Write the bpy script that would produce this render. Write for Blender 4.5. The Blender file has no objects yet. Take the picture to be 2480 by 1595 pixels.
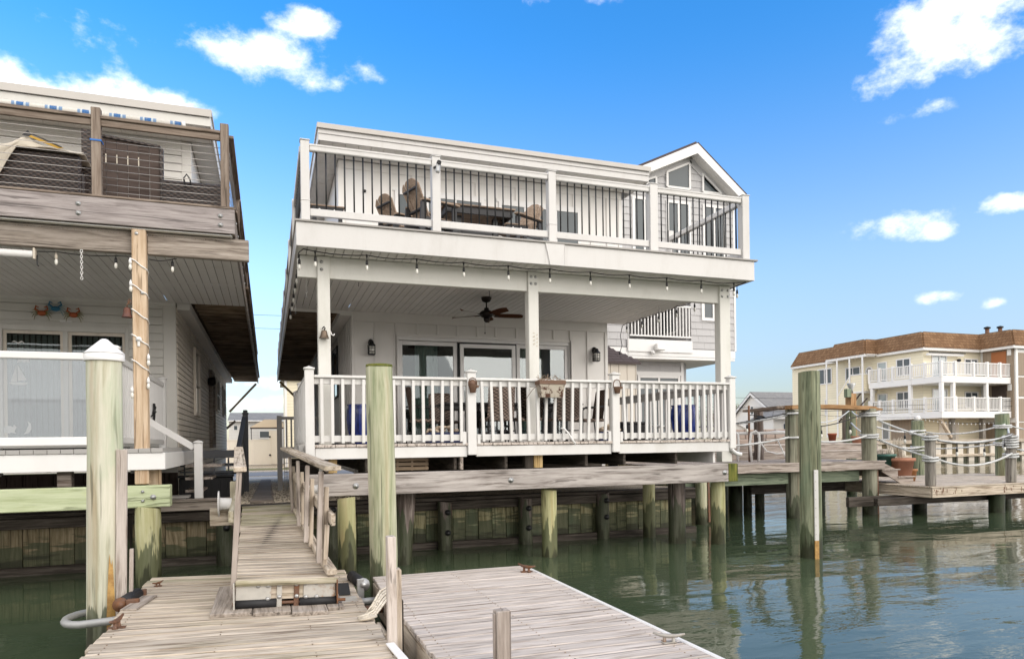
import bpy, bmesh, math, random
from mathutils import Vector, Matrix, noise as mnoise
random.seed(11)
SC = bpy.context.scene
COL = SC.collection
R = math.radians

# ------------------------------------------------------------------ camera
# World frame: X along the house fronts, Y away from the water, Z up; z = 0 is eye level, the water lies at z = -1.79
YAW, ROLL = 0.338, -0.0135
cam = bpy.data.cameras.new('camera')
cam.sensor_width = 36.0
cam.lens = 1680.0 / 2480.0 * 36.0
cam.shift_y = 272.0 / 2480.0
cam.clip_start = 0.05
cam.clip_end = 3000
camo = bpy.data.objects.new('camera', cam)
COL.objects.link(camo)
_fw = Vector((math.sin(YAW), math.cos(YAW), 0))
_rt = Vector((math.cos(YAW), -math.sin(YAW), 0))
_up = Vector((0, 0, 1))
CR = _rt * math.cos(ROLL) + _up * math.sin(ROLL)
CU = -_rt * math.sin(ROLL) + _up * math.cos(ROLL)
camo.matrix_world = Matrix((CR, CU, -_fw)).transposed().to_4x4()
SC.camera = camo

# ------------------------------------------------------------------ sky, sun, exposure
SUN_EL, SUN_AZ = R(18), R(143)      # azimuth of the sun, clockwise from +Y (behind the camera, to the right)
world = bpy.data.worlds.new('World')
SC.world = world
world.use_nodes = True
WN = world.node_tree
WN.nodes.clear()
def wn(t, **k):
    n = WN.nodes.new(t)
    for a, v in k.items(): setattr(n, a, v)
    return n
def wl(a, b): WN.links.new(a, b)
def wmath(op, a, b=None, c=None, clamp=False):
    n = wn('ShaderNodeMath', operation=op, use_clamp=clamp)
    for i, v in enumerate((a, b, c)):
        if v is None: continue
        if hasattr(v, 'is_linked'): wl(v, n.inputs[i])
        else: n.inputs[i].default_value = v
    return n.outputs[0]
sky = wn('ShaderNodeTexSky', sky_type='NISHITA', sun_disc=False, sun_elevation=SUN_EL, sun_rotation=SUN_AZ,
         altitude=0.0, air_density=1.0, dust_density=0.6, ozone_density=2.0)
tc = wn('ShaderNodeTexCoord')
nrm = wn('ShaderNodeVectorMath', operation='NORMALIZE'); wl(tc.outputs['Generated'], nrm.inputs[0])
D = nrm.outputs[0]
def wdot(v):
    n = wn('ShaderNodeVectorMath', operation='DOT_PRODUCT'); wl(D, n.inputs[0]); n.inputs[1].default_value = v
    return n.outputs['Value']
def wnoise(scale, detail, rough, zs=1.0, off=0.0):
    m = wn('ShaderNodeMapping'); wl(D, m.inputs[0]); m.inputs['Scale'].default_value = (1, 1, zs); m.inputs['Location'].default_value = (off, off * .7, off * .3)
    n = wn('ShaderNodeTexNoise'); wl(m.outputs[0], n.inputs['Vector'])
    n.inputs['Scale'].default_value = scale; n.inputs['Detail'].default_value = detail; n.inputs['Roughness'].default_value = rough
    return n.outputs[0]
n_edge = wnoise(15, 9, .62, 1.5)
n_big = wnoise(5.2, 4, .5, 1.6, 3.1)
# each cloud in view: direction (right, up, forward slopes seen from the dock), half width, half height, density
CLOUDS = [(-.325, .558, .105, .036, 1.1), (-.295, .602, .046, .026, .95), (-.270, .530, .045, .018, .9),
          (-.720, .530, .080, .042, 1.15), (-.560, .500, .110, .036, 1.2), (-.500, .485, .060, .024, 1.0), (-.568, .545, .030, .018, .6),
          (.634, .581, .090, .080, 1.2), (.587, .525, .058, .038, 1.05), (.700, .630, .080, .060, 1.1), (.606, .479, .036, .015, .5), (.552, .46, .018, .010, .4),
          (.560, .305, .078, .022, 1.15), (.60, .30, .04, .016, .9), (.722, .335, .036, .015, 1.0), (.615, .198, .038, .013, 1.05), (.695, .191, .020, .010, .9),
          (-.63, .60, .05, .02, .2), (.16, .645, .06, .010, .2), (-.34, .06, .09, .012, .7), (-.36, .09, .07, .010, .55)]
dens = None
for (u, v, a, b, k) in CLOUDS:
    f = (_fw + _rt * u + _up * v).normalized()
    r_ = f.cross(_up).normalized(); u_ = r_.cross(f)
    w_ = wmath('MAXIMUM', wdot(f), .05)
    L = math.sqrt(1 + u * u + v * v)
    x_ = wmath('DIVIDE', wmath('DIVIDE', wdot(r_), w_), a / L * math.sqrt(1 + v * v) * 1.0)
    y_ = wmath('DIVIDE', wmath('DIVIDE', wdot(u_), w_), b / L)
    rr = wmath('ADD', wmath('MULTIPLY', x_, x_), wmath('MULTIPLY', y_, y_))
    g = wmath('MULTIPLY', wmath('SUBTRACT', 1.0, rr), k)
    g = wmath('MAXIMUM', g, -3.0)
    g = wmath('MULTIPLY', g, wmath('GREATER_THAN', wdot(f), .05)) if False else g
    dens = g if dens is None else wmath('SMOOTH_MAX', dens, g, .35)
d1 = wmath('ADD', wmath('MULTIPLY', dens, .55), wmath('MULTIPLY', wmath('SUBTRACT', n_edge, .5), 3.0))
d1 = wmath('ADD', d1, wmath('MULTIPLY', wmath('SUBTRACT', n_big, .5), 1.0))
mr = wn('ShaderNodeMapRange', interpolation_type='SMOOTHSTEP'); wl(d1, mr.inputs[0])
mr.inputs['From Min'].default_value = -0.10; mr.inputs['From Max'].default_value = 1.15
near = mr.outputs[0]
# broken cloud cover over the rest of the sky (the soft light of the photograph comes from it)
mr2 = wn('ShaderNodeMapRange', interpolation_type='SMOOTHSTEP'); wl(wmath('ADD', wmath('MULTIPLY', n_edge, .45), n_big), mr2.inputs[0])
mr2.inputs['From Min'].default_value = 0.30; mr2.inputs['From Max'].default_value = 0.60
mr3 = wn('ShaderNodeMapRange', interpolation_type='SMOOTHSTEP'); wl(wdot((_fw * .93 + _up * .36).normalized()), mr3.inputs[0])
mr3.inputs['From Min'].default_value = 0.60; mr3.inputs['From Max'].default_value = 0.25
far = wmath('MULTIPLY', mr2.outputs[0], mr3.outputs[0])
cl = wmath('MAXIMUM', near, far, clamp=True)
zc = wdot((0, 0, 1))
def wrange(v, a, b, c, d):
    n = wn('ShaderNodeMapRange', interpolation_type='SMOOTHSTEP'); wl(v, n.inputs[0])
    for i, k in enumerate((a, b, c, d)): n.inputs[i + 1].default_value = k
    return n.outputs[0]
hs = wn('ShaderNodeHueSaturation'); wl(sky.outputs[0], hs.inputs['Color'])
wl(wrange(zc, .08, .52, .94, 1.40), hs.inputs['Saturation']); wl(wmath('MULTIPLY', wrange(zc, .15, .55, 1.14, 1.42), wrange(zc, 0.0, .26, .58, 1.0)), hs.inputs['Value'])
SKY_TINT = (1.02, 1.02, 1.14, 1)
tint = wn('ShaderNodeMix', data_type='RGBA', blend_type='MULTIPLY'); tint.inputs[0].default_value = 1.0
wl(hs.outputs[0], tint.inputs[6]); tint.inputs[7].default_value = SKY_TINT
mx = wn('ShaderNodeMix', data_type='RGBA'); wl(cl, mx.inputs[0]); wl(tint.outputs[2], mx.inputs[6])
shade = wn('ShaderNodeMix', data_type='RGBA'); wl(n_big, shade.inputs[0])
shade.inputs[6].default_value = (7.6, 7.45, 7.25, 1); shade.inputs[7].default_value = (9.4, 9.2, 8.95, 1)
wl(shade.outputs[2], mx.inputs[7])
bg = wn('ShaderNodeBackground'); wl(mx.outputs[2], bg.inputs[0]); bg.inputs[1].default_value = 0.15
wo = wn('ShaderNodeOutputWorld'); wl(bg.outputs[0], wo.inputs[0])

sun = bpy.data.lights.new('sun', 'SUN'); sun.energy = 1.15; sun.angle = R(50); sun.color = (1.0, .93, .85)
suno = bpy.data.objects.new('sun', sun); COL.objects.link(suno)
_sd = Vector((math.sin(SUN_AZ) * math.cos(SUN_EL), math.cos(SUN_AZ) * math.cos(SUN_EL), math.sin(SUN_EL)))
suno.rotation_euler = _sd.to_track_quat('Z', 'Y').to_euler()
suno.location = (0, -5, 30)
SC.view_settings.view_transform = 'Standard'
SC.view_settings.look = 'None'
SC.view_settings.gamma = 1.0
SC.view_settings.exposure = 0.60
SC.view_settings.use_curve_mapping = False

# ------------------------------------------------------------------ materials
def newmat(name):
    m = bpy.data.materials.new(name); m.use_nodes = True
    t = m.node_tree; t.nodes.clear()
    out = t.nodes.new('ShaderNodeOutputMaterial'); b = t.nodes.new('ShaderNodeBsdfPrincipled')
    t.links.new(b.outputs[0], out.inputs[0])
    return m, t, b, out
class NT:
    def __init__(s, t): s.t = t
    def n(s, typ, **k):
        n = s.t.nodes.new(typ)
        for a, v in k.items(): setattr(n, a, v)
        return n
    def l(s, a, b): s.t.links.new(a, b)
    def sset(s, inp, v):
        if hasattr(v, 'is_linked'): s.l(v, inp)
        else: inp.default_value = v
    def math(s, op, a, b=None, c=None, clamp=False):
        n = s.n('ShaderNodeMath', operation=op, use_clamp=clamp)
        for i, v in enumerate((a, b, c)):
            if v is not None: s.sset(n.inputs[i], v)
        return n.outputs[0]
    def mix(s, f, a, b, blend='MIX'):
        n = s.n('ShaderNodeMix', data_type='RGBA', blend_type=blend)
        s.sset(n.inputs[0], f)
        for i, v in ((6, a), (7, b)):
            if isinstance(v, tuple): v = (*v[:3], 1)
            s.sset(n.inputs[i], v)
        return n.outputs[2]
    def mapping(s, vec, scale=(1, 1, 1), loc=(0, 0, 0), rot=(0, 0, 0)):
        m = s.n('ShaderNodeMapping'); s.l(vec, m.inputs[0]); m.inputs['Scale'].default_value = scale; m.inputs['Location'].default_value = loc; m.inputs['Rotation'].default_value = rot
        return m.outputs[0]
    def noise(s, vec, scale, detail=4, rough=.55, dist=0.0):
        n = s.n('ShaderNodeTexNoise'); s.l(vec, n.inputs['Vector'])
        n.inputs['Scale'].default_value = scale; n.inputs['Detail'].default_value = detail; n.inputs['Roughness'].default_value = rough; n.inputs['Distortion'].default_value = dist
        return n.outputs[0]
    def ramp(s, f, stops, interp='LINEAR'):
        r = s.n('ShaderNodeValToRGB'); s.l(f, r.inputs[0]); r.color_ramp.interpolation = interp
        e = r.color_ramp.elements
        while len(e) < len(stops): e.new(.5)
        for i, (p, c) in enumerate(stops):
            e[i].position = p
            e[i].color = (*c[:3], 1) if isinstance(c, tuple) else (c, c, c, 1)
        return r.outputs[0]
    def maprange(s, v, a, b, c=0.0, d=1.0, smooth=True):
        n = s.n('ShaderNodeMapRange', interpolation_type='SMOOTHSTEP' if smooth else 'LINEAR'); s.sset(n.inputs[0], v)
        n.inputs[1].default_value = a; n.inputs[2].default_value = b; n.inputs[3].default_value = c; n.inputs[4].default_value = d
        return n.outputs[0]
    def bump(s, h, strength, dist, bsdf):
        n = s.n('ShaderNodeBump'); s.l(h, n.inputs['Height']); n.inputs['Strength'].default_value = strength; n.inputs['Distance'].default_value = dist
        s.l(n.outputs[0], bsdf.inputs['Normal'])
    def objvec(s):
        tcn = s.n('ShaderNodeTexCoord'); oi = s.n('ShaderNodeObjectInfo')
        a = s.n('ShaderNodeVectorMath', operation='ADD'); s.l(tcn.outputs['Object'], a.inputs[0])
        m = s.n('ShaderNodeVectorMath', operation='SCALE'); m.inputs[0].default_value = (31.7, 17.3, 23.9); s.l(oi.outputs['Random'], m.inputs['Scale'])
        s.l(m.outputs[0], a.inputs[1])
        return a.outputs[0], oi.outputs['Random']
    def pos(s):
        g = s.n('ShaderNodeNewGeometry'); return g.outputs['Position']
    def sep(s, v):
        n = s.n('ShaderNodeSeparateXYZ'); s.l(v, n.inputs[0]); return n.outputs

def c3(*a): return tuple(a)
def wood(name, dark, mid, light, axis='X', rough=.8, vary=.22, stain=None, stain_amt=.0, tide=False, grain=1.0, knots=True, rust=0.0):
    """weathered timber: grain runs along the piece, every piece has its own tone"""
    m, t, b, out = newmat(name); q = NT(t)
    vec, rnd = q.objvec()
    if axis == 'X': sc, sc2 = (1.6, 26, 26), (.55, 3.5, 3.5)
    else: sc, sc2 = (26, 26, 1.4), (4, 4, .6)
    warp = q.noise(q.mapping(vec, tuple(x * .5 for x in sc2)), 2.2, 2)
    addv = q.n('ShaderNodeVectorMath', operation='MULTIPLY_ADD'); q.l(warp, addv.inputs[0]); addv.inputs[1].default_value = (.12, .12, .12); q.l(vec, addv.inputs[2])
    g1 = q.noise(q.mapping(addv.outputs[0], tuple(x * grain for x in sc)), 1.0, 7, .68)
    g2 = q.noise(q.mapping(vec, sc2), 1.6, 4, .6)
    col = q.ramp(g1, [(.36, dark), (.485, mid), (.61, light)])
    col = q.mix(q.maprange(g2, .35, .75, 0, .55), col, tuple(x * .78 for x in mid), 'MIX')
    if axis == 'Z':
        sg = q.noise(q.mapping(addv.outputs[0], (7, 7, .22)), 1.0, 4, .6)
        col = q.mix(q.maprange(sg, .50, .70, 0, .60), col, tuple(x * y for x, y in zip(mid, (.80, .62, .52))))
        col = q.mix(q.maprange(sg, .46, .28, 0, .45), col, tuple(min(1, x * 1.25) for x in light))
    if knots:
        vo = q.n('ShaderNodeTexVoronoi'); q.l(q.mapping(vec, (1.3, 7, 7) if axis == 'X' else (7, 7, 1.3)), vo.inputs['Vector']); vo.inputs['Scale'].default_value = 1.0
        kn = q.maprange(vo.outputs['Distance'], .05, .16, 1, 0)
        col = q.mix(q.math('MULTIPLY', kn, .55), col, tuple(x * .6 for x in dark))
    ck = q.noise(q.mapping(addv.outputs[0], (.55, 34, 34) if axis == 'X' else (17, 17, .42)), 1.0, 3, .5)
    col = q.mix(q.math('MULTIPLY', q.maprange(ck, .60, .67), .70), col, tuple(x * .42 for x in dark))
    if stain:
        col = q.mix(q.maprange(q.noise(q.mapping(vec, (.8, 1.6, 1.6) if axis == 'X' else (1.6, 1.6, .5)), 1.4, 5, .65), .5, .72, 0, stain_amt), col, stain)
    if rust:
        col = q.mix(q.maprange(q.noise(vec, 5, 5, .7), .62, .72, 0, rust), col, (.28, .10, .03))
    tone = q.math('ADD', q.math('MULTIPLY', rnd, vary), 1 - vary / 2)
    cmb = q.n('ShaderNodeCombineColor'); 
    for i in range(3): q.l(tone, cmb.inputs[i])
    col = q.mix(1.0, col, cmb.outputs[0], 'MULTIPLY')
    r_in = rough
    if tide:
        p = q.sep(q.pos())
        z = q.math('ADD', p[2], q.math('MULTIPLY', q.math('SUBTRACT', q.noise(q.mapping(vec, (9, 9, 1.2)), 1.0, 4, .6), .5), tide * .9 if tide is not True else .5))
        h = 1.0 if tide is True else tide
        wet = q.maprange(z, -1.79 + .30 * h, -1.79 + .36 * h, 1, 0)
        slime = q.maprange(z, -1.79 + .08, -1.79 + .24, 1, 0)
        col = q.mix(q.math('MULTIPLY', wet, .76), col, (.035, .050, .022))
        col = q.mix(q.math('MULTIPLY', slime, .80), col, (.020, .021, .010))
        r_in = q.math('SUBTRACT', rough, q.math('MULTIPLY', wet, .3))
    q.l(col, b.inputs['Base Color']); q.sset(b.inputs['Roughness'], r_in); b.inputs['Specular IOR Level'].default_value = .25
    q.bump(q.math('SUBTRACT', q.math('ADD', g1, q.math('MULTIPLY', g2, .3)), q.maprange(ck, .60, .67)), .60, .008, b)
    return m

def paint(name, col, rough=.5, dirt=.10, dcol=(.30, .27, .22), spec=.3, grain=0.0, streak=False):
    m, t, b, out = newmat(name); q = NT(t)
    p = q.pos()
    n1 = q.noise(q.mapping(p, (1.1, 1.1, .45)), 2.3, 6, .65)
    n2 = q.noise(p, 38, 3, .6)
    c = q.mix(q.math('MULTIPLY', q.maprange(n1, .45, .8), dirt), col, dcol)
    c = q.mix(q.math('MULTIPLY', q.maprange(n2, .6, .75), dirt * .6), c, dcol)
    if streak:
        s1 = q.noise(q.mapping(p, (9, 9, .55)), 1.0, 5, .65)
        c = q.mix(q.math('MULTIPLY', q.maprange(s1, .55, .78), .16), c, dcol)
    vec, rnd = q.objvec()
    tone = q.math('ADD', q.math('MULTIPLY', rnd, .05), .975)
    cmb = q.n('ShaderNodeCombineColor')
    for i in range(3): q.l(tone, cmb.inputs[i])
    c = q.mix(1.0, c, cmb.outputs[0], 'MULTIPLY')
    q.l(c, b.inputs['Base Color']); b.inputs['Roughness'].default_value = rough; b.inputs['Specular IOR Level'].default_value = spec
    if grain:
        g = q.noise(q.mapping(vec, (1.5, 30, 30)), 1.0, 5, .6)
        q.bump(g, grain, .004, b)
    else:
        q.bump(n2, .05, .003, b)
    return m

def plain(name, col, rough=.5, metal=0.0, spec=.4, emit=None):
    m, t, b, out = newmat(name); q = NT(t)
    n = q.noise(q.pos(), 22, 4, .6)
    c = q.mix(q.maprange(n, .35, .75, 0, .35), col, tuple(x * .72 for x in col))
    q.l(c, b.inputs['Base Color']); b.inputs['Roughness'].default_value = rough; b.inputs['Metallic'].default_value = metal; b.inputs['Specular IOR Level'].default_value = spec
    return m

def rusty(name, base, rust, lo=.45, hi=.6, metal=.4, scale=14):
    m, t, b, out = newmat(name); q = NT(t)
    vec, rnd = q.objvec()
    n = q.noise(vec, scale, 7, .7); n2 = q.noise(vec, scale * 3, 4, .6)
    f = q.maprange(n, lo, hi)
    c = q.mix(f, q.mix(q.maprange(n2, .3, .8, 0, .4), base, tuple(x * .7 for x in base)), q.mix(n2, rust, tuple(x * .45 for x in rust)))
    q.l(c, b.inputs['Base Color']); q.sset(b.inputs['Roughness'], q.math('ADD', q.math('MULTIPLY', f, .35), .5)); b.inputs['Metallic'].default_value = metal * .5
    q.bump(n2, .3, .004, b)
    return m

def glass(name, tintc=(.75, .82, .80), refl=.16, transp=.9):
    """window pane: mirror share that grows towards grazing, the rest shows what lies behind"""
    m, t, b, out = newmat(name); q = NT(t)
    t.nodes.remove(b)
    fr = q.n('ShaderNodeFresnel'); fr.inputs[0].default_value = 1.5
    g = q.n('ShaderNodeBsdfGlossy'); g.inputs['Color'].default_value = (.95, .97, 1, 1); g.inputs['Roughness'].default_value = .015
    nz = q.noise(q.pos(), 1.7, 2); bp = q.n('ShaderNodeBump'); q.l(nz, bp.inputs['Height']); bp.inputs['Strength'].default_value = .03; bp.inputs['Distance'].default_value = .02
    q.l(bp.outputs[0], g.inputs['Normal'])
    tr = q.n('ShaderNodeBsdfTransparent'); tr.inputs[0].default_value = (*[x * transp for x in tintc], 1)
    mxs = q.n('ShaderNodeMixShader'); q.l(q.math('ADD', q.math('MULTIPLY', fr.outputs[0], .85), refl, clamp=True), mxs.inputs[0])
    q.l(tr.outputs[0], mxs.inputs[1]); q.l(g.outputs[0], mxs.inputs[2]); q.l(mxs.outputs[0], out.inputs[0])
    return m

def darkglass(name, col, rough=.04, spec=.9):
    m, t, b, out = newmat(name)
    b.inputs['Base Color'].default_value = (*col, 1); b.inputs['Roughness'].default_value = rough; b.inputs['Specular IOR Level'].default_value = spec; b.inputs['IOR'].default_value = 1.6
    return m

def lap(name, col, line, pitch, dark=.55, rough=.6, axis=2, brick=None):
    """far siding: thin shadowed joints at the real course height"""
    m, t, b, out = newmat(name); q = NT(t)
    p = q.sep(q.pos())
    z = q.math('FRACT', q.math('DIVIDE', q.math('ADD', p[axis] if axis < 3 else q.math('ADD', p[0], p[1]), 50.0), pitch))
    ln = q.maprange(z, line * .35, line, 1, 0, smooth=False)
    n1 = q.noise(q.pos(), 1.3, 5, .6)
    c = q.mix(q.maprange(n1, .4, .8, 0, .2), col, tuple(x * .8 for x in col))
    c = q.mix(q.math('MULTIPLY', ln, dark), c, tuple(x * .35 for x in col))
    q.l(c, b.inputs['Base Color']); b.inputs['Roughness'].default_value = rough; b.inputs['Specular IOR Level'].default_value = .25
    q.bump(z, .4, .012, b)
    return m

def shingle(name, cols, wid, hgt, rough=.9, axis='xz'):
    m, t, b, out = newmat(name); q = NT(t)
    p = q.sep(q.pos()); cx = q.n('ShaderNodeCombineXYZ')
    q.l(q.math('ADD', p[0], p[1]), cx.inputs[0]); q.l(q.math('MULTIPLY', p[2], 1.0), cx.inputs[1])
    br = q.n('ShaderNodeTexBrick'); q.l(cx.outputs[0], br.inputs['Vector']); br.inputs['Scale'].default_value = 1.0
    br.inputs['Brick Width'].default_value = wid; br.inputs['Row Height'].default_value = hgt; br.inputs['Mortar Size'].default_value = hgt * .07
    br.inputs['Color1'].default_value = (*cols[0], 1); br.inputs['Color2'].default_value = (*cols[1], 1); br.inputs['Mortar'].default_value = (*cols[2], 1)
    br.inputs['Bias'].default_value = 0.0; br.offset = .37; br.squash = .8; br.squash_frequency = 3
    n = q.noise(q.pos(), 9, 6, .7)
    c = q.mix(q.maprange(n, .35, .75, 0, .5), br.outputs[0], cols[2])
    q.l(c, b.inputs['Base Color']); b.inputs['Roughness'].default_value = rough; b.inputs['Specular IOR Level'].default_value = .1
    q.bump(br.outputs['Fac'], -.4, .012, b)
    return m

def wicker(name, c1, c2):
    m, t, b, out = newmat(name); q = NT(t)
    tcn = q.n('ShaderNodeTexCoord'); o = q.sep(tcn.outputs['Object'])
    u = q.math('MULTIPLY', q.math('ADD', o[0], o[1]), 70.0); v = q.math('MULTIPLY', o[2], 110.0)
    a = q.math('SINE', u); bb = q.math('SINE', v)
    pr = q.math('MULTIPLY', a, bb); s = q.maprange(pr, -.4, .6)
    n = q.noise(tcn.outputs['Object'], 9, 4)
    c = q.mix(s, c2, q.mix(n, c1, tuple(x * .6 for x in c1)))
    q.l(c, b.inputs['Base Color']); b.inputs['Roughness'].default_value = .55
    q.bump(pr, .6, .006, b)
    return m

M = {}
M['white'] = paint('white_paint', (.625, .607, .59), .45, .20, streak=True)
M['whitewood'] = paint('white_painted_wood', (.68, .665, .645), .55, .30, (.42, .37, .30), grain=.25)
M['vinyl'] = paint('white_vinyl', (.75, .735, .72), .38, .07)
M['wall'] = paint('warm_white_board', (.77, .745, .715), .55, .08)
M['beamwhite'] = paint('old_white_beam', (.68, .665, .62), .6, .35, (.36, .35, .28), grain=.3)
M['soffit'] = paint('soffit_vinyl', (.78, .76, .73), .5, .14)
M['greysoffit'] = paint('grey_soffit_vinyl', (.72, .70, .665), .5, .16)
M['greige'] = paint('greige_metal', (.52, .49, .455), .45, .12)
M['greytrim'] = paint('grey_vinyl_siding', (.66, .64, .60), .55, .16)
M['sidesiding'] = paint('old_beige_siding', (.76, .69, .60), .6, .34, (.26, .22, .17))
M['greycap'] = paint('grey_deck_trim', (.34, .32, .30), .5, .12)
M['greyrail'] = paint('grey_brown_rail', (.36, .345, .33), .55, .15)
M['darkgrey'] = paint('dark_grey_paint', (.105, .108, .118), .55, .15, (.2, .19, .18))
M['black'] = plain('black_metal', (.012, .012, .013), .45, .0, .5)
M['blackrub'] = plain('black_rubber', (.018, .018, .020), .6)
M['charcoal'] = plain('charcoal_resin', (.035, .034, .036), .55)
M['tan'] = wood('tan_resin_slats', (.24, .17, .125), (.33, .245, .18), (.40, .30, .23), vary=.10, knots=False)
M['brownslat'] = wood('brown_resin_slats', (.060, .043, .036), (.075, .054, .046), (.092, .068, .058), vary=.12, knots=False)
M['wicker'] = wicker('brown_wicker', (.30, .215, .165), (.055, .038, .03))
M['darkwicker'] = wicker('dark_wicker', (.070, .045, .034), (.014, .009, .008))
M['float'] = wood('bleached_dock_wood', (.21, .16, .115), (.49, .41, .325), (.60, .52, .425), vary=.24, stain=(.27, .25, .10), stain_amt=.16)
M['floatclean'] = wood('pale_dock_wood', (.30, .24, .20), (.53, .465, .415), (.64, .57, .52), vary=.16)
M['mossy'] = wood('mossy_dock_wood', (.19, .165, .10), (.37, .33, .235), (.49, .44, .345), vary=.22, stain=(.25, .255, .055), stain_amt=.62)
M['grey'] = wood('grey_timber', (.19, .155, .13), (.36, .305, .265), (.475, .415, .37), vary=.14, stain=(.30, .25, .22), stain_amt=.3)
M['greybeam'] = wood('grey_beam', (.18, .152, .135), (.40, .36, .335), (.525, .48, .45), vary=.1, grain=.7)
M['mauve'] = wood('mauve_grey_timber', (.21, .18, .172), (.335, .295, .285), (.42, .375, .362), vary=.08, stain=(.30, .25, .22), stain_amt=.3)
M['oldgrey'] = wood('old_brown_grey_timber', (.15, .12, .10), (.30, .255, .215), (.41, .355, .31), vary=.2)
M['railwood'] = wood('brown_grey_rail', (.14, .105, .08), (.22, .17, .135), (.30, .245, .20), vary=.12)
M['tanpost'] = wood('fresh_tan_post', (.42, .28, .17), (.56, .42, .29), (.66, .52, .38), vary=.06, grain=.8)
M['yellowwood'] = wood('yellow_new_wood', (.40, .25, .10), (.55, .38, .17), (.62, .46, .24), vary=.1)
M['greenbeam'] = wood('green_treated_beam', (.36, .40, .22), (.50, .55, .345), (.58, .62, .42), vary=.05, grain=.7, stain=(.42, .42, .12), stain_amt=.45)
M['mossend'] = wood('mossy_beam_end', (.03, .04, .01), (.10, .115, .02), (.22, .21, .05), vary=.05)
M['dgreen'] = wood('green_grey_timber', (.10, .125, .085), (.20, .24, .17), (.29, .33, .235), vary=.1)
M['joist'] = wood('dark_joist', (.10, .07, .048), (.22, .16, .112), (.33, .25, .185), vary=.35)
M['joistlit'] = wood('lit_brown_joist', (.17, .12, .076), (.31, .23, .155), (.42, .325, .235), vary=.3)  # lit copy of the joist wood: daylight put into the colour
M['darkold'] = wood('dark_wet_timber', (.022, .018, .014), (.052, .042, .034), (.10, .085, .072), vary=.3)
M['bulk'] = wood('bulkhead_plank', (.12, .105, .05), (.265, .24, .135), (.38, .345, .215), axis='X', vary=.28, stain=(.13, .20, .12), stain_amt=.7, tide=1.5)
M['bulkbrown'] = wood('bulkhead_plank_brown', (.085, .065, .036), (.20, .16, .095), (.31, .25, .165), axis='X', vary=.25, stain=(.11, .13, .07), stain_amt=.5, tide=1.2)
M['pilegreen'] = wood('pale_green_pile', (.235, .265, .15), (.43, .435, .295), (.585, .56, .42), axis='Z', vary=.06, stain=(.33, .375, .24), stain_amt=.6, tide=1.2, grain=.55)
M['pilewhite'] = wood('whitish_green_pile', (.33, .31, .21), (.535, .525, .41), (.63, .60, .50), axis='Z', vary=.05, stain=(.40, .48, .33), stain_amt=.7, tide=1.0, grain=.5)
M['pileblue'] = wood('blue_green_pile', (.055, .066, .040), (.185, .205, .132), (.32, .335, .225), axis='Z', vary=.12, stain=(.135, .195, .125), stain_amt=.7, tide=1.2, grain=.55)
M['pilesage'] = wood('sage_grey_pile', (.09, .085, .06), (.23, .225, .165), (.34, .33, .25), axis='Z', vary=.12, stain=(.17, .21, .14), stain_amt=.6, tide=1.2, grain=.6)
M['pileyel'] = wood('yellow_green_pile', (.27, .25, .12), (.42, .40, .215), (.51, .49, .31), axis='Z', vary=.1, stain=(.32, .37, .18), stain_amt=.45, tide=1.7, grain=.55)
M['pilegrey'] = wood('dark_grey_pile', (.04, .030, .025), (.115, .09, .078), (.26, .22, .20), axis='Z', vary=.25, tide=2.0)
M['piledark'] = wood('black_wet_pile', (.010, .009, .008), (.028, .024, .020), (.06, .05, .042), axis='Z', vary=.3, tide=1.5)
M['postgrey'] = wood('grey_dock_post', (.12, .105, .09), (.215, .195, .17), (.31, .285, .25), axis='X', vary=.1)
M['slab'] = wood('live_edge_slab', (.22, .11, .045), (.38, .215, .10), (.48, .30, .16), vary=.05)
M['galv'] = plain('galvanised_steel', (.46, .46, .455), .42, .75)
M['pipe'] = plain('grey_pipe', (.36, .36, .355), .5, .4)
M['rustplate'] = rusty('rusty_galvanised_plate', (.50, .475, .43), (.40, .20, .08), .52, .72, .3, 7)
M['rust'] = rusty('rusted_iron', (.14, .075, .048), (.27, .12, .055), .4, .65)
M['planter'] = rusty('worn_cream_planter', (.42, .37, .30), (.115, .05, .03), .50, .58, scale=11)
M['basket'] = rusty('rust_brown_basket', (.13, .07, .045), (.24, .14, .09), .4, .6, scale=22)
M['bell'] = plain('bronze_bell', (.17, .125, .09), .42, .6)
M['rbell'] = rusty('rusty_bell', (.11, .045, .035), (.20, .08, .05))
M['fanwood'] = wood('fan_blade_wood', (.10, .035, .014), (.155, .058, .025), (.21, .085, .04), vary=.1, knots=False)
M['bronze'] = plain('dark_bronze', (.026, .020, .017), .4, .6)
M['blueglaze'] = None
M['rope'] = wood('grey_dock_rope', (.40, .40, .39), (.56, .565, .56), (.68, .68, .675), vary=.08, knots=False)
M['tierope'] = wood('cream_rope', (.42, .36, .28), (.60, .53, .43), (.70, .63, .53), vary=.1, knots=False)
M['canvas'] = paint('cream_canvas', (.58, .52, .43), .85, .2)
M['cable'] = plain('steel_cable', (.44, .41, .38), .4, .6)
M['bulbglass'] = plain('bulb_glass', (.70, .68, .62), .12, 0, .8)
M['terracotta'] = plain('terracotta', (.40, .185, .115), .75)
M['orangepot'] = plain('orange_glazed_pot', (.36, .155, .055), .4)
M['redpot'] = plain('red_pot', (.36, .10, .05), .6)
M['greenpot'] = plain('green_pot', (.045, .13, .105), .5)
M['shell'] = plain('sea_shells', (.55, .44, .33), .7)
M['bluepaint'] = plain('blue_box', (.012, .022, .085), .5)
M['glass'] = glass('window_glass', refl=.05)
M['railglass'] = glass('railing_glass', (.86, .88, .88), .10, .88)
M['darkpane'] = darkglass('dark_window_pane', (.035, .042, .048))
M['greypane'] = darkglass('grey_window_pane', (.085, .10, .108), .10, .22)
M['palepane'] = darkglass('pale_blind_pane', (.30, .345, .355), .12, .7)
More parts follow.
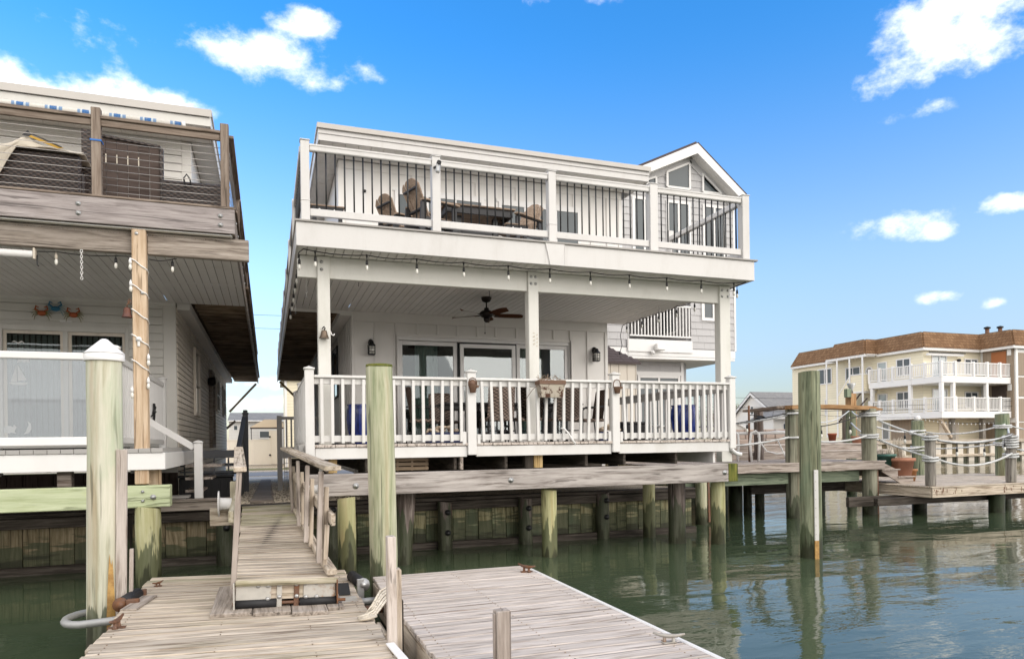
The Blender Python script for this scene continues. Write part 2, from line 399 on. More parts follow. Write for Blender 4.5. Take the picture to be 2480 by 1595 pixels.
M['curtain'] = paint('pale_curtain', (.55, .60, .575), .9, .05)
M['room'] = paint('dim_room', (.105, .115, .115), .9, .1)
M['blind'] = paint('grey_blind', (.42, .42, .42), .7, .1)
M['cream'] = lap('cream_siding', (.78, .71, .54), .13, .22, .45)
M['brownvert'] = lap('brown_board_siding', (.30, .235, .175), .12, .30, .5, axis=3)
M['farwhite'] = lap('far_white_siding', (.72, .70, .67), .12, .22, .3)
M['mansard'] = shingle('brown_mansard_shingle', ((.30, .18, .10), (.20, .112, .06), (.105, .06, .036)), .36, .24)
M['palemetal'] = paint('pale_metal', (.56, .55, .53), .5, .3)
M['oldcleat'] = rusty('old_cleat_metal', (.36, .335, .30), (.26, .14, .07), .5, .7)
M['greyroof'] = shingle('grey_roof_shingle', ((.30, .29, .28), (.24, .235, .235), (.15, .148, .148)), .4, .14)
M['shedroof'] = plain('shed_shingle', (.088, .068, .068), .9)
M['beige'] = paint('beige_shed_board', (.60, .545, .47), .6, .12)
M['gshingle'] = paint('grey_shake', (.475, .465, .465), .7, .22, (.33, .32, .32))
M['vfence'] = paint('cream_vinyl_fence', (.70, .64, .55), .5, .08)
M['sheetpile'] = lap('sheet_pile_wall', (.46, .385, .295), .5, 1.1, .42, axis=3)
M['orange'] = paint('orange_door', (.33, .12, .045), .5, .1)
M['grass'] = plain('grass', (.16, .15, .055), .95)
M['asphalt'] = plain('asphalt', (.20, .205, .215), .9)
M['concrete'] = plain('concrete', (.46, .43, .385), .9)

def mk_gravel():
    m, t, b, out = newmat('gravel_bed'); q = NT(t)
    vo = q.n('ShaderNodeTexVoronoi'); q.l(q.pos(), vo.inputs['Vector']); vo.inputs['Scale'].default_value = 32
    n = q.noise(q.pos(), 2, 4)
    c = q.mix(n, (.62, .52, .385), (.46, .375, .275)); c = q.mix(q.maprange(vo.outputs['Distance'], .3, .9), c, (.10, .08, .06))
    q.l(c, b.inputs['Base Color']); b.inputs['Roughness'].default_value = .95
    q.bump(vo.outputs['Distance'], -.8, .03, b)
    return m
M['gravel'] = mk_gravel()
def mk_blue():
    m, t, b, out = newmat('cobalt_glaze'); q = NT(t)
    tcn = q.n('ShaderNodeTexCoord')
    n = q.noise(q.mapping(tcn.outputs['Object'], (16, 16, 2.2)), 1, 5, .6)
    c = q.ramp(n, [(.35, (.004, .008, .05)), (.55, (.012, .03, .22)), (.75, (.03, .08, .38))])
    q.l(c, b.inputs['Base Color']); b.inputs['Roughness'].default_value = .15; b.inputs['Specular IOR Level'].default_value = .6
    q.bump(n, .3, .01, b)
    return m
M['blueglaze'] = mk_blue()
def mk_awning():
    m, t, b, out = newmat('blue_striped_awning'); q = NT(t)
    x = q.sep(q.pos())[0]
    s = q.math('FRACT', q.math('DIVIDE', q.math('ADD', x, 20.0), .48))
    c = q.ramp(s, [(0, (.60, .57, .52)), (.36, (.60, .57, .52)), (.38, (.16, .26, .42)), (.46, (.16, .26, .42)), (.47, (.48, .54, .58)), (.52, (.48, .54, .58)), (.53, (.035, .13, .33)), (.74, (.035, .13, .33)), (.75, (.48, .54, .58)), (.80, (.48, .54, .58)), (.81, (.16, .26, .42)), (.90, (.16, .26, .42)), (.92, (.60, .57, .52))], 'CONSTANT')
    n = q.noise(q.pos(), 30, 4)
    c = q.mix(q.maprange(n, .45, .75, 0, .4), c, (.40, .37, .32))
    q.l(c, b.inputs['Base Color']); b.inputs['Roughness'].default_value = .9
    return m
M['awning'] = mk_awning()
def mk_water():
    m, t, b, out = newmat('harbour_water'); q = NT(t)
    p = q.pos()
    sp = q.sep(p)
    # ripples run mostly along X; calm water close to the bulkhead
    w1 = q.noise(q.mapping(p, (.42, 1.05, 1), rot=(0, 0, R(-14))), 1.15, 2, .4, .5)
    w2 = q.noise(q.mapping(p, (1.0, 2.6, 1), rot=(0, 0, R(8))), 1.7, 3, .5, .6)
    w3 = q.noise(q.mapping(p, (2.2, 5.0, 1)), 4.0, 2, .5)
    patch = q.maprange(q.noise(q.mapping(p, (.35, .8, 1), loc=(3, 1, 0)), .55, 3, .5), .38, .66, .35, 1.0)
    open_ = q.math('MULTIPLY', q.maprange(sp[0], -1.0, 6.5, .25, 1.0), patch)
    h = q.math('ADD', q.math('MULTIPLY', w1, 1.0), q.math('ADD', q.math('MULTIPLY', w2, .20), q.math('MULTIPLY', w3, .05)))
    bp = q.n('ShaderNodeBump'); q.l(h, bp.inputs['Height']); bp.inputs['Distance'].default_value = .16
    q.l(q.math('MULTIPLY', open_, .23), bp.inputs['Strength'])
    q.l(bp.outputs[0], b.inputs['Normal'])
    n = q.noise(p, .25, 3)
    c = q.mix(n, (.044, .064, .034), (.060, .080, .046))
    q.l(c, b.inputs['Base Color']); b.inputs['Roughness'].default_value = .03; b.inputs['IOR'].default_value = 1.33; b.inputs['Specular IOR Level'].default_value = .66; b.inputs['Specular Tint'].default_value = (1.0, .76, .50, 1)
    return m
M['water'] = mk_water()

# ------------------------------------------------------------------ builders
WM = {}
MESHES = {}
def put(o, parent, Mx):
    if parent is not None:
        o.parent = parent; o.matrix_parent_inverse = WM[parent].inverted()
    o.matrix_basis = Mx; WM[o] = Mx
    COL.objects.link(o)
    return o
def tag(o, label, cat, group=None, kind=None):
    if label: o['label'] = label
    if cat: o['category'] = cat
    if group: o['group'] = group
    if kind: o['kind'] = kind
    return o
def thing(name, label, cat, loc=(0, 0, 0), group=None):
    o = bpy.data.objects.new(name, None); o.empty_display_size = .2
    put(o, None, Matrix.Translation(loc))
    return tag(o, label, cat, group)
def copy_tree(o, loc, rz=0, label=None, group=None):
    Mx = Matrix.Translation(loc) @ Matrix.Rotation(rz, 4, 'Z')
    def rec(s, parent):
        c = s.copy(); COL.objects.link(c)
        if parent is None: c.matrix_basis = Mx; WM[c] = Mx
        else: c.parent = parent
        for ch in s.children: rec(ch, c)
        return c
    r = rec(o, None)
    if label: r['label'] = label
    if group: r['group'] = group
    return r

def bm_box(bm, c, d, bev=0.0, rot=None):
    """chamfered box added to a bmesh; c centre, d full size, rot 3x3"""
    hx, hy, hz = d[0] / 2, d[1] / 2, d[2] / 2
    b = min(bev, hx * .45, hy * .45, hz * .45)
    c = Vector(c)
    def P(x, y, z):
        v = Vector((x, y, z))
        if rot is not None: v = rot @ v
        return bm.verts.new(c + v)
    if b <= 0:
        v = [P(sx * hx, sy * hy, sz * hz) for sx in (-1, 1) for sy in (-1, 1) for sz in (-1, 1)]
        for f in ((0, 1, 3, 2), (4, 6, 7, 5), (0, 4, 5, 1), (2, 3, 7, 6), (0, 2, 6, 4), (1, 5, 7, 3)): bm.faces.new([v[i] for i in f])
        return
    V = {}
    for sx in (-1, 1):
        for sy in (-1, 1):
            for sz in (-1, 1):
                V[sx, sy, sz, 0] = P(sx * hx, sy * (hy - b), sz * (hz - b))
                V[sx, sy, sz, 1] = P(sx * (hx - b), sy * hy, sz * (hz - b))
                V[sx, sy, sz, 2] = P(sx * (hx - b), sy * (hy - b), sz * hz)
    def F(*k):
        f = bm.faces.new([V[i] for i in k]); return f
    for s in (-1, 1):
        F((s, -1, -1, 0), (s, 1, -1, 0), (s, 1, 1, 0), (s, -1, 1, 0))
        F((-1, s, -1, 1), (1, s, -1, 1), (1, s, 1, 1), (-1, s, 1, 1))
        F((-1, -1, s, 2), (1, -1, s, 2), (1, 1, s, 2), (-1, 1, s, 2))
        for r in (-1, 1):
            F((s, r, -1, 0), (s, r, 1, 0), (s, r, 1, 1), (s, r, -1, 1))
            F((s, -1, r, 0), (s, 1, r, 0), (s, 1, r, 2), (s, -1, r, 2))
            F((-1, s, r, 1), (1, s, r, 1), (1, s, r, 2), (-1, s, r, 2))
            for q in (-1, 1): F((s, r, q, 0), (s, r, q, 1), (s, r, q, 2))
def finish(bm, name, mat, smooth=False):
    bmesh.ops.recalc_face_normals(bm, faces=bm.faces[:])
    me = bpy.data.meshes.new(name); bm.to_mesh(me); bm.free()
    for mm in (mat if isinstance(mat, (list, tuple)) else [mat]): me.materials.append(mm)
    if smooth:
        for p in me.polygons: p.use_smooth = True
    return me
def boxmesh(dx, dy, dz, mat, bev):
    k = (round(dx, 3), round(dy, 3), round(dz, 3), mat.name, bev)
    if k not in MESHES:
        bm = bmesh.new(); bm_box(bm, (0, 0, 0), (dx, dy, dz), bev); MESHES[k] = finish(bm, 'piece', mat)
    return MESHES[k]
RY = Matrix.Rotation(-math.pi / 2, 4, 'Y'); RZ = Matrix.Rotation(math.pi / 2, 4, 'Z')
def box(name, mat, parent, x0, x1, y0, y1, z0, z1, bev=.004, jit=0.0, rx=0.0, rz=0.0, ry=0.0):
    """axis aligned piece whose local X is its longest side (so that wood grain follows it)"""
    if isinstance(mat, str): mat = M[mat]
    dx, dy, dz = abs(x1 - x0), abs(y1 - y0), abs(z1 - z0)
    T = Matrix.Translation(((x0 + x1) / 2, (y0 + y1) / 2, (z0 + z1) / 2))
    if jit: T = T @ Matrix.Rotation(random.gauss(0, jit), 4, 'Y') @ Matrix.Rotation(random.gauss(0, jit * .6), 4, 'X')
    if rx: T = T @ Matrix.Rotation(rx, 4, 'X')
    if ry: T = T @ Matrix.Rotation(ry, 4, 'Y')
    if rz: T = T @ Matrix.Rotation(rz, 4, 'Z')
    if dx >= dy and dx >= dz: me = boxmesh(dx, dy, dz, mat, bev)
    elif dy >= dz: me = boxmesh(dy, dx, dz, mat, bev); T = T @ RZ
    else: me = boxmesh(dz, dy, dx, mat, bev); T = T @ RY
    o = bpy.data.objects.new(name, me)
    return put(o, parent, T)
def frame_of(p0, p1, up=(0, 0, 1)):
    x = (Vector(p1) - Vector(p0)).normalized(); u = Vector(up)
    if abs(x.dot(u)) > .98: u = Vector((0, 1, 0))
    y = u.cross(x).normalized(); z = x.cross(y)
    return Matrix((x, y, z)).transposed()
def bar(name, mat, parent, p0, p1, w, h, up=(0, 0, 1), bev=.004):
    """straight piece from p0 to p1; w across, h along `up`"""
    if isinstance(mat, str): mat = M[mat]
    p0, p1 = Vector(p0), Vector(p1)
    me = boxmesh((p1 - p0).length, w, h, mat, bev)
    o = bpy.data.objects.new(name, me)
    return put(o, parent, Matrix.Translation((p0 + p1) / 2) @ frame_of(p0, p1, up).to_4x4())
def bm_tube(bm, pts, r, seg=8, cap=True, taper=None):
    pts = [Vector(p) for p in pts]; rings = []
    prev = None
    for i, p in enumerate(pts):
        d = (pts[min(i + 1, len(pts) - 1)] - pts[max(i - 1, 0)])
        if d.length < 1e-9: d = Vector((0, 0, 1))
        d.normalize()
        if prev is None:
            u = Vector((0, 0, 1)) if abs(d.z) < .9 else Vector((1, 0, 0))
            u = (u - d * u.dot(d)).normalized()
        else:
            u = prev - d * prev.dot(d)
            u = u.normalized() if u.length > 1e-6 else d.orthogonal().normalized()
        prev = u; w = d.cross(u)
        rr = r if taper is None else r * taper[i]
        rings.append([bm.verts.new(p + (u * math.cos(a) + w * math.sin(a)) * rr) for a in [2 * math.pi * k / seg for k in range(seg)]])
    for a, b in zip(rings, rings[1:]):
        for k in range(seg):
            f = bm.faces.new((a[k], a[(k + 1) % seg], b[(k + 1) % seg], b[k])); f.smooth = True
    if cap:
        bm.faces.new(rings[0][::-1]); bm.faces.new(rings[-1])
def tube(name, mat, parent, pts, r, seg=8, cap=True, taper=None):
    if isinstance(mat, str): mat = M[mat]
    o0 = Vector(pts[0]); bm = bmesh.new()
    bm_tube(bm, [Vector(p) - o0 for p in pts], r, seg, cap, taper)
    return put(bpy.data.objects.new(name, finish(bm, name, mat)), parent, Matrix.Translation(o0))
def lathe(name, mat, parent, loc, prof, seg=20, cap=True, tilt=None, sharp=()):
    """prof: list of (radius, z)"""
    if isinstance(mat, str): mat = M[mat]
    bm = bmesh.new(); rings = []
    for (r, z) in prof:
        if r < 1e-5: rings.append([bm.verts.new((0, 0, z))])
        else: rings.append([bm.verts.new((r * math.cos(2 * math.pi * k / seg), r * math.sin(2 * math.pi * k / seg), z)) for k in range(seg)])
    for a, b in zip(rings, rings[1:]):
        for k in range(seg):
            k2 = (k + 1) % seg
            if len(a) == 1 and len(b) == 1: continue
            if len(a) == 1: f = bm.faces.new((a[0], b[k], b[k2]))
            elif len(b) == 1: f = bm.faces.new((a[k], a[k2], b[0]))
            else: f = bm.faces.new((a[k], a[k2], b[k2], b[k]))
            f.smooth = True
    if cap:
        for rg in (rings[0], rings[-1]):
            if len(rg) > 2: bm.faces.new(rg)
    me = finish(bm, name, mat)
    Mx = Matrix.Translation(loc)
    if tilt is not None: Mx = Mx @ tilt
    return put(bpy.data.objects.new(name, me), parent, Mx)
def prism(name, mat, parent, pts, axis, a0, a1):
    """polygon pts extruded along an axis: axis 'y' -> pts are (x, z); 'x' -> (y, z); 'z' -> (x, y)"""
    if isinstance(mat, str): mat = M[mat]
    def P(p, a): return {'y': (p[0], a, p[1]), 'x': (a, p[0], p[1]), 'z': (p[0], p[1], a)}[axis]
    c = Vector(P(pts[0], a0)); bm = bmesh.new()
    A = [bm.verts.new(Vector(P(p, a0)) - c) for p in pts]; B = [bm.verts.new(Vector(P(p, a1)) - c) for p in pts]
    bm.faces.new(A); bm.faces.new(B[::-1]); n = len(pts)
    for i in range(n): bm.faces.new((A[i], B[i], B[(i + 1) % n], A[(i + 1) % n]))
    return put(bpy.data.objects.new(name, finish(bm, name, mat)), parent, Matrix.Translation(c))
def slab(name, mat, parent, quad, th):
    """four-sided sheet with thickness: quad of 3D points, thickened along its normal"""
    if isinstance(mat, str): mat = M[mat]
    q = [Vector(p) for p in quad]; n = (q[1] - q[0]).cross(q[-1] - q[0]).normalized() * th
    bm = bmesh.new(); c = q[0]
    A = [bm.verts.new(p - c) for p in q]; B = [bm.verts.new(p - c + n) for p in q]
    bm.faces.new(A); bm.faces.new(B[::-1]); k = len(q)
    for i in range(k): bm.faces.new((A[i], B[i], B[(i + 1) % k], A[(i + 1) % k]))
    return put(bpy.data.objects.new(name, finish(bm, name, mat)), parent, Matrix.Translation(c))
class MB:
    """many pieces joined into ONE part"""
    def __init__(s, o=(0, 0, 0)): s.bm = bmesh.new(); s.o = Vector(o)
    def box(s, x0, x1, y0, y1, z0, z1, bev=0.0, rot=None):
        bm_box(s.bm, Vector(((x0 + x1) / 2, (y0 + y1) / 2, (z0 + z1) / 2)) - s.o, (abs(x1 - x0), abs(y1 - y0), abs(z1 - z0)), bev, rot); return s
    def bar(s, p0, p1, w, h, up=(0, 0, 1), bev=0.0):
        p0, p1 = Vector(p0), Vector(p1)
        bm_box(s.bm, (p0 + p1) / 2 - s.o, ((p1 - p0).length, w, h), bev, frame_of(p0, p1, up)); return s
    def tube(s, pts, r, seg=6, taper=None): bm_tube(s.bm, [Vector(p) - s.o for p in pts], r, seg, True, taper); return s
    def build(s, name, mat, parent=None, smooth=False):
        if isinstance(mat, str): mat = M[mat]
        return put(bpy.data.objects.new(name, finish(s.bm, name, mat, smooth)), parent, Matrix.Translation(s.o))
def sag(p0, p1, d, n=8):
    p0, p1 = Vector(p0), Vector(p1)
    return [p0.lerp(p1, i / n) + Vector((0, 0, -d * 4 * (i / n) * (1 - i / n))) for i in range(n + 1)]
def pile_mesh(name, mat, parent, base, top, r0, r1, seg=22, seed=0, slant=.02):
    """round timber pile with a slightly uneven trunk and a rough sawn top"""
    if isinstance(mat, str): mat = M[mat]
    base, top = Vector(base), Vector(top); d = top - base; n = 12
    bm = bmesh.new(); rings = []
    for i in range(n + 1):
        t = i / n; p = d * t; ring = []
        for k in range(seg):
            a = 2 * math.pi * k / seg
            rr = (r0 + (r1 - r0) * t) * (1 + .06 * mnoise.noise(Vector((math.cos(a) * 1.3, math.sin(a) * 1.3, t * 3 + seed * 7.1))))
            z = 0
            if i == n: z = slant * math.cos(a + seed) ; rr *= .985
            ring.append(bm.verts.new(p + Vector((math.cos(a) * rr, math.sin(a) * rr, z))))
        rings.append(ring)
    for a, b in zip(rings, rings[1:]):
        for k in range(seg):
            f = bm.faces.new((a[k], a[(k + 1) % seg], b[(k + 1) % seg], b[k])); f.smooth = True
    tp = [bm.verts.new(v.co.copy()) for v in rings[-1]]
    ct = bm.verts.new(d + Vector((0, 0, .006)))
    for k in range(seg): bm.faces.new((tp[k], tp[(k + 1) % seg], ct))
    return put(bpy.data.objects.new(name, finish(bm, name, mat)), parent, Matrix.Translation(base))
WZ = -1.79      # water level
def window(parent, axis, a0, a1, z0, z1, at, out, frame='vinyl', pane='darkpane', t=.06, mull=(), name='window', depth=.05, hmull=()):
    """framed window standing proud of a wall; axis 'x': wall runs along x at y=at, 'y': along y at x=at; out = +-1 outward direction"""
    def bx(nm, mat, par, u0, u1, w0, w1, d0, d1):
        lo, hi = sorted((at + out * d0, at + out * d1))
        return box(nm, mat, par, u0, u1, lo, hi, w0, w1, .003) if axis == 'x' else box(nm, mat, par, lo, hi, u0, u1, w0, w1, .003)
    w = bx(name, pane, parent, a0 + t * .6, a1 - t * .6, z0 + t * .6, z1 - t * .6, .002, .018)
    mb = MB()
    def fb(u0, u1, w0, w1, dd=0.0):
        lo, hi = sorted((at + out * .001, at + out * (depth - dd)))
        if axis == 'x': mb.box(u0, u1, lo, hi, w0, w1, .004)
        else: mb.box(lo, hi, u0, u1, w0, w1, .004)
    fb(a0, a0 + t, z0, z1); fb(a1 - t, a1, z0, z1); fb(a0 + t + .001, a1 - t - .001, z1 - t, z1 - .001); fb(a0 + t + .001, a1 - t - .001, z0 + .001, z0 + t)
    for mm in mull: fb(mm - t * .4, mm + t * .4, z0 + t + .001, z1 - t - .001)
    for mm in hmull: fb(a0 + t + .001, a1 - t - .001, mm - t * .3, mm + t * .3, .004)
    mb.build('frame', frame, w)
    return w

# ------------------------------------------------------------------ the setting: water, ground, street
def sheet(name, mat, pts, kind='structure', zf=None):
    bm = bmesh.new(); vs = [bm.verts.new(p) for p in pts]; bm.faces.new(vs)
    o = put(bpy.data.objects.new(name, finish(bm, name, M[mat])), None, Matrix.Identity(4))
    if o.data.polygons[0].normal.z < 0: o.data.flip_normals()
    o['kind'] = kind
    return o
sheet('water', 'water', [(-900, -700, WZ), (900, -700, WZ), (900, 900, WZ), (-900, 900, WZ)])
def gz(y): return -.93 - .57 * min(max((y - 11.7) / 20.3, 0), 1)
def ground_strip(name, mat, x0, x1, ys, dz=0.0):
    bm = bmesh.new(); rows = []
    for y in ys: rows.append([bm.verts.new((x0, y, gz(y) + dz)), bm.verts.new((x1, y, gz(y) + dz))])
    for a, b in zip(rows, rows[1:]): bm.faces.new((a[0], a[1], b[1], b[0]))
    # skirt down to the water bed at the near edge
    for a in (rows[0],):
        lo = [bm.verts.new((v.co.x, v.co.y, -2.6)) for v in a]; bm.faces.new((a[0], lo[0], lo[1], a[1]))
    for side in (0, 1):
        lo = [bm.verts.new((r[side].co.x, r[side].co.y, -2.6)) for r in rows]
        for i in range(len(rows) - 1): bm.faces.new((rows[i][side], rows[i + 1][side], lo[i + 1], lo[i]))
    o = put(bpy.data.objects.new(name, finish(bm, name, M[mat])), None, Matrix.Identity(4)); o['kind'] = 'structure'
    return o
ground_strip('ground', 'gravel', -60, 7.72, [11.74, 14, 18, 22, 26, 30, 32, 36.2, 120])
ground_strip('pavement', 'concrete', -30, 7.7, [32.6, 34.9], .012)
ground_strip('road', 'asphalt', -60, 7.7, [36.2, 41.5], .006)
ground_strip('gravel_verge', 'gravel', -60, 7.7, [41.6, 44.2], .008)
ground_strip('grass', 'grass', -60, 7.7, [44.3, 47.2], .03)
# loose pebbles of the passage
mb = MB((0, 14, -1))
for i in range(2600):
    y = 12.0 + random.random() ** 1.6 * 14; x = random.uniform(-1.5, 1.5)
    if abs(x + .105) < .17 and y > 12.1: continue
    r = random.uniform(.012, .03); c = Vector((x, y, gz(y) + r * .3)) - mb.o
    a = random.random() * 3
    v = [mb.bm.verts.new(c + Vector((r * math.cos(a + k * 2.09) * 1.2, r * math.sin(a + k * 2.09), -r * .4))) for k in range(3)]
    t = mb.bm.verts.new(c + Vector((random.uniform(-.4, .4) * r, 0, r * .6)))
    for k in range(3): mb.bm.faces.new((v[k], v[(k + 1) % 3], t))
peb = mb.build('pebbles', paint('pebble', (.62, .535, .42), .9, .3)); peb['kind'] = 'stuff'
path = thing('boardwalk', 'narrow walk of short weathered boards through the gravel between the two houses', 'path', (-.03, 12, gz(12)))
y = 12.0
while y < 30:
    w = random.uniform(.13, .17)
    box('plank', 'oldgrey', path, -.27 + random.uniform(-.03, .02), .06 + random.uniform(-.03, .03), y, y + w, gz(y) + .0, gz(y) + .045, .006)
    y += w + random.uniform(.03, .07)

# bulkheads
def bulkhead(label, x0, x1, w, mat, cap, group):
    t = thing('bulkhead', label, 'bulkhead', ((x0 + x1) / 2, 11.66, WZ), group)
    x = x0
    while x < x1 - .05:
        ww = min(w * random.uniform(.9, 1.1), x1 - x)
        box('plank', mat, t, x + .0025, x + ww - .0025, 11.62 + random.uniform(-.008, .008), 11.70, WZ - .6, -1.0, .006)
        x += ww
    box('cap_board', cap, t, x0, x1, 11.50, 11.78, -.985, -.93, .008)
    box('waler', cap, t, x0, x1, 11.50, 11.60, -1.14, -.995, .008)
    box('lower_waler', 'darkold', t, x0, x1, 11.48, 11.60, WZ - .06, WZ + .11, .01)
    return t
bulkhead('brown plank bulkhead with a waterline of algae below the grey house on the left', -12, -.75, .31, 'bulkbrown', 'darkold', 'timber bulkheads along the water')
bulkhead('green stained plank bulkhead in the shade under the white house deck', -.74, 7.80, .235, 'bulk', 'darkold', 'timber bulkheads along the water')
box_cap = thing('wale_timber', 'short brown timber cap on the bulkhead between the gangway and the green beam', 'timber', (-1.3, 11.5, -.93))
box('cap_timber', 'oldgrey', box_cap, -1.75, -.42, 11.40, 11.62, -.965, -.83, .01)
box('cap_board', 'oldgrey', box_cap, -1.70, -.45, 11.36, 11.60, -.828, -.795, .006)
rb = thing('bulkhead', 'dark return of the bulkhead beside the black pilings under the stepped dock', 'bulkhead', (7.76, 14.5, WZ), 'timber bulkheads along the water')
y = 11.79
while y < 17: box('plank', 'darkold', rb, 7.735, 7.80, y + .004, y + .236, WZ - .6, -.96, .006); y += .24
# bulkhead piles with bolts
def bolt_pile(x, y, top, r, label, mat='pilegrey', bolts=((-1.16,), (-1.5,)), lean=(0, 0), base_y=None):
    t = thing('piling', label, 'piling', (x, y, WZ), 'dark old pilings at the bulkhead')
    pile_mesh('shaft', mat, t, (x, y, WZ - .5), (x + lean[0], y + lean[1], top), r, r * .97, seed=x)
    for (z,) in bolts:
        lathe('bolt', 'black', t, (x + .02, y - r * .93, z), [(.050, 0), (.050, .02), (.03, .022), (.03, .05), (0, .052)], 10, tilt=Matrix.Rotation(R(90), 4, 'X'))
    return t
bolt_pile(2.79, 11.40, -1.0, .125, 'dark blistered piling with two black bolts, nearest the tall green piling')
bolt_pile(4.25, 11.44, -.98, .125, 'dark piling with a rust streak and two bolts, middle of the bulkhead')
bolt_pile(5.79, 11.50, -.96, .125, 'dark piling with two bolts between the yellow piling and the thin green one', bolts=((-1.09,), (-1.39,)))
bolt_pile(-.62, 11.30, -1.02, .14, 'black wet piling with a rusty eye bolt left of the gangway', bolts=((-1.22,),))
bolt_pile(.92, 11.25, -1.0, .14, 'dark piling with a black bolt right of the gangway', bolts=((-1.02,),))
t = thing('piling', 'dark brown wet piling behind the capped piling on the left', 'piling', (-2.0, 11.2, WZ))
pile_mesh('shaft', 'piledark', t, (-2.0, 11.2, WZ - .5), (-1.98, 11.2, -.98), .14, .135, seed=4)

# pilings under the white house deck
def pile(x, y, top, r, mat, label, group=None, lean=(0, 0), r1=None, seed=0, slant=.02):
    t = thing('piling', label, 'piling', (x, y, WZ), group)
    s = pile_mesh('shaft', mat, t, (x - lean[0] * .2, y - lean[1] * .2, WZ - .5), (x + lean[0], y + lean[1], top), r, r1 or r * .97, seed=seed or x, slant=slant)
    return t
G1 = 'pilings under the white house deck'
pile(1.0, 9.72, -.74, .125, 'pileyel', 'yellow green piling right beside the gangway under the grey beam', G1)
pile(1.83, 10.28, -.74, .145, 'pilegrey', 'leaning grey brown piling half hidden by the tall green piling', G1, (.10, 0))
pile(4.12, 10.02, -.74, .125, 'pileyel', 'yellow green piling under the middle of the grey beam', G1)
pile(6.70, 10.45, -.74, .150, 'pilegrey', 'thick grey bleached piling with a jagged wet line, second from the beam end', G1)
pile(7.28, 10.08, -.73, .122, 'pileyel', 'yellow green piling under the mossy right end of the grey beam', G1)
pile(6.62, 11.25, -.80, .115, 'pileyel', 'slim shaded green piling behind the grey beam, left of the thick bleached one', G1)
p9 = pile(8.62, 12.5, -.74, .135, 'pilegreen', 'pale green piling with a rust stripe behind the beam end', G1)
bar('rust_stripe', 'rust', p9, (8.70, 12.375, -.75), (8.72, 12.375, WZ + .05), .05, .03, (0, 1, 0))
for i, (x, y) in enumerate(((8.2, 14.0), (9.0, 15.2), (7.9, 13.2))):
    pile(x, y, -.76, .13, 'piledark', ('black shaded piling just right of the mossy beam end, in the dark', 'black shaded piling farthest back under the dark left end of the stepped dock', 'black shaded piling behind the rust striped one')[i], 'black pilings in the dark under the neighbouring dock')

# ------------------------------------------------------------------ grey support beam of the white house
gb = thing('support_beam', 'long weathered grey beam on pilings under the white deck with a mossy right end', 'beam', (4, 9.9, -.72))
box('beam', 'greybeam', gb, .52, 7.30, 9.80, 10.06, -.715, -.415, .008)
box('mossy_end', 'mossend', gb, 7.301, 7.49, 9.80, 10.06, -.715, -.415, .008)
for x, z in ((3.42, -.57), (7.22, -.56), (1.14, -.58)):
    lathe('washer', 'galv', gb, (x, 9.797, z), [(.042, 0), (.042, .006), (.02, .008), (.02, .02), (0, .021)], 14, tilt=Matrix.Rotation(R(90), 4, 'X'))
crt = thing('crate', 'dark slatted crate stored under the white deck beside the tall green piling', 'crate', (2.05, 10.35, -.41))
for z in (-.40, -.335, -.27): box('slat', 'joistlit', crt, 1.78, 2.28, 10.30, 10.32, z, z + .05, .004)
for x in (1.80, 2.02, 2.24): box('stile', 'joistlit', crt, x, x + .03, 10.32, 10.34, -.41, -.21, .003)

# ------------------------------------------------------------------ porch deck of the white house
pd = thing('porch_deck', 'low white porch deck with a painted picket railing over the water', 'deck', (4, 12.3, -.2))
x = .60
while x < 7.40:
    w = .137
    box('plank', 'floatclean', pd, x, min(x + w, 7.43), 9.93 + random.uniform(-.006, .012), 14.60, -.045, -.006 + random.uniform(-.003, .003), .004)
    x += .144
box('rim_board', 'whitewood', pd, .612, 2.790, 9.955, 9.997, -.210, -.052, .005)
box('rim_board', 'whitewood', pd, 2.935, 5.185, 9.955, 9.997, -.210, -.052, .005)
box('rim_board', 'whitewood', pd, 5.330, 7.43, 9.955, 9.997, -.210, -.052, .005)
box('side_rim', 'whitewood', pd, .565, .605, 10.05, 14.6, -.210, -.052, .005)
box('side_rim', 'whitewood', pd, 7.42, 7.46, 10.08, 14.6, -.210, -.052, .005)
for x, m in ((2.60, 'darkold'), (2.69, 'oldgrey'), (4.75, 'darkold'), (5.43, 'darkold'), (1.3, 'darkold'), (6.4, 'darkold'), (7.15, 'whitewood'), (.75, 'darkold'), (3.4, 'darkold')):
    box('joist', m, pd, x, x + .045, 10.02 if x != 2.69 else 9.98, 14.6, -.40, -.05 if x not in (2.6, 2.69, 4.75, 5.43) else -.05, .004)
box('stub_post', 'yellowwood', pd, 3.92, 4.065, 10.12, 10.26, -.41, -.05, .005)
box('stub_post', 'yellowwood', pd, .78, .92, 10.12, 10.26, -.41, -.05, .005)
box('stub_post', 'darkold', pd, 3.78, 3.915, 10.14, 10.28, -.41, -.05, .005)
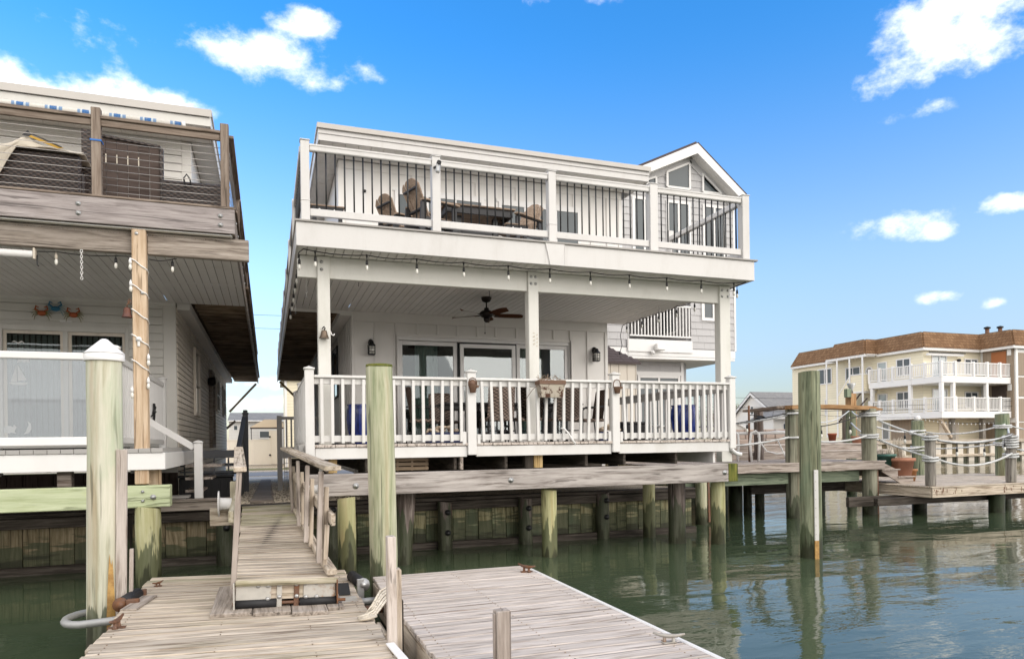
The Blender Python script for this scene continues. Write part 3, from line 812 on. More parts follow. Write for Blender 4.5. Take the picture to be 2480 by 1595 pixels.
# railing
def rail_post(x0, x1, y0, y1, zb, zt, cap=True, mat='whitewood'):
    p = box('railing_post', mat, pd, x0, x1, y0, y1, zb, zt, .008)
    if cap:
        c = ((x0 + x1) / 2, (y0 + y1) / 2); h = (x1 - x0) / 2 + .012
        lathe('post_cap', mat, p, (c[0], c[1], zt), [(h * 1.414, 0), (h * 1.414, .022), (h * .9, .03), (0, .055)], 4, tilt=Matrix.Rotation(R(45), 4, 'Z'))
    return p
rail_post(.482, .605, 9.90, 10.02, -.185, 1.035)
rail_post(2.796, 2.928, 9.905, 10.03, -.185, 1.04)
rail_post(5.192, 5.322, 9.905, 10.03, -.185, 1.05)
rail_post(7.435, 7.555, 9.92, 10.04, -.165, 1.04)
for a, b in ((.606, 2.795), (2.929, 5.191), (5.323, 7.434)):
    box('top_rail', 'whitewood', pd, a, b, 9.915, 10.05, .925, .962, .006)
    box('under_rail', 'whitewood', pd, a, b, 9.972, 10.012, .838, .924, .005)
    box('bottom_rail', 'whitewood', pd, a, b, 9.972, 10.012, .030, .122, .005)
    n = 15; st = (b - a) / (n + .35)
    for i in range(n):
        x = a + st * (i + .72); tl = (.012, .028, .008)[0 if a < 1 else (1 if a < 4 else 2)]
        d = random.gauss(0, .006) + (tl * (i - 5) / 12 if a > 2.5 and a < 4 else 0)
        bar('baluster', 'whitewood', pd, (x - d * 1.2, 9.950, .012), (x + d * .8, 9.952, .912), .042, .040, (0, 1, 0), .004)
box('cleat_block', 'whitewood', pd, 2.72, 2.78, 9.93, 9.97, -.03, .16, .006); box('cleat_block', 'whitewood', pd, 2.945, 2.995, 9.93, 9.97, -.03, .12, .006)
box('cleat_block', 'whitewood', pd, 5.13, 5.18, 9.93, 9.97, -.03, .15, .006); box('cleat_block', 'whitewood', pd, 5.335, 5.385, 9.93, 9.97, -.03, .14, .006)
# left side railing
for y in (12.4, 14.45): rail_post(.49, .60, y, y + .11, -.2, 1.03)
for a, b in ((10.025, 12.395), (12.515, 14.44)):
    box('top_rail', 'whitewood', pd, .488, .612, a, b, .925, .962, .006)
    box('under_rail', 'whitewood', pd, .53, .57, a, b, .838, .924, .005)
    box('bottom_rail', 'whitewood', pd, .53, .57, a, b, .03, .122, .005)
    y = a + .1
    while y < b - .05: box('baluster', 'whitewood', pd, .484, .525, y, y + .04, .015, .912, .004, jit=.006); y += .15
# right side railing, grey brown top board
box('side_top_rail', 'greyrail', pd, 7.40, 7.54, 10.05, 14.6, .92, .962, .005)
box('side_top_board', 'greyrail', pd, 7.425, 7.455, 10.06, 14.59, .80, .918, .005)
box('side_bottom_rail', 'whitewood', pd, 7.425, 7.465, 10.05, 14.6, .03, .12, .005)
y = 10.2
while y < 14.55: box('side_baluster', 'whitewood', pd, 7.468, 7.508, y, y + .04, .01, .88, .004, jit=.006); y += .2

# ------------------------------------------------------------------ white house
wh = thing('beach_house', 'two storey white board and batten house with a flat roof in the centre', 'house', (4.6, 23, -1.2))
WY = 14.70
def wp(x0, x1, z0, z1, y0=WY, y1=WY + .14): return box('wall_panel', 'wall', wh, x0, x1, y0, y1, z0, z1, .003)
wp(1.68, 2.585, -.30, 3.07); wp(6.615, 7.57, -.30, 3.07); wp(2.587, 6.613, 2.285, 3.07); wp(2.587, 6.613, -.3, .03)
box('frieze_board', 'wall', wh, 1.70, 7.575, WY - .032, WY - .001, 2.55, 2.760, .003)
bx = [1.70, 2.12, 2.56]
for x in bx: box('batten', 'wall', wh, x, x + .045, WY - .030, WY - .001, -.28, 2.548, .003)
for x in (3.02, 3.47, 3.905, 4.36, 4.79, 5.28, 5.76, 6.19): box('batten', 'wall', wh, x, x + .042, WY - .030, WY - .001, 2.335, 2.548, .003)
for x in (6.60, 7.04): box('batten', 'wall', wh, x, x + .042, WY - .030, WY - .001, -.28, 2.548, .003)
box('corner_board', 'wall', wh, 7.51, 7.585, WY - .024, WY + .05, -.28, 2.548, .003)
box('corner_board', 'wall', wh, 1.66, 1.70, WY - .024, WY + .05, -.28, 2.745, .003)
# sliding door, three panels
tr = [(2.545, 2.60, -.2, 2.33), (6.60, 6.66, -.2, 2.33)]
for a, b, c, d in tr: box('door_trim', 'wall', wh, a, b, WY - .03, WY - .001, c, d, .003)
box('door_trim', 'wall', wh, 2.602, 6.598, WY - .03, WY - .001, 2.275, 2.33, .003)
def panel(nm, x0, x1, z1, y, st=.085, dark=False):
    g = box(nm, 'glass', wh, x0 + st, x1 - st, y + .02, y + .028, .10, z1 - st, 0)
    mb = MB(); mb.box(x0, x0 + st, y, y + .05, .04, z1, .005); mb.box(x1 - st, x1, y, y + .05, .04, z1, .005)
    mb.box(x0 + st + .001, x1 - st - .001, y, y + .05, z1 - st, z1 - .001, .005); mb.box(x0 + st + .001, x1 - st - .001, y, y + .05, .041, .14, .005)
    mb.build('frame', 'vinyl', g)
    return g
panel('sliding_door', 2.64, 3.93, 2.19, WY + .03); panel('sliding_door', 3.99, 5.28, 2.165, WY + .0); panel('sliding_door', 5.31, 6.58, 2.195, WY + .03)
mb = MB(); mb.box(2.59, 2.638, WY - .01, WY + .13, .03, 2.28, .003); mb.box(6.582, 6.612, WY - .01, WY + .13, .03, 2.28, .003); mb.box(2.64, 6.58, WY - .005, WY + .13, 2.20, 2.274, .003); mb.box(2.64, 6.58, WY - .02, WY + .13, .0, .038, .003)
mb.build('door_frame', 'vinyl', wh)
mb = MB(); mb.box(3.932, 3.952, WY + .01, WY + .06, .04, 2.198); mb.box(5.282, 5.306, WY + .01, WY + .09, .04, 2.198); mb.box(3.955, 5.28, WY + .006, WY + .03, 2.168, 2.185)
mb.build('door_track', 'black', wh)
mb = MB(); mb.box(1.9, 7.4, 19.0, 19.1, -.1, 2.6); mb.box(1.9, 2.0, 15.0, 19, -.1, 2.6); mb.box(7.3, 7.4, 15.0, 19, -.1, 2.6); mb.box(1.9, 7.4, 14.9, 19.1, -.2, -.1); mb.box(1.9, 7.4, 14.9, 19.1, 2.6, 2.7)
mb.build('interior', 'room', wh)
def curtain(par, x0, x1, y, z0, z1, waves, mat='curtain', amp=.035):
    bm = bmesh.new(); n = waves * 8; top = []; bot = []
    for i in range(n + 1):
        t = i / n; x = x0 + (x1 - x0) * t; yy = y + amp * math.sin(t * waves * 2 * math.pi + .4 * math.sin(7 * t))
        top.append(bm.verts.new((x - x0, yy - y, z1 - z0))); bot.append(bm.verts.new((x - x0 + .01 * math.sin(t * 9), (yy - y) * 1.2, 0)))
    for i in range(n):
        f = bm.faces.new((bot[i], bot[i + 1], top[i + 1], top[i])); f.smooth = True
    return put(bpy.data.objects.new('curtain', finish(bm, 'curtain', M[mat])), par, Matrix.Translation((x0, y, z0)))
curtain(wh, 3.05, 3.56, WY + .32, .0, 2.2, 5); curtain(wh, 5.50, 6.02, WY + .32, .0, 2.2, 5)
# left side wall
box('side_wall', 'wall', wh, 1.685, 1.78, WY + .15, 31.5, -.6, 2.74, .003)
y = 15.0
while y < 31.4:
    if not 17.7 < y < 19.1: box('batten', 'wall', wh, 1.660, 1.684, y, y + .05, -.55, 2.74, .003)
    y += .36
window(wh, 'y', 17.75, 19.1, 1.18, 2.46, 1.684, -1, 'black', 'darkpane', .05)
window(wh, 'y', 23.0, 24.0, 1.1, 2.3, 1.684, -1, 'vinyl', 'darkpane', .06)
box('eave_box', 'soffit', wh, 1.43, 1.658, WY - .02, 31.5, 2.66, 2.83, .004)
box('ceiling_trim', 'soffit', wh, .45, 1.66, WY - .024, WY - .002, 2.70, 2.83, .003)
box('right_wall', 'wall', wh, 7.48, 7.565, WY + .15, 31.5, -.6, 2.74, .003)
box('back_wall', 'wall', wh, 1.79, 7.47, 31.4, 31.5, -.6, 2.74, .003)
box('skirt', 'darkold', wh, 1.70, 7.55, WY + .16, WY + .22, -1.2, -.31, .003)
# upper storey
UF = 3.105
box('upper_wall', 'wall', wh, 1.44, 8.0, WY, WY + .12, UF, 5.88, .003)
box('upper_side_wall', 'wall', wh, 1.44, 1.53, WY + .13, 30, UF, 5.88, .003)
box('upper_right_wall', 'wall', wh, 7.91, 8.0, WY + .13, 30, UF, 5.88, .003)
box('upper_frieze', 'wall', wh, 1.445, 7.995, WY - .02, WY - .001, 5.715, 5.878, .003)
for x in (2.03, 2.50, 2.97, 3.44, 3.91, 4.38, 4.85, 5.32, 5.79, 6.26, 6.73, 7.18, 7.60): 
    low = 5.42 if (2.5 < x < 6.95) else UF
    if not 1.5 < x < 2.05: box('batten', 'wall', wh, x, x + .045, WY - .030, WY - .001, low, 5.713, .003)
box('corner_board', 'wall', wh, 7.92, 8.01, WY - .022, WY + .05, UF, 5.713, .003); box('corner_board', 'wall', wh, 1.43, 1.52, WY - .022, WY + .05, UF, 5.713, .003)
dd = box('upper_door', 'vinyl', wh, 1.58, 2.02, WY - .014, WY - .001, UF + .02, 5.70, .003)
lathe('handle', 'black', dd, (1.97, WY - .016, 5.27 - .0), [(.02, 0), (.028, .012), (.028, .05), (0, .055)], 10, tilt=Matrix.Rotation(R(90), 4, 'X'))
for a, b, mull in ((2.60, 4.58, (3.30, 3.92)), (4.92, 6.92, (5.55, 5.88, 6.30))):
    box('window_trim', 'vinyl', wh, a - .05, b + .05, WY - .026, WY - .001, 5.36, 5.42, .003)
    window(wh, 'x', a, b, UF + .05, 5.36, WY, -1, 'vinyl', 'greypane', .07, mull, 'upper_sliding_door', .035)
# roof
rf = box('roof', 'greige', wh, .96, 8.30, 13.82, 31, 6.12, 6.19, .004)
box('fascia', 'white', wh, .985, 8.275, 13.85, 13.88, 6.015, 6.118, .003)
box('fascia_board', 'white', wh, .99, 8.27, 13.87, 13.90, 5.885, 6.013, .003)
box('gutter_edge', 'greige', wh, .965, 8.295, 13.80, 13.82, 6.10, 6.20, .003)
box('side_fascia', 'white', wh, .985, 1.015, 13.91, 31, 5.885, 6.118, .003); box('side_fascia', 'white', wh, 8.25, 8.28, 13.91, 31, 5.885, 6.118, .003)
x = 1.02
while x < 8.2:
    box('soffit_board', 'soffit', wh, x + .003, min(x + .25, 8.245) - .003, 13.905, WY - .003, 5.895, 5.91, .002); x += .25
y = WY
while y < 30:
    box('side_soffit', 'soffit', wh, 1.02, 1.435, y + .003, y + .30, 5.895, 5.91, .002); y += .306

# ------------------------------------------------------------------ upper deck of the white house
ud = thing('upper_deck', 'white upper deck with thin black balusters on three posts over the porch', 'balcony', (4.2, 12, 2.74))
fb = box('fascia_board', 'white', ud, .40, 4.098, 9.985, 10.02, 2.747, 3.078, .004)
box('fascia_board', 'white', ud, 4.425, 8.03, 9.985, 10.02, 2.747, 3.078, .004)
prism('keystone', 'white', ud, [(4.10, 3.078), (4.424, 3.078), (4.352, 2.745), (4.175, 2.745)], 'y', 9.966, 10.021)
prism('keystone_backing', 'white', ud, [(4.099, 3.076), (4.424, 3.076), (4.424, 2.748), (4.099, 2.748)], 'y', 9.986, 10.019)
box('edge_trim', 'greycap', ud, .385, 8.085, 9.955, 10.03, 3.08, 3.108, .004)
x = .45
while x < 8.0: box('deck_board', 'greycap', ud, x, min(x + .137, 8.0), 10.035, WY - .03, 3.082, 3.104, .003); x += .143
x = .425
while x < 8.0:
    box('soffit_board', 'soffit', ud, x + .004, min(x + .127, 8.02) - .0045, 10.023, WY - .025, 2.752 + random.uniform(0, .002), 2.766, .003); x += .127
box('beam', 'beamwhite', ud, .43, 3.985, 10.49, 10.60, 2.432, 2.748, .006); box('beam', 'beamwhite', ud, 4.165, 7.66, 10.49, 10.60, 2.432, 2.748, .006)
for x0, x1 in ((.705, .882), (3.987, 4.163), (7.645, 7.865)):
    p = box('post', 'beamwhite', ud, x0, x1, 10.45, 10.62, -.41, 2.745, .008)
    for z in (2.55, 2.66):
        for xx in ((x0 + .05, x1 - .05) if x0 != .705 else (x0 + .06,)):
            lathe('bolt', 'galv', p, (xx, 10.452, z), [(.024, 0), (.024, .006), (.013, .008), (.013, .016), (0, .017)], 10, tilt=Matrix.Rotation(R(90), 4, 'X'))
# left walkway overhang
box('side_fascia', 'white', ud, .40, .432, 10.03, 32, 2.747, 3.078, .004); box('side_trim', 'greycap', ud, .385, .45, 10.032, 32, 3.08, 3.108, .004)
box('inner_ledger', 'joistlit', ud, 1.40, 1.435, WY + .05, 32, 2.80, 3.02, .003)
y = 14.95; k = 0
while y < 32: box('joist', 'joist' if y < 25 else 'joistlit', ud, .435, 1.398, y, y + .045, 2.80, 3.02, .004); y += .41; k += 1  # far joists take the lit tone, daylight at the open end painted in
mb = MB((0, 20, 3)); x = .45
while x < 1.7: mb.box(x, x + .135, WY - .02, 32, 3.04, 3.075); x += .142
mb.build('walkway_boards', 'joist', ud)
box('right_fascia', 'white', ud, 7.998, 8.03, 10.03, WY, 2.747, 3.078, .004)
bar('brace', 'yellowwood', ud, (.50, 31.6, 2.74), (1.66, 31.6, 1.55), .09, .14, (0, 1, 0))
# railing
UP = [(.473, .592), (2.335, 2.462), (4.195, 4.322), (6.007, 6.155), (7.84, 7.985)]
for i, (a, b) in enumerate(UP):
    p = box('railing_post', 'white', ud, a, b, 10.04, 10.04 + (b - a), 3.109, 4.235, .006)
    h = (b - a) / 2 + .008
    lathe('post_cap', 'white', p, ((a + b) / 2, 10.04 + (b - a) / 2, 4.236), [(h * 1.414, 0), (h * 1.414, .014), (h * 1.2, .02), (0, .034)], 4, tilt=Matrix.Rotation(R(45), 4, 'Z'))
    if i in (0, 2): box('trim_ring', 'white', p, a - .005, b + .005, 10.034, 10.046 + (b - a), 3.40, 3.412, .002)
for (a0, a), (b, b0) in zip(UP, UP[1:]):
    box('top_rail', 'white', ud, a + .001, b - .001, 10.06, 10.14, 4.105, 4.20, .012)
    box('bottom_rail', 'white', ud, a + .001, b - .001, 10.075, 10.125, 3.20, 3.305, .008)
    box('top_lip', 'white', ud, a + .001, b - .001, 10.052, 10.059, 4.175, 4.2, .002)
    n = 13
    for k in range(n):
        x = a + (b - a) * (k + .75) / (n + .5)
        lathe('baluster', 'black', ud, (x, 10.10, 3.306), [(.0115, 0), (.0115, .798)], 8)
# side railings
for y in (12.5, 15.0, 17.5, 20.0, 22.5, 25.0, 27.5, 30.0, 32.0):
    box('side_post', 'white', ud, .44, .56, y, y + .12, 3.109, 4.23, .006)
yy = [10.17, 12.5, 15.0, 17.5, 20.0, 22.5, 25.0, 27.5, 30.0, 32.0]
for a, b in zip(yy, yy[1:]):
    a2 = a + (.121 if a > 10.2 else 0)
    box('side_top_rail', 'white', ud, .46, .54, a2, b - .001, 4.105, 4.20, .01); box('side_bottom_rail', 'white', ud, .475, .525, a2, b - .001, 3.20, 3.305, .006)
mb = MB((.5, 12, 3.3)); y = 10.3
while y < 32:
    mb.tube([(.5, y, 3.3), (.5, y, 4.106)], .0115, 5); y += .145
mb.build('side_balusters', 'black', ud)
box('side_post', 'white', ud, 7.86, 7.98, 12.42, 12.54, 3.109, 4.32, .006)
box('side_top_rail', 'white', ud, 7.87, 7.96, 10.19, 12.418, 4.105, 4.20, .012); box('side_bottom_rail', 'white', ud, 7.89, 7.94, 10.19, 12.418, 3.20, 3.305, .008)
y = 10.33
while y < 12.38: lathe('baluster', 'black', ud, (7.915, y, 3.306), [(.0115, 0), (.0115, .798)], 8); y += .145

# ------------------------------------------------------------------ grey house on the left
lh = thing('neighbour_house', 'two storey grey clapboard house cut off by the left edge of the photo', 'house', (-4.5, 23, -1.2))
LY = 14.75; LX = -1.65; LW = -9.0
def clap(par, mat, x0, x1, z0, y, p=.155):
    return box('clapboard', mat, par, x0, x1, y - .024, y - .004, z0, z0 + p - .011, .003, rx=R(-5))
z = -.47
DX0, DX1, DZ1 = -4.52, -2.46, 2.24
while z < 2.74:
    h = min(.155, 2.75 - z)
    if h > .03:
        if z > DZ1: clap(lh, 'greytrim', LW, -1.875, z, LY - .002, h)
        else: clap(lh, 'greytrim', DX1 + .002, -1.875, z, LY - .002, h); clap(lh, 'greytrim', LW, DX0 - .002, z, LY - .002, h)
    z += .155
box('wall', 'greytrim', lh, DX1, -1.87, LY + .001, LY + .12, -.5, 3.1, .002); box('wall', 'greytrim', lh, LW, DX0, LY + .001, LY + .12, -.5, 3.1, .002); box('wall', 'greytrim', lh, DX0 + .001, DX1 - .001, LY + .001, LY + .12, DZ1, 3.1, .002)
box('corner_board', 'greytrim', lh, -1.87, -1.648, LY - .035, LY + .06, -.50, 2.80, .004)
box('ceiling_trim', 'greysoffit', lh, LW, -1.66, LY - .05, LY - .018, 2.70, 2.765, .003)
# sliding door with vertical blinds
mb = MB(); mb.box(DX0, DX0 + .05, LY - .03, LY + .1, .0, DZ1, .004); mb.box(DX1 - .06, DX1, LY - .03, LY + .1, .0, DZ1, .004); mb.box(DX0 + .051, DX1 - .061, LY - .03, LY + .1, DZ1 - .10, DZ1 - .001, .004)
mb.box(-3.53, -3.455, LY - .02, LY + .1, .1, DZ1 - .101, .004); mb.box(DX0 + .051, DX1 - .061, LY - .03, LY + .1, .0, .098, .004)
mb.build('door_frame', 'greytrim', lh)
g1 = box('sliding_door', 'glass', lh, DX0 + .06, -3.535, LY + .03, LY + .036, .10, DZ1 - .10, 0); g2 = box('sliding_door', 'glass', lh, -3.45, DX1 - .065, LY + .05, LY + .056, .10, DZ1 - .10, 0)
mb = MB(); 
for a, b in ((DX0 + .055, -3.532), (-3.452, DX1 - .062)):
    mb.box(a, a + .05, LY + .022, LY + .06, .10, DZ1 - .102); mb.box(b - .05, b, LY + .022, LY + .06, .10, DZ1 - .102); mb.box(a + .051, b - .051, LY + .022, LY + .06, DZ1 - .16, DZ1 - .103)
mb.build('panel_frame', 'sidesiding', lh)
x = DX0 + .1
while x < DX1 - .1:
    bar('blind_vane', 'blind', lh, (x, LY + .17, .05), (x, LY + .17, 2.08), .085, .004, (math.sin(.5 + random.gauss(0, .12)), math.cos(.5), 0), 0); x += .092
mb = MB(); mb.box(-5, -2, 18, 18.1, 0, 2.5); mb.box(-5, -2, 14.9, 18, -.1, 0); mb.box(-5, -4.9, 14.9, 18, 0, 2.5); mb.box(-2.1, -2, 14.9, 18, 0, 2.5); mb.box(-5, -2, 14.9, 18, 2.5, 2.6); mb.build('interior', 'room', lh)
box('door_light', 'vinyl', lh, -3.57, -3.38, LY - .05, LY - .02, 2.30, 2.345, .004)
# white cut-out decals on the door glass
def decal(name, pts, x, z, s):
    prism(name, 'vinyl', g1, [(x + a * s, z + b * s) for a, b in pts], 'y', LY + .018, LY + .024)
decal('sailboat_sail', [(0, 0), (.10, 0), (.09, .30)], -4.36, 1.20, 1.0); decal('sailboat_sail', [(.11, .02), (.24, .04), (.11, .32)], -4.36, 1.20, 1.0); decal('sailboat_hull', [(-.02, -.01), (.26, -.01), (.22, -.05), (.02, -.05)], -4.36, 1.20, 1.0)
decal('gull', [(-.09, .02), (-.05, .045), (0, .012), (.05, .045), (.10, .0), (.05, .02), (.01, -.01), (-.04, .02)], -4.24, 1.90, 1.1)
decal('dolphin', [(0, 0), (.07, .02), (.11, .10), (.10, .19), (.05, .24), (.07, .17), (.04, .10), (.02, .04)], -4.16, .26, 1.0)
crab_out = [(-.09, 0), (-.12, .06), (-.08, .12), (-.07, .06), (-.03, .09), (.03, .09), (.07, .06), (.08, .12), (.12, .06), (.09, 0), (.11, -.05), (.04, -.03), (0, -.05), (-.04, -.03), (-.11, -.05)]
decal('crab_decal', crab_out, -4.40, .32, 1.0); decal('crab_decal', crab_out, -4.16, 1.60, .9)
# side wall clapboards, windows, door
z = -.47
while z < 2.68:
    box('side_clapboard', 'sidesiding', lh, LX - .002, LX + .018, LY + .062, 31.4, z, z + .102, .003, ry=R(-6)); z += .113
box('side_wall', 'oldgrey', lh, LX - .12, LX - .003, LY + .13, 31.4, -.5, 3.08, .002)  # dark backing: under-lap shadow of the clapboards put into its colour
box('back_wall', 'sidesiding', lh, LW, LX - .13, 31.3, 31.4, -.5, 2.76, .002)
window(lh, 'y', 17.80, 18.95, .72, 2.32, LX + .016, 1, 'sidesiding', 'darkpane', .07, (), 'side_window', .06, (1.46,))
window(lh, 'y', 25.0, 26.3, 1.16, 2.28, LX + .016, 1, 'sidesiding', 'darkpane', .07, (), 'side_window', .06, (1.72,))
window(lh, 'y', 28.6, 29.9, 1.12, 2.28, LX + .016, 1, 'sidesiding', 'darkpane', .07, (), 'side_window', .06, (1.70,))
window(lh, 'y', 22.3, 23.5, -.05, 2.25, LX + .016, 1, 'oldgrey', 'darkpane', .10, (), 'side_door', .10)
lathe('porch_lamp', 'bronze', lh, (LX + .13, 21.9, 1.75), [(.0, .25), (.10, .22), (.12, .05), (.08, 0), (0, -.02)], 10, cap=False)
box('eave_box', 'greysoffit', lh, LX + .018, -1.40, LY + .02, 31.6, 2.64, 2.80, .004)
x = LW
box('skirt_backing', 'darkold', lh, LW, -1.66, LY + .062, LY + .09, -1.3, -.47, .003)
while x < -1.66: box('skirt_panel', 'brownslat', lh, x + .004, min(x + .235, -1.66) - .004, LY + .03, LY + .06, -1.2, -.48, .005); x += .24
y = LY + .1
while y < 31: box('side_skirt', 'sidesiding', lh, LX - .06, LX - .03, y + .005, y + .9, -1.5, -.48, .004); y += .92
# upper storey
LUF = 3.165
box('upper_wall', 'greytrim', lh, LW, -1.34, LY - .04, LY + .08, LUF, 5.86, .002)
z = LUF + .1
while z < 5.82:
    clap(lh, 'greytrim', LW, -1.50, z, LY - .044, .152); z += .155
box('upper_corner_board', 'greytrim', lh, -1.50, -1.335, LY - .075, LY + .05, LUF, 5.85, .004)
box('upper_frieze', 'greytrim', lh, LW, -1.505, LY - .07, LY - .058, 5.66, 5.86, .003)
box('upper_side_wall', 'greytrim', lh, -1.45, -1.345, LY + .1, 31, LUF, 5.86, .002)
box('roof', 'greige', lh, LW, -.90, 13.84, 31, 6.10, 6.16, .004); box('drip_edge', 'greige', lh, LW, -.905, 13.815, 13.838, 6.03, 6.165, .003)
box('fascia', 'greytrim', lh, LW, -.925, 13.86, 13.90, 5.87, 6.028, .003); box('side_fascia', 'greytrim', lh, -.955, -.925, 13.905, 31, 5.87, 6.09, .003)
x = LW
while x < -.98: box('soffit_board', 'greysoffit', lh, x + .003, min(x + .25, -.96) - .003, 13.905, LY - .08, 5.875, 5.89, .002); x += .25
y = LY - .04
while y < 30.5: box('side_soffit', 'greysoffit', lh, -1.33, -.96, y + .003, y + .28, 5.875, 5.89, .002); y += .286

aw = thing('awning', 'rolled up blue and cream striped awning under the left house roof', 'awning', (-3.5, 13.7, 5.72))
tube('awning_roll', 'awning', aw, [(-8.5, 13.72, 5.77), (-1.40, 13.72, 5.77)], .055, 12)
for x in (-5.0, -2.45): bar('bracket', 'greige', aw, (x, 13.80, 5.90), (x, 13.66, 5.70), .03, .02)
lathe('end_cap', 'vinyl', aw, (-1.39, 13.72, 5.77), [(.07, 0), (.07, .05), (.03, .06), (0, .06)], 10, tilt=Matrix.Rotation(R(90), 4, 'Y'))

# upper deck of the left house
ld = thing('timber_balcony', 'weathered wooden upper deck with steel cable railing on the left house', 'balcony', (-4, 12, 2.8))
box('fascia_board', 'mauve', ld, -8.5, -.385, 9.96, 10.0, 2.822, 3.150, .006)
for x in (-2.20, -.56):
    for z in (2.93, 3.05):
        lathe('washer', 'galv', ld, (x, 9.958, z), [(.03, 0), (.03, .006), (.014, .008), (.014, .02), (0, .021)], 12, tilt=Matrix.Rotation(R(90), 4, 'X'))
box('edge_board', 'railwood', ld, -8.5, -.37, 9.95, 10.09, 3.152, 3.18, .005)
x = -8.5
while x < -.45: box('deck_board', 'railwood', ld, x, x + .137, 10.095, LY - .09, 3.152, 3.178, .004); x += .143
x = -8.5
while x < -.40: box('soffit_board', 'greysoffit', ld, x + .004, min(x + .127, -.40) - .0045, 10.10, LY - .04, 2.752 + random.uniform(0, .002), 2.766, .003); x += .127
box('soffit_front_board', 'greysoffit', ld, -8.5, -.42, 10.005, 10.095, 2.80, 2.815, .003)
box('beam', 'oldgrey', ld, -8.5, -1.625, 10.10, 10.20, 2.51, 2.795, .008); box('beam', 'oldgrey', ld, -1.455, -.215, 10.10, 10.20, 2.51, 2.795, .008)
p = box('post', 'tanpost', ld, -1.622, -1.458, 9.99, 10.15, -.48, 2.80, .01)
for x, z in ((-1.56, 2.74), (-1.50, 1.98)): lathe('bolt', 'galv', p, (x, 9.988, z), [(.022, 0), (.022, .008), (.012, .01), (0, .02)], 10, tilt=Matrix.Rotation(R(90), 4, 'X'))
box('right_fascia', 'oldgrey', ld, -.422, -.385, 10.01, 34, 2.822, 3.150, .006); box('right_edge', 'railwood', ld, -.45, -.365, 10.095, 34, 3.152, 3.18, .004)
y = 10.3
while y < 33.5:
    lathe('carriage_bolt', 'galv', ld, (-.383, y, 2.9 if int(y * 3) % 2 else 3.06), [(.02, 0), (.02, .008), (0, .016)], 8, tilt=Matrix.Rotation(R(90), 4, 'Y')); y += .62
y = 15.0
while y < 33.8: box('joist', 'joistlit' if y < 17 or y > 27 else 'joist', ld, -1.40, -.425, y, y + .045, 2.87, 3.08, .004); y += .41  # joists near both ends take the lit tone, shade between is painted
mb = MB((-1, 20, 3.1)); x = -1.6
while x < -.44: mb.box(x, x + .135, LY, 34, 3.10, 3.14); x += .142
mb.build('walkway_boards', 'joist', ld)
for y, w in ((18.0, .05), (21.0, .05), (24.5, .05)): box('nail_block', 'tanpost', ld, -1.0 + .1 * math.sin(y), -.93 + .1 * math.sin(y), y + .10, y + .17, 2.95, 3.0, .004)
bar('brace', 'joistlit', ld, (-.48, 33.6, 2.80), (-1.62, 33.6, 1.52), .09, .16, (0, 1, 0)); bar('brace', 'joistlit', ld, (-1.30, 31.7, 1.05), (-1.66, 31.7, .72), .09, .14, (0, 1, 0))
rp = [(-2.062, -1.955), (-.555, -.448), (-5.1, -4.99)]
for a, b in rp: box('railing_post', 'railwood', ld, a, b, 9.97 - .012 if False else 10.005, 10.11, 3.0 if False else 3.182, 4.305, .006)
for a, b in ((-8.4, -5.101), (-4.989, -2.063), (-1.954, -.556)):
    box('top_rail', 'railwood', ld, a, b, 10.0, 10.13, 4.165, 4.205, .005)
    box('under_rail', 'railwood', ld, a, b, 10.03, 10.07, 4.08, 4.163, .004)
    for k in range(9): tube('cable', 'cable', ld, [(a, 10.06, 3.26 + k * .091), ((a + b) / 2, 10.06, 3.256 + k * .091), (b, 10.06, 3.26 + k * .091)], .0042, 5)
for y in (12.6, 15.2, 17.8, 20.4, 23.0, 25.6, 28.2, 31.0, 33.8): box('side_post', 'railwood', ld, -.50, -.41, y, y + .09, 3.182, 4.29, .006)
ys = [10.11, 12.6, 15.2, 17.8, 20.4, 23.0, 25.6, 28.2, 31.0, 33.8]
for a, b in zip(ys, ys[1:]):
    box('side_top_rail', 'railwood', ld, -.52, -.39, a + (.091 if a > 10.2 else .02), b - .001, 4.165, 4.205, .005)
    mb = MB((-.45, a, 3.6))
    for k in range(9): mb.tube([(-.45, a + .09, 3.26 + k * .091), (-.45, b, 3.26 + k * .091)], .0042, 5)
    mb.build('side_cables', 'cable', ld)
stp = thing('strap', 'bright blue strap tied round the left balcony post', 'strap', (-2.0, 10.05, 3.88))
mb = MB((-2, 10.05, 3.88)); mb.box(-2.072, -1.945, 9.996, 10.003, 3.875, 3.895); mb.box(-2.073, -2.066, 9.996, 10.12, 3.877, 3.897); mb.box(-1.951, -1.944, 9.996, 10.12, 3.873, 3.893); mb.build('webbing', plain('blue_strap', (.03, .16, .52), .5), stp)

# furniture on the left balcony
so = thing('wicker_sofa', 'big brown wicker sofa under a cream cover on the left balcony', 'sofa', (-3.2, 11.4, LUF + .02))
box('back', 'darkwicker', so, -5.0, -2.40, 11.0, 11.12, 3.25, 4.04, .03); box('arm', 'darkwicker', so, -2.52, -2.385, 11.13, 11.95, 3.25, 3.85, .03)
box('base', 'darkwicker', so, -5.0, -2.53, 11.13, 11.95, 3.25, 3.55, .02); box('cushion', 'charcoal', so, -5.0, -2.55, 11.14, 11.9, 3.56, 3.72, .04)
for x in (-2.45, -4.9): box('foot', 'black', so, x - .03, x + .03, 11.05, 11.11, LUF + .02, 3.25, .004)
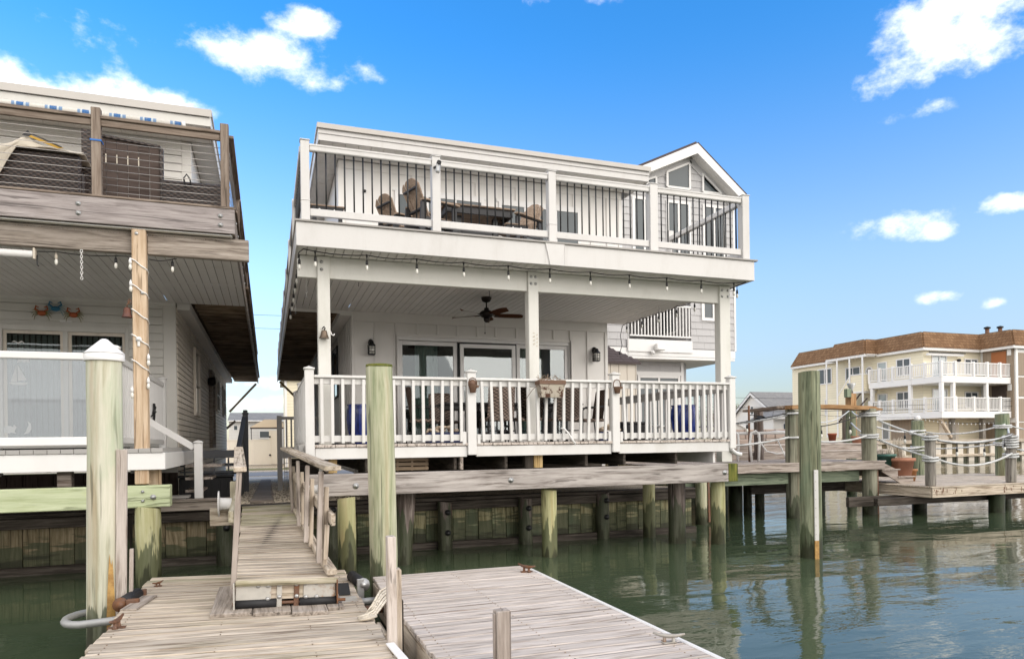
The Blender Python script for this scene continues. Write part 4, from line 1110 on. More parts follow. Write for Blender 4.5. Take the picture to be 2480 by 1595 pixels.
# crumpled cover lying over the sofa back
bm = bmesh.new(); nx, ny = 46, 20; grid = []
for i in range(nx + 1):
    row = []
    for j in range(ny + 1):
        u, v = i / nx, j / ny
        x = -4.9 + 2.55 * u; w = v
        front = .62 * (1 - min(1, max(0, (x + 3.55) / .42))) + .02
        s = (v - .45) * 1.3
        if s < 0: y = 10.965 - .02 * abs(s); zz = 4.06 + s * 2.2 * front
        else: y = 10.97 + s * 1.0; zz = 4.07 - .22 * s * s
        n = mnoise.noise(Vector((x * 3.1, s * 4, 1.3))); n2 = mnoise.noise(Vector((x * 9, s * 9, 4.1)))
        bump = .13 * math.exp(-((x + 3.02) / .16) ** 2) * max(0, 1 - abs(s) * 2.2)
        row.append(bm.verts.new((x, y - abs(n) * .05 + n2 * .012, zz + n * .05 + n2 * .015 + bump)))
    grid.append(row)
for i in range(nx):
    for j in range(ny):
        f = bm.faces.new((grid[i][j], grid[i + 1][j], grid[i + 1][j + 1], grid[i][j + 1])); f.smooth = True
cv = thing('canvas_cover', 'crumpled cream canvas cover with a yellow lining slumped over the wicker sofa', 'cover', (-3.4, 11.0, 4.05))
me = finish(bm, 'cover', M['canvas'])
co = put(bpy.data.objects.new('cloth', me), cv, Matrix.Identity(4)); md = co.modifiers.new('thickness', 'SOLIDIFY'); md.thickness = .008
slab('yellow_lining', plain('yellow_lining', (.55, .33, .06), .8), cv, [(-3.02, 10.93, 4.20), (-2.96, 10.93, 4.21), (-2.58, 10.94, 4.085), (-2.66, 10.94, 4.075)], .012)
slab('dark_binding', 'charcoal', cv, [(-3.06, 10.925, 4.20), (-2.99, 10.925, 4.27), (-2.95, 10.93, 4.215), (-2.98, 10.93, 4.19)], .014)
slab('dark_binding', 'charcoal', cv, [(-2.965, 10.92, 4.225), (-2.95, 10.92, 4.235), (-2.60, 10.93, 4.10), (-2.61, 10.93, 4.09)], .012)
tb = thing('folded_table', 'brown slatted table tipped up on its edge against the left balcony railing', 'table', (-1.95, 11.5, 3.5))
zt = lambda x: 4.57 - (x + 2.46) * .09
for i in range(6):
    x0 = -2.32 + i * .142
    pts = [(x0, 3.25), (x0 + .136, 3.25), (x0 + .136, zt(x0 + .136) - .035), (x0, zt(x0) - .035)]
    prism('slat', 'brownslat', tb, pts, 'y', 11.50, 11.53)
    if i in (1, 2, 3, 4): box('slot', 'canvas', tb, x0 - .010, x0 + .004, 11.495, 11.499, 4.15, 4.28, 0)
slab('edge', 'darkwicker', tb, [(-2.47, 11.47, 3.25), (-2.33, 11.47, 3.25), (-2.33, 11.47, zt(-2.33)), (-2.47, 11.47, zt(-2.47))], .07)
bar('top_edge', 'darkwicker', tb, (-2.33, 11.51, zt(-2.33) - .015), (-1.46, 11.51, zt(-1.46) - .015), .08, .035); box('side_edge', 'darkwicker', tb, -1.47, -1.425, 11.47, 11.55, 3.25, zt(-1.45) - .03, .006)
s2 = thing('wicker_loveseat', 'low dark wicker loveseat back at the right corner of the left balcony', 'sofa', (-1.0, 11.3, LUF + .02))
box('back', 'darkwicker', s2, -1.39, -.58, 11.02, 11.13, 3.24, 3.83, .02); box('arm', 'darkwicker', s2, -.70, -.575, 11.14, 11.9, 3.24, 3.88, .02); box('seat', 'darkwicker', s2, -1.39, -.71, 11.14, 11.9, 3.24, 3.52, .02)
tube('hose', 'charcoal', s2, [(-1.08, 11.0, 3.74), (-1.10, 10.98, 3.86), (-1.06, 10.98, 3.92), (-1.02, 11.0, 3.86), (-1.0, 11.0, 3.76)], .012, 6)

# lower deck of the left house
l2 = thing('low_deck', 'white edged lower deck with glass panel railing on the left house', 'deck', (-3.5, 12, -.3))
x = -8.0
while x < -1.30: box('plank', 'greyrail', l2, x, x + .138, 9.94 + random.uniform(-.004, .006), 14.6, -.075, -.02 + random.uniform(-.002, .004), .004); x += .143
box('rim_board', 'vinyl', l2, -8.0, -1.262, 9.96, 10.0, -.295, -.077, .005); box('side_rim', 'vinyl', l2, -1.30, -1.262, 10.005, 14.6, -.295, -.077, .005)
for x in (-6.2, -5.0, -3.8, -2.6, -1.7): box('joist', 'darkold', l2, x, x + .045, 10.03, 14.6, -.30, -.08, .004)
box('stub_post', 'pilegrey', l2, -2.52, -2.36, 10.15, 10.3, -.53, -.296, .01); box('stub_post', 'tanpost', l2, -1.50, -1.36, 10.25, 10.4, -.53, -.296, .006)
def glass_panel(x0, x1):
    box('top_rail', 'vinyl', l2, x0, x1, 9.99, 10.07, 1.10, 1.19, .012); box('bottom_rail', 'vinyl', l2, x0, x1, 10.0, 10.06, .03, .135, .008)
    box('glass_panel', 'railglass', l2, x0 + .002, x1 - .002, 10.027, 10.035, .136, 1.099, 0)
glass_panel(-4.6, -1.912); glass_panel(-7.5, -4.73)
for a in (-4.728, -1.908):
    p = box('railing_post', 'vinyl', l2, a, a + .125, 9.975, 10.10, -.02, 1.25, .006)
    lathe('post_cap', 'vinyl', p, (a + .0625, 10.0375, 1.25), [(.105, 0), (.105, .03), (.07, .045), (0, .06)], 4, tilt=Matrix.Rotation(R(45), 4, 'Z'))
for y in (12.2, 14.3):
    p = box('railing_post', 'vinyl', l2, -1.905, -1.79, y, y + .12, -.02, 1.25, .006)
    lathe('post_cap', 'vinyl', p, (-1.8475, y + .06, 1.25), [(.1, 0), (.1, .03), (.065, .045), (0, .06)], 4, tilt=Matrix.Rotation(R(45), 4, 'Z'))
for a, b in ((10.105, 12.195), (12.325, 14.295)):
    box('side_rail', 'vinyl', l2, -1.88, -1.81, a, b, 1.10, 1.19, .01); box('side_bottom_rail', 'vinyl', l2, -1.87, -1.82, a, b, .05, .13, .006)
    y = a + .08
    while y < b - .05: box('side_baluster', 'vinyl', l2, -1.865, -1.825, y, y + .035, .131, 1.099, .003); y += .125
mb = MB((-1.8, 12.6, .5))
mb.tube([(-1.80, 12.9, .55), (-1.78, 12.95, .66), (-1.80, 13.0, .72), (-1.80, 13.02, .56), (-1.80, 12.95, .45), (-1.80, 12.9, .38)], .02, 6); mb.tube([(-1.80, 12.7, .5), (-1.80, 13.2, .60)], .012, 6)
mb.build('marlin_ornament', 'black', l2)
# side stairs with a white handrail
stt = thing('side_stairs', 'white handrail and post of short steps beside the grey house wall', 'stairs', (-1.1, 12, -.93))
p = box('newel_post', 'vinyl', stt, -1.11, -.985, 12.0, 12.12, gz(12) - .02, .05, .008); lathe('post_cap', 'vinyl', p, (-1.0475, 12.06, .05), [(.1, 0), (.1, .02), (.06, .035), (0, .05)], 4, tilt=Matrix.Rotation(R(45), 4, 'Z'))
bar('handrail', 'vinyl', stt, (-1.112, 12.06, -.02), (-1.78, 12.06, .42), .06, .10)
for k in range(3): box('tread', 'grey', stt, -1.26 + .0 , -1.0 + k * .0 + .14 * (2 - k), 12.2, 13.1, -.30 - k * .2 - .04, -.30 - k * .2, .005)
stp2 = thing('step_box', 'small grey step box under the white newel post', 'box', (-1.3, 11.9, -.8))
box('top', 'greycap', stp2, -1.62, -1.17, 11.78, 12.15, -.80, -.77, .004); box('front', 'greytrim', stp2, -1.58, -1.21, 11.81, 11.83, -.93, -.802, .003)

# green treated beam and posts on the left
gl = thing('green_beam', 'new pale green treated beam behind the white capped piling', 'beam', (-3.5, 9.95, -.77))
box('beam', 'greenbeam', gl, -8.0, -1.205, 9.93, 10.14, -.775, -.495, .008)
for x, z, r in ((-1.52, -.57, .02), (-1.52, -.69, .02), (-1.40, -.645, .036)): lathe('bolt', 'galv', gl, (x, 9.928, z), [(r, 0), (r, .006), (r * .5, .008), (r * .5, .03), (0, .032)], 12, tilt=Matrix.Rotation(R(90), 4, 'X'))
pile(-1.48, 10.03, -.78, .155, 'pileyel', 'yellow green piling under the tan porch post on the left', seed=3)
pile(-4.6, 10.05, -.78, .155, 'pileyel', 'yellow green piling under the green beam at the left photo edge', seed=5)

# wall crabs, bell, chain, hanging bulbs of the left house
def crab(x, z, c, c2, label):
    t = thing('crab_ornament', label, 'ornament', (x, LY - .06, z), 'crab ornaments on the grey wall')
    lathe('shell', c, t, (x, LY - .05, z), [(.075, 0), (.07, .02), (.04, .035), (0, .04)], 14, tilt=Matrix.Rotation(R(90), 4, 'X') @ Matrix.Scale(.65, 4, (0, 1, 0)))
    for s in (-1, 1):
        for k in range(4):
            a = R(-50 + 26 * k); L = .15
            tube('leg', c2, t, [(x + s * .05, LY - .06, z + .01 * k - .02), (x + s * (.05 + L * .5 * math.cos(a)), LY - .08, z + L * .55 * math.sin(a) + .01), (x + s * (.05 + L * .75 * math.cos(a)), LY - .06, z + L * math.sin(a) - .02)], .008, 5, taper=(1, .9, .4))
        tube('claw', c, t, [(x + s * .04, LY - .07, z + .03), (x + s * .10, LY - .08, z + .07), (x + s * .085, LY - .08, z + .12), (x + s * .04, LY - .08, z + .10)], .017, 6, taper=(.7, 1, 1.1, .4))
    return t
red = plain('crab_red', (.42, .10, .03), .5); olive = plain('crab_olive', (.22, .20, .05), .6); blu = plain('crab_blue', (.03, .16, .27), .5); blu2 = plain('crab_pale', (.20, .36, .42), .5)
crab(-3.845, 2.45, red, olive, 'red and orange crab ornament on the left of the grey wall group')
crab(-3.345, 2.44, red, olive, 'red and orange crab ornament on the right of the grey wall group')
crab(-3.63, 2.54, blu, blu2, 'blue crab ornament at the top of the grey wall group')
bl = thing('bell', 'small rusty bell on a scroll bracket at the tan porch post', 'bell', (-1.69, 9.95, 1.62))
lathe('bell_body', 'rbell', bl, (-1.685, 10.02, 1.66), [(.066, 0), (.060, .01), (.046, .05), (.042, .10), (.03, .125), (0, .13)], 16)
tube('bracket', 'rust', bl, [(-1.625, 10.05, 1.93), (-1.63, 10.03, 1.84), (-1.66, 10.02, 1.83), (-1.675, 10.02, 1.87), (-1.655, 10.02, 1.90), (-1.64, 10.02, 1.88), (-1.685, 10.02, 1.83), (-1.685, 10.02, 1.79)], .007, 6)
def chain(par, x, y, z0, z1, mat, r=.012, pitch=.035):
    z = z0; k = 0; mb = MB((x, y, z0))
    while z > z1:
        pts = []
        for i in range(9):
            a = 2 * math.pi * i / 8; u = math.cos(a) * r; v = math.sin(a) * pitch * .62
            pts.append((x + (u if k % 2 == 0 else 0), y + (0 if k % 2 == 0 else u), z + v))
        mb.tube(pts, r * .3, 5); z -= pitch; k += 1
    mb.build('links', mat, par)
ch = thing('chain', 'white plastic chain hanging from the left house beam', 'chain', (-2.195, 10.1, 2.1)); chain(ch, -2.195, 10.06, 2.48, 2.12, 'vinyl', .014, .034)
shd = thing('roller_shade', 'rolled white shade with a crank hook under the left house beam', 'shade', (-3.6, 10.15, 2.42))
tube('roll', 'vinyl', shd, [(-6.5, 10.16, 2.425), (-2.74, 10.16, 2.425)], .045, 12); box('bracket', 'canvas', shd, -2.738, -2.715, 10.12, 10.2, 2.36, 2.50, .004)
tube('crank', 'black', shd, [(-2.70, 10.16, 2.42), (-2.70, 10.16, 2.30), (-2.685, 10.16, 2.28)], .008, 6)
def bulb(par, x, y, z, mat='black', drop=.10, s=1.0):
    """one hanging lamp: socket (> bulb); z is the cable height"""
    sk = lathe('socket', mat, par, (x, y, z - drop * s), [(.006, drop * s), (.006, .055 * s), (.014 * s, .05 * s), (.018 * s, .02 * s), (.018 * s, -.012 * s)], 8)
    lathe('bulb', 'bulbglass', sk, (x, y, z - drop * s), [(.013 * s, -.013 * s), (.021 * s, -.04 * s), (.021 * s, -.062 * s), (.012 * s, -.085 * s), (0, -.092 * s)], 8, cap=False)
slt = thing('string_lights', 'clear bulbs on a cord under the left house beam and twisted round its tan post', 'string lights', (-2, 10.2, 2.45))
tube('cord', 'black', slt, sag((-4.5, 10.22, 2.49), (-2.5, 10.22, 2.49), .03) + sag((-2.5, 10.22, 2.49), (-1.83, 10.22, 2.49), .02)[1:] + [(-1.63, 10.21, 2.49)], .006, 5)
tube('cord', 'black', slt, sag((-1.45, 10.21, 2.47), (-1.17, 10.20, 2.49), .02) + [(-1.12, 10.2, 2.50)], .006, 5)
for x in (-3.2, -2.51, -1.84, -1.175): bulb(slt, x, 10.22, 2.49, 'canvas' if x < -1.9 else 'black', .08)
pts = []
for i in range(90):
    t = i / 89; a = t * 5.0 * 2 * math.pi + 2.2; z = 2.48 - 1.62 * t
    c, s = math.cos(a), math.sin(a); m_ = max(abs(c), abs(s)); k = .092 / max(m_, .72)
    pts.append((-1.54 + c * k, 10.07 + s * k, z + .02 * math.sin(a * 2)))
tube('white_cord', 'vinyl', slt, pts, .008, 5)
for x, z in ((-1.635, 2.42), (-1.632, 2.14), (-1.44, 1.20), (-1.445, .90), (-1.632, .78)): bulb(slt, x, 9.975, z, 'vinyl', .07)
ck = thing('cleat', 'white round bracket on the face of the tan porch post', 'bracket', (-1.55, 9.97, 1.38))
lathe('plate', 'vinyl', ck, (-1.55, 9.988, 1.38), [(.035, 0), (.035, .012), (.014, .014), (.014, .04), (.022, .05), (0, .055)], 12, tilt=Matrix.Rotation(R(90), 4, 'X')); box('tab', 'vinyl', ck, -1.565, -1.535, 9.975, 9.989, 1.29, 1.37, .004)

# ------------------------------------------------------------------ floating docks
FZ = -1.37
def fz(x): return FZ - .03 * (x + .18)
fl = thing('floating_dock', 'weathered floating dock that carries the lower end of the gangway', 'dock', (-.2, 5, WZ), 'floating docks')
y = 2.2
while y < 7.93:
    a, b = -1.15 + random.uniform(-.02, .015), .78 + random.uniform(-.02, .02)
    w = .139
    mat = 'mossy' if y > 7.4 and random.random() < .6 else 'float'
    bar('plank', mat, fl, (a, y + .07 + random.uniform(-.003, .003), fz(a) - .019 + random.uniform(-.003, .003)), (b, y + .07 + random.uniform(-.003, .003), fz(b) - .019 + random.uniform(-.003, .003)), w - random.choice((0, .003, .005, .009)), .038, (random.gauss(0, .006), random.gauss(0, .012), 1), bev=.007)
    y += .1475
for x in (-1.135, .745): bar('side_beam', 'float', fl, (x, 2.2, fz(x) - .16), (x, 7.93, fz(x) - .16), .045, .23)
bar('end_beam', 'float', fl, (-1.1, 7.90, fz(-1.1) - .16), (.72, 7.90, fz(.7) - .16), .045, .23)
mb = MB((-.2, 5, -1.7)); mb.box(-1.05, .66, 2.3, 7.8, -1.95, -1.46); mb.build('float_body', 'blackrub', fl)
mb = MB((-.2, 5, FZ))
y = 2.27
while y < 7.9:
    for x in (-1.06, .70) if random.random() < .5 else (-.35, .28):
        xx = x + random.uniform(-.01, .01)
        for dy in (-.035, .035): mb.box(xx - .004, xx + .004, y + dy - .004, y + dy + .004, fz(xx) - .002, fz(xx) + .0035)
    y += .146
mb.build('nail_heads', 'joist', fl)['kind'] = 'stuff'
dj = slab('joint_dirt', 'darkold', fl, [(-1.12, 2.2, fz(-1.12) - .010), (.75, 2.2, fz(.75) - .010), (.75, 7.9, fz(.75) - .010), (-1.12, 7.9, fz(-1.12) - .010)], -.004)
bar('patch_board', 'oldgrey', fl, (-1.10, 6.42, fz(-1.1) + .008), (-1.02, 6.95, fz(-1) + .008), .13, .014)
slab('grit_mat', 'blackrub', fl, [(.50, 6.55, fz(.5) + .006), (.70, 6.55, fz(.7) + .006), (.74, 7.1, fz(.74) + .006), (.52, 7.1, fz(.52) + .006)], .006)
for k in range(4):
    bar('rust_stain_strip', 'rustplate', fl, (.42, 6.28 + k * .06, fz(.4) + .005), (.74, 6.28 + k * .06, fz(.74) + .005), .04, .006)
pr = thing('white_edge_strip', 'bent white edging strip at the near right corner of the floating dock', 'strip', (.79, 4.5, FZ))
bar('strip', 'vinyl', pr, (.775, 4.80, fz(.7) + .02), (.80, 4.45, fz(.7) + .015), .06, .012); bar('strip', 'vinyl', pr, (.80, 4.449, fz(.7) + .015), (.845, 4.0, fz(.7) - .02), .06, .012)
# second float
fr = thing('floating_dock', 'clean pale floating dock with a white edge strip on its water side', 'dock', (1.8, 4.7, WZ), 'floating docks')
y = 2.0
while y < 7.10:
    a, b = .99 + random.uniform(-.008, .008), 2.635 + random.uniform(-.005, .005)
    box('plank', 'floatclean', fr, a, b, y, y + .1345, FZ - .038 + random.uniform(-.002, .002), FZ + random.uniform(-.002, .002), .005); y += .1455
box('joint_dirt', 'darkold', fr, 1.0, 2.62, 2.0, 7.09, FZ - .013, FZ - .008, 0)
box('side_beam', 'float', fr, .985, 1.02, 2.0, 7.13, -1.66, FZ - .040, .005); box('side_beam', 'float', fr, 2.60, 2.635, 2.0, 7.13, -1.66, FZ - .040, .005); box('end_beam', 'float', fr, 1.022, 2.598, 7.09, 7.13, -1.66, FZ - .040, .005)
box('edge_strip', 'vinyl', fr, 2.637, 2.672, 2.0, 7.12, FZ - .05, FZ + .006, .01)
mb = MB((1.8, 4.7, -1.7)); mb.box(1.05, 2.58, 2.1, 7.05, -1.95, -1.45); mb.build('float_body', 'blackrub', fr)
mb = MB((1.8, 4.7, FZ)); y = 2.07
while y < 7.05:
    for x in (1.08, 1.80, 2.52):
        xx = x + random.uniform(-.008, .008)
        for dy in (-.035, .035): mb.box(xx - .004, xx + .004, y + dy - .004, y + dy + .004, FZ, FZ + .0035)
    y += .1455
mb.build('screw_heads', 'joist', fr)['kind'] = 'stuff'
def cleat(x, y, z, rz, mat, label, s=1.0):
    t = thing('dock_cleat', label, 'cleat', (x, y, z), 'cleats on the floating docks')
    c, n = math.cos(rz), math.sin(rz)
    P = lambda u, h: (x + c * u * s, y + n * u * s, z + h * s)
    tube('horns', mat, t, [P(-.125, .075), P(-.06, .058), P(0, .054), P(.06, .058), P(.125, .075)], .017 * s, 8, taper=(.45, .9, 1.1, .9, .45))
    for u in (-.035, .035): lathe('leg', mat, t, P(u, 0), [(.024 * s, 0), (.014 * s, .015 * s), (.012 * s, .055 * s)], 8)
    box('base', mat, t, x - .06 * s, x + .06 * s, y - .03 * s, y + .03 * s, z + .001, z + .008, .002)
cleat(2.55, 6.85, FZ, R(115), 'rust', 'rusty cleat at the far right corner of the clean float')
cleat(2.54, 4.08, FZ, R(150), 'oldcleat', 'grey cleat on the near right edge of the clean float', .85)
cleat(-1.08, 5.85, fz(-1.08), R(80), 'rust', 'rusty cleat on the left edge of the weathered float near the pipe hoop')
cleat(-1.02, 7.45, fz(-1), R(60), 'rust', 'small rusty cleat at the far left corner of the weathered float', .6)
# foreground posts
t = thing('mooring_post', 'grey square post standing on the clean float at the bottom of the photo', 'post', (1.36, 4.1, FZ))
box('post', 'grey', t, 1.305, 1.395, 4.03, 4.12, FZ, -1.035, .006)
box('inset_strip', 'grey', t, 1.292, 1.303, 4.05, 4.085, FZ, -1.05, .003)
t = thing('guide_post', 'tall pale board post between the two floats', 'post', (.80, 4.9, FZ))
box('board', 'floatclean', t, .772, .832, 4.83, 4.92, -1.65, -.648, .005)
t = thing('guide_post', 'shorter split board post right behind the tall pale one', 'post', (.88, 4.95, FZ))
box('board', 'float', t, .838, .885, 4.93, 5.02, -1.70, -.895, .006); box('split_piece', 'darkold', t, .886, .898, 4.94, 5.0, -1.7, -1.12, .003)
# mooring rope between the floats
rp_ = thing('mooring_rope', 'bundle of cream rope tying the two floats together', 'rope', (.9, 5.9, -1.3))
for k in range(5):
    d = (k - 2) * .040 + random.uniform(-.01, .01)
    tube('strand', 'tierope', rp_, [(.70 + d * .3, 5.62 + d, fz(.7) + .012), (.78, 5.64 + d, fz(.7) + .03 + .012 * k), (.90, 5.95 + d * 1.5, -1.33 + .014 * k), (1.00, 6.18 + d, -1.32 + .01 * k), (1.10, 6.25 + d * .6, FZ + .02)], .0105, 6)
for k in range(3): tube('loop', 'tierope', rp_, [(.66, 5.55 + .05 * k, fz(.7) + .012), (.72, 5.50 + .06 * k, fz(.7) + .03), (.79, 5.56 + .05 * k, fz(.7) + .03), (.75, 5.66 + .03 * k, fz(.7) + .018), (.68, 5.62, fz(.7) + .012)], .012, 6)
box('chafe_board', 'float', fl, .80, .835, 5.25, 5.62, -1.72, -1.43, .006)

# tall pilings in front
G2 = 'tall free standing pilings in the foreground'
bp = pile(-1.375, 7.0, .80, .150, 'pilewhite', 'thick pale piling with a white cone cap and an orange rust streak on the left', G2, (.015, 0), .141, seed=2)
lathe('cap_band', 'vinyl', bp, (-1.36, 7.0, .760), [(.158, 0), (.160, .004), (.159, .065)], 28); lathe('cone_cap', 'vinyl', bp, (-1.36, 7.0, .826), [(.162, 0), (.160, .006), (.030, .128), (.016, .135), (0, .136)], 28)
bar('batten', 'floatclean', bp, (-1.215, 6.90, -.02), (-1.245, 6.90, -1.85), .085, .04, (0, 1, 0)); bar('batten', 'grey', bp, (-1.155, 6.93, -.9), (-1.175, 6.93, -1.85), .03, .05, (0, 1, 0))
def patch_on_pile(par, cx, cy, r, a0, a1, z0, z1, mat, name='rust_streak'):
    """thin curved stain plate following the pile, ragged at its top"""
    bm = bmesh.new(); n = 10; top = []; bot = []
    for i in range(n + 1):
        a = a0 + (a1 - a0) * i / n; rr = r + .0025
        e = 1 - abs(2 * i / n - 1) ** 2.5
        bot.append(bm.verts.new((cx + rr * math.cos(a) - cx, cy + rr * math.sin(a) - cy, 0))); top.append(bm.verts.new((rr * math.cos(a), rr * math.sin(a), (z1 - z0) * (.35 + .65 * e) * (1 + .22 * mnoise.noise(Vector((i * .9, 2.2, 1)))))))
    for i in range(n):
        f = bm.faces.new((bot[i], bot[i + 1], top[i + 1], top[i])); f.smooth = True
    return put(bpy.data.objects.new(name, finish(bm, name, M[mat])), par, Matrix.Translation((cx, cy, z0)))
M['ochre'] = rusty('ochre_rust_stain', (.50, .30, .09), (.36, .19, .06), .4, .7, 0.0, 7)
patch_on_pile(bp, -1.373, 7.0, .1535, R(-78), R(-52), WZ, -.93, 'ochre')
mp = pile(1.225, 7.9, .885, .158, 'pilegreen', 'tall pale green piling with a flat top in front of the white porch', G2, (-.03, 0), .149, seed=6, slant=.012)
lathe('moss_rim', 'mossend', mp, (1.195, 7.9, .862), [(.1485, 0), (.1500, .008), (.1490, .030), (.12, .034)], 22, cap=False)
rpile = pile(7.68, 8.35, .985, .158, 'pileblue', 'green piling with a white metal strip standing alone in the water at the right', G2, (0, 0), .150, seed=8, slant=.012)
box('metal_strip', 'palemetal', rpile, 7.60, 7.675, 8.182, 8.20, -1.52, -.475, .004); box('rusty_foot', 'ochre', rpile, 7.60, 7.675, 8.182, 8.20, WZ - .1, -1.521, .004)
mb = MB((7.64, 8.17, -1))
for z in [-.52 - .13 * k for k in range(9)]: mb.box(7.612, 7.62, 8.179, 8.183, z, z + .008)
mb.build('screws', 'joist', rpile)['kind'] = 'stuff'
# pipe hoop round the capped piling
hp = thing('pile_hoop', 'grey bent pipe hoop round the white capped piling with a rusty bracket', 'hoop', (-1.35, 6.8, -1.45))
pts = [(-1.10, 6.62, -1.44), (-1.30, 6.63, -1.46), (-1.50, 6.66, -1.475)]
for i in range(9):
    a = R(-95 - 170 * i / 8); pts.append((-1.50 + .16 * math.cos(a), 6.90 + .235 * math.sin(a), -1.475))
pts += [(-1.30, 7.16, -1.46), (-1.08, 7.17, -1.43)]
tube('pipe', 'pipe', hp, pts, .033, 10)
tube('rusty_sleeve', 'rust', hp, [(-1.20, 6.623, -1.452), (-1.09, 6.618, -1.438)], .040, 10)
tube('roller', 'blackrub', hp, [(-1.20, 6.72, -1.34), (-1.13, 7.02, -1.32)], .055, 12); lathe('roller_bolt', 'rust', hp, (-1.205, 6.70, -1.34), [(.062, 0), (.062, .02), (.03, .022), (.03, .05), (0, .052)], 12, tilt=Matrix.Rotation(R(90), 4, 'X'))
box('bracket', 'rust', hp, -1.16, -1.06, 6.66, 6.72, -1.44, -1.30, .006); box('bracket', 'rust', hp, -1.16, -1.06, 7.03, 7.08, -1.42, -1.29, .006)
hr = thing('pile_roller', 'black roller on a grey bracket between the two floats beside the tall green piling', 'roller', (.9, 7.2, -1.45))
tube('roller', 'blackrub', hr, [(.86, 6.95, -1.38), (.80, 7.30, -1.36)], .058, 12); lathe('roller_bolt', 'galv', hr, (.862, 6.93, -1.38), [(.066, 0), (.066, .015), (.03, .017), (.03, .04), (0, .042)], 12, tilt=Matrix.Rotation(R(90), 4, 'X'))
tube('pipe', 'pipe', hr, [(.76, 6.70, -1.50), (.98, 6.72, -1.50)], .035, 10); tube('pipe', 'rust', hr, [(.76, 6.45, -1.52), (.98, 6.46, -1.52)], .04, 10); box('bracket', 'galv', hr, .80, .87, 6.90, 6.925, -1.55, -1.32, .006)

# ------------------------------------------------------------------ gangway
PL = lambda s: Vector((-.267, 6.12, -1.103)).lerp(Vector((-.39, 11.6, -.938)), s)
PR_ = lambda s: Vector((.534, 6.12, -1.138)).lerp(Vector((.333, 11.6, -.93)), s)
sy_ = lambda y: (y - 5.95) / 5.65
gw = thing('gangway', 'narrow wooden gangway with handrails sloping from the passage down to the float', 'gangway', (.1, 8.7, -1.4))
n = 39
for i in range(n):
    s = (i + .5) / n; a, b = PL(s), PR_(s); a = a + Vector((random.uniform(-.008, .008), 0, -.016)); b = b + Vector((random.uniform(-.008, .008), 0, -.016))
    bar('plank', 'mossy' if (s > .60 and random.random() < .9) else 'float', gw, a, b, .131, .034, bev=.006)
slab('joint_dirt', 'darkold', gw, [PL(0) + Vector((.02, .02, -.009)), PR_(0) + Vector((-.02, .02, -.009)), PR_(1) + Vector((-.02, 0, -.009)), PL(1) + Vector((.02, 0, -.009))], -.004)
for f, d in ((PL, .03), (PR_, -.07)):
    a, b = f(.0) + Vector((d, .03, -.13)), f(1) + Vector((d, 0, -.13)); bar('stringer', 'float', gw, a, b, .045, .19)
bar('end_board', 'mossy', gw, PL(0) + Vector((0, -.028, -.022)), PR_(0) + Vector((.01, -.028, -.022)), .034, .046, bev=.008)
zl, zr = -1.213, -1.247
bar('end_beam', 'float', gw, (-.262, 6.135, zl + .02), (.53, 6.135, zr + .02), .035, .155)
Z_ = lambda x: zl + (x + .255) / .77 * (zr - zl) + .015
def plate(name, mat, x0, x1, z0, z1, th=.010, bolts=()):
    p = bar(name, mat, gw, (x0 * 1.03, 6.112, (Z_(x0) * 2 + z0 + z1) / 2), (x1 * 1.03, 6.112, (Z_(x1) * 2 + z0 + z1) / 2), th, z1 - z0, bev=.003)
    for bx_, bz in bolts: lathe('bolt', 'galv', p, (bx_ * 1.03, 6.106, Z_(bx_) + bz), [(.018, 0), (.018, .006), (.010, .012), (0, .013)], 10, tilt=Matrix.Rotation(R(90), 4, 'X'))
plate('hinge_plate', 'rustplate', -.258, .008, -.085, .080, bolts=((-.09, .045), (-.015, .045), (-.02, -.065)))
plate('strap', 'rustplate', .050, .090, -.135, .085, .014, ((.07, .05), (.07, -.05))); plate('strap', 'rust', .183, .223, -.135, .085, .014, ((.203, .05), (.203, -.05)))
plate('hinge_plate', 'rustplate', .258, .508, -.085, .080, bolts=((.275, .055), (.36, .055), (.275, -.06), (.36, -.06)))
bar('side_plate', 'rustplate', gw, (-.28, 6.12, -1.12), (-.28, 6.12, -1.335), .10, .012, (1, 0, 0)); bar('side_plate', 'rust', gw, (.54, 6.12, -1.15), (.54, 6.12, -1.355), .10, .012, (1, 0, 0))
tube('roller', 'blackrub', gw, [(-.27, 6.12, -1.300), (.046, 6.12, -1.312)], .038, 14); tube('roller', 'blackrub', gw, [(.232, 6.12, -1.320), (.53, 6.12, -1.332)], .038, 14); tube('axle', 'rust', gw, [(-.293, 6.12, -1.300), (.61, 6.12, -1.334)], .014, 8)
# handrails
for (y, bx0, bz, tx, tz) in ((6.25, .40, -1.03, .435, -.236), (7.42, .350, -1.0, .380, -.215), (8.8, .335, -.985, .338, -.195), (10.5, .318, -.96, .292, -.172)):
    bar('post', 'grey', gw, (bx0, y, bz), (tx, y + .05, tz), .042, .085, (0, 1, 0), .005)
    bar('post', 'float', gw, (bx0 + .055, y + .10, bz - .06), (tx + .05, y + .13, tz - .14), .04, .085, (0, 1, 0), .005)
bar('handrail', 'float', gw, (.515, 6.06, -.205), (.235, 10.9, -.052), .14, .040, bev=.006)
bar('mid_rail', 'float', gw, (.515, 6.1, -.645), (.345, 10.6, -.44), .04, .105, bev=.006)
bar('kick_rail', 'float', gw, (.50, 6.10, -1.09), (.465, 6.85, -1.065), .09, .055, bev=.008); bar('kick_rail', 'float', gw, (.462, 6.88, -1.07), (.36, 10.6, -.93), .075, .05, bev=.006)
bar('post_foot', 'float', gw, (.455, 6.25, -1.0), (.475, 6.26, -.70), .04, .085, (0, 1, 0), .005)
for (y, bx0, bz, tx, tz) in ((6.15, -.285, -1.17, -.228, -.217), (7.42, -.318, -1.05, -.27, -.175), (8.75, -.345, -1.02, -.315, -.11)):
    bar('post', 'grey', gw, (bx0, y, bz), (tx, y, tz), .042, .085, (0, 1, 0), .005)
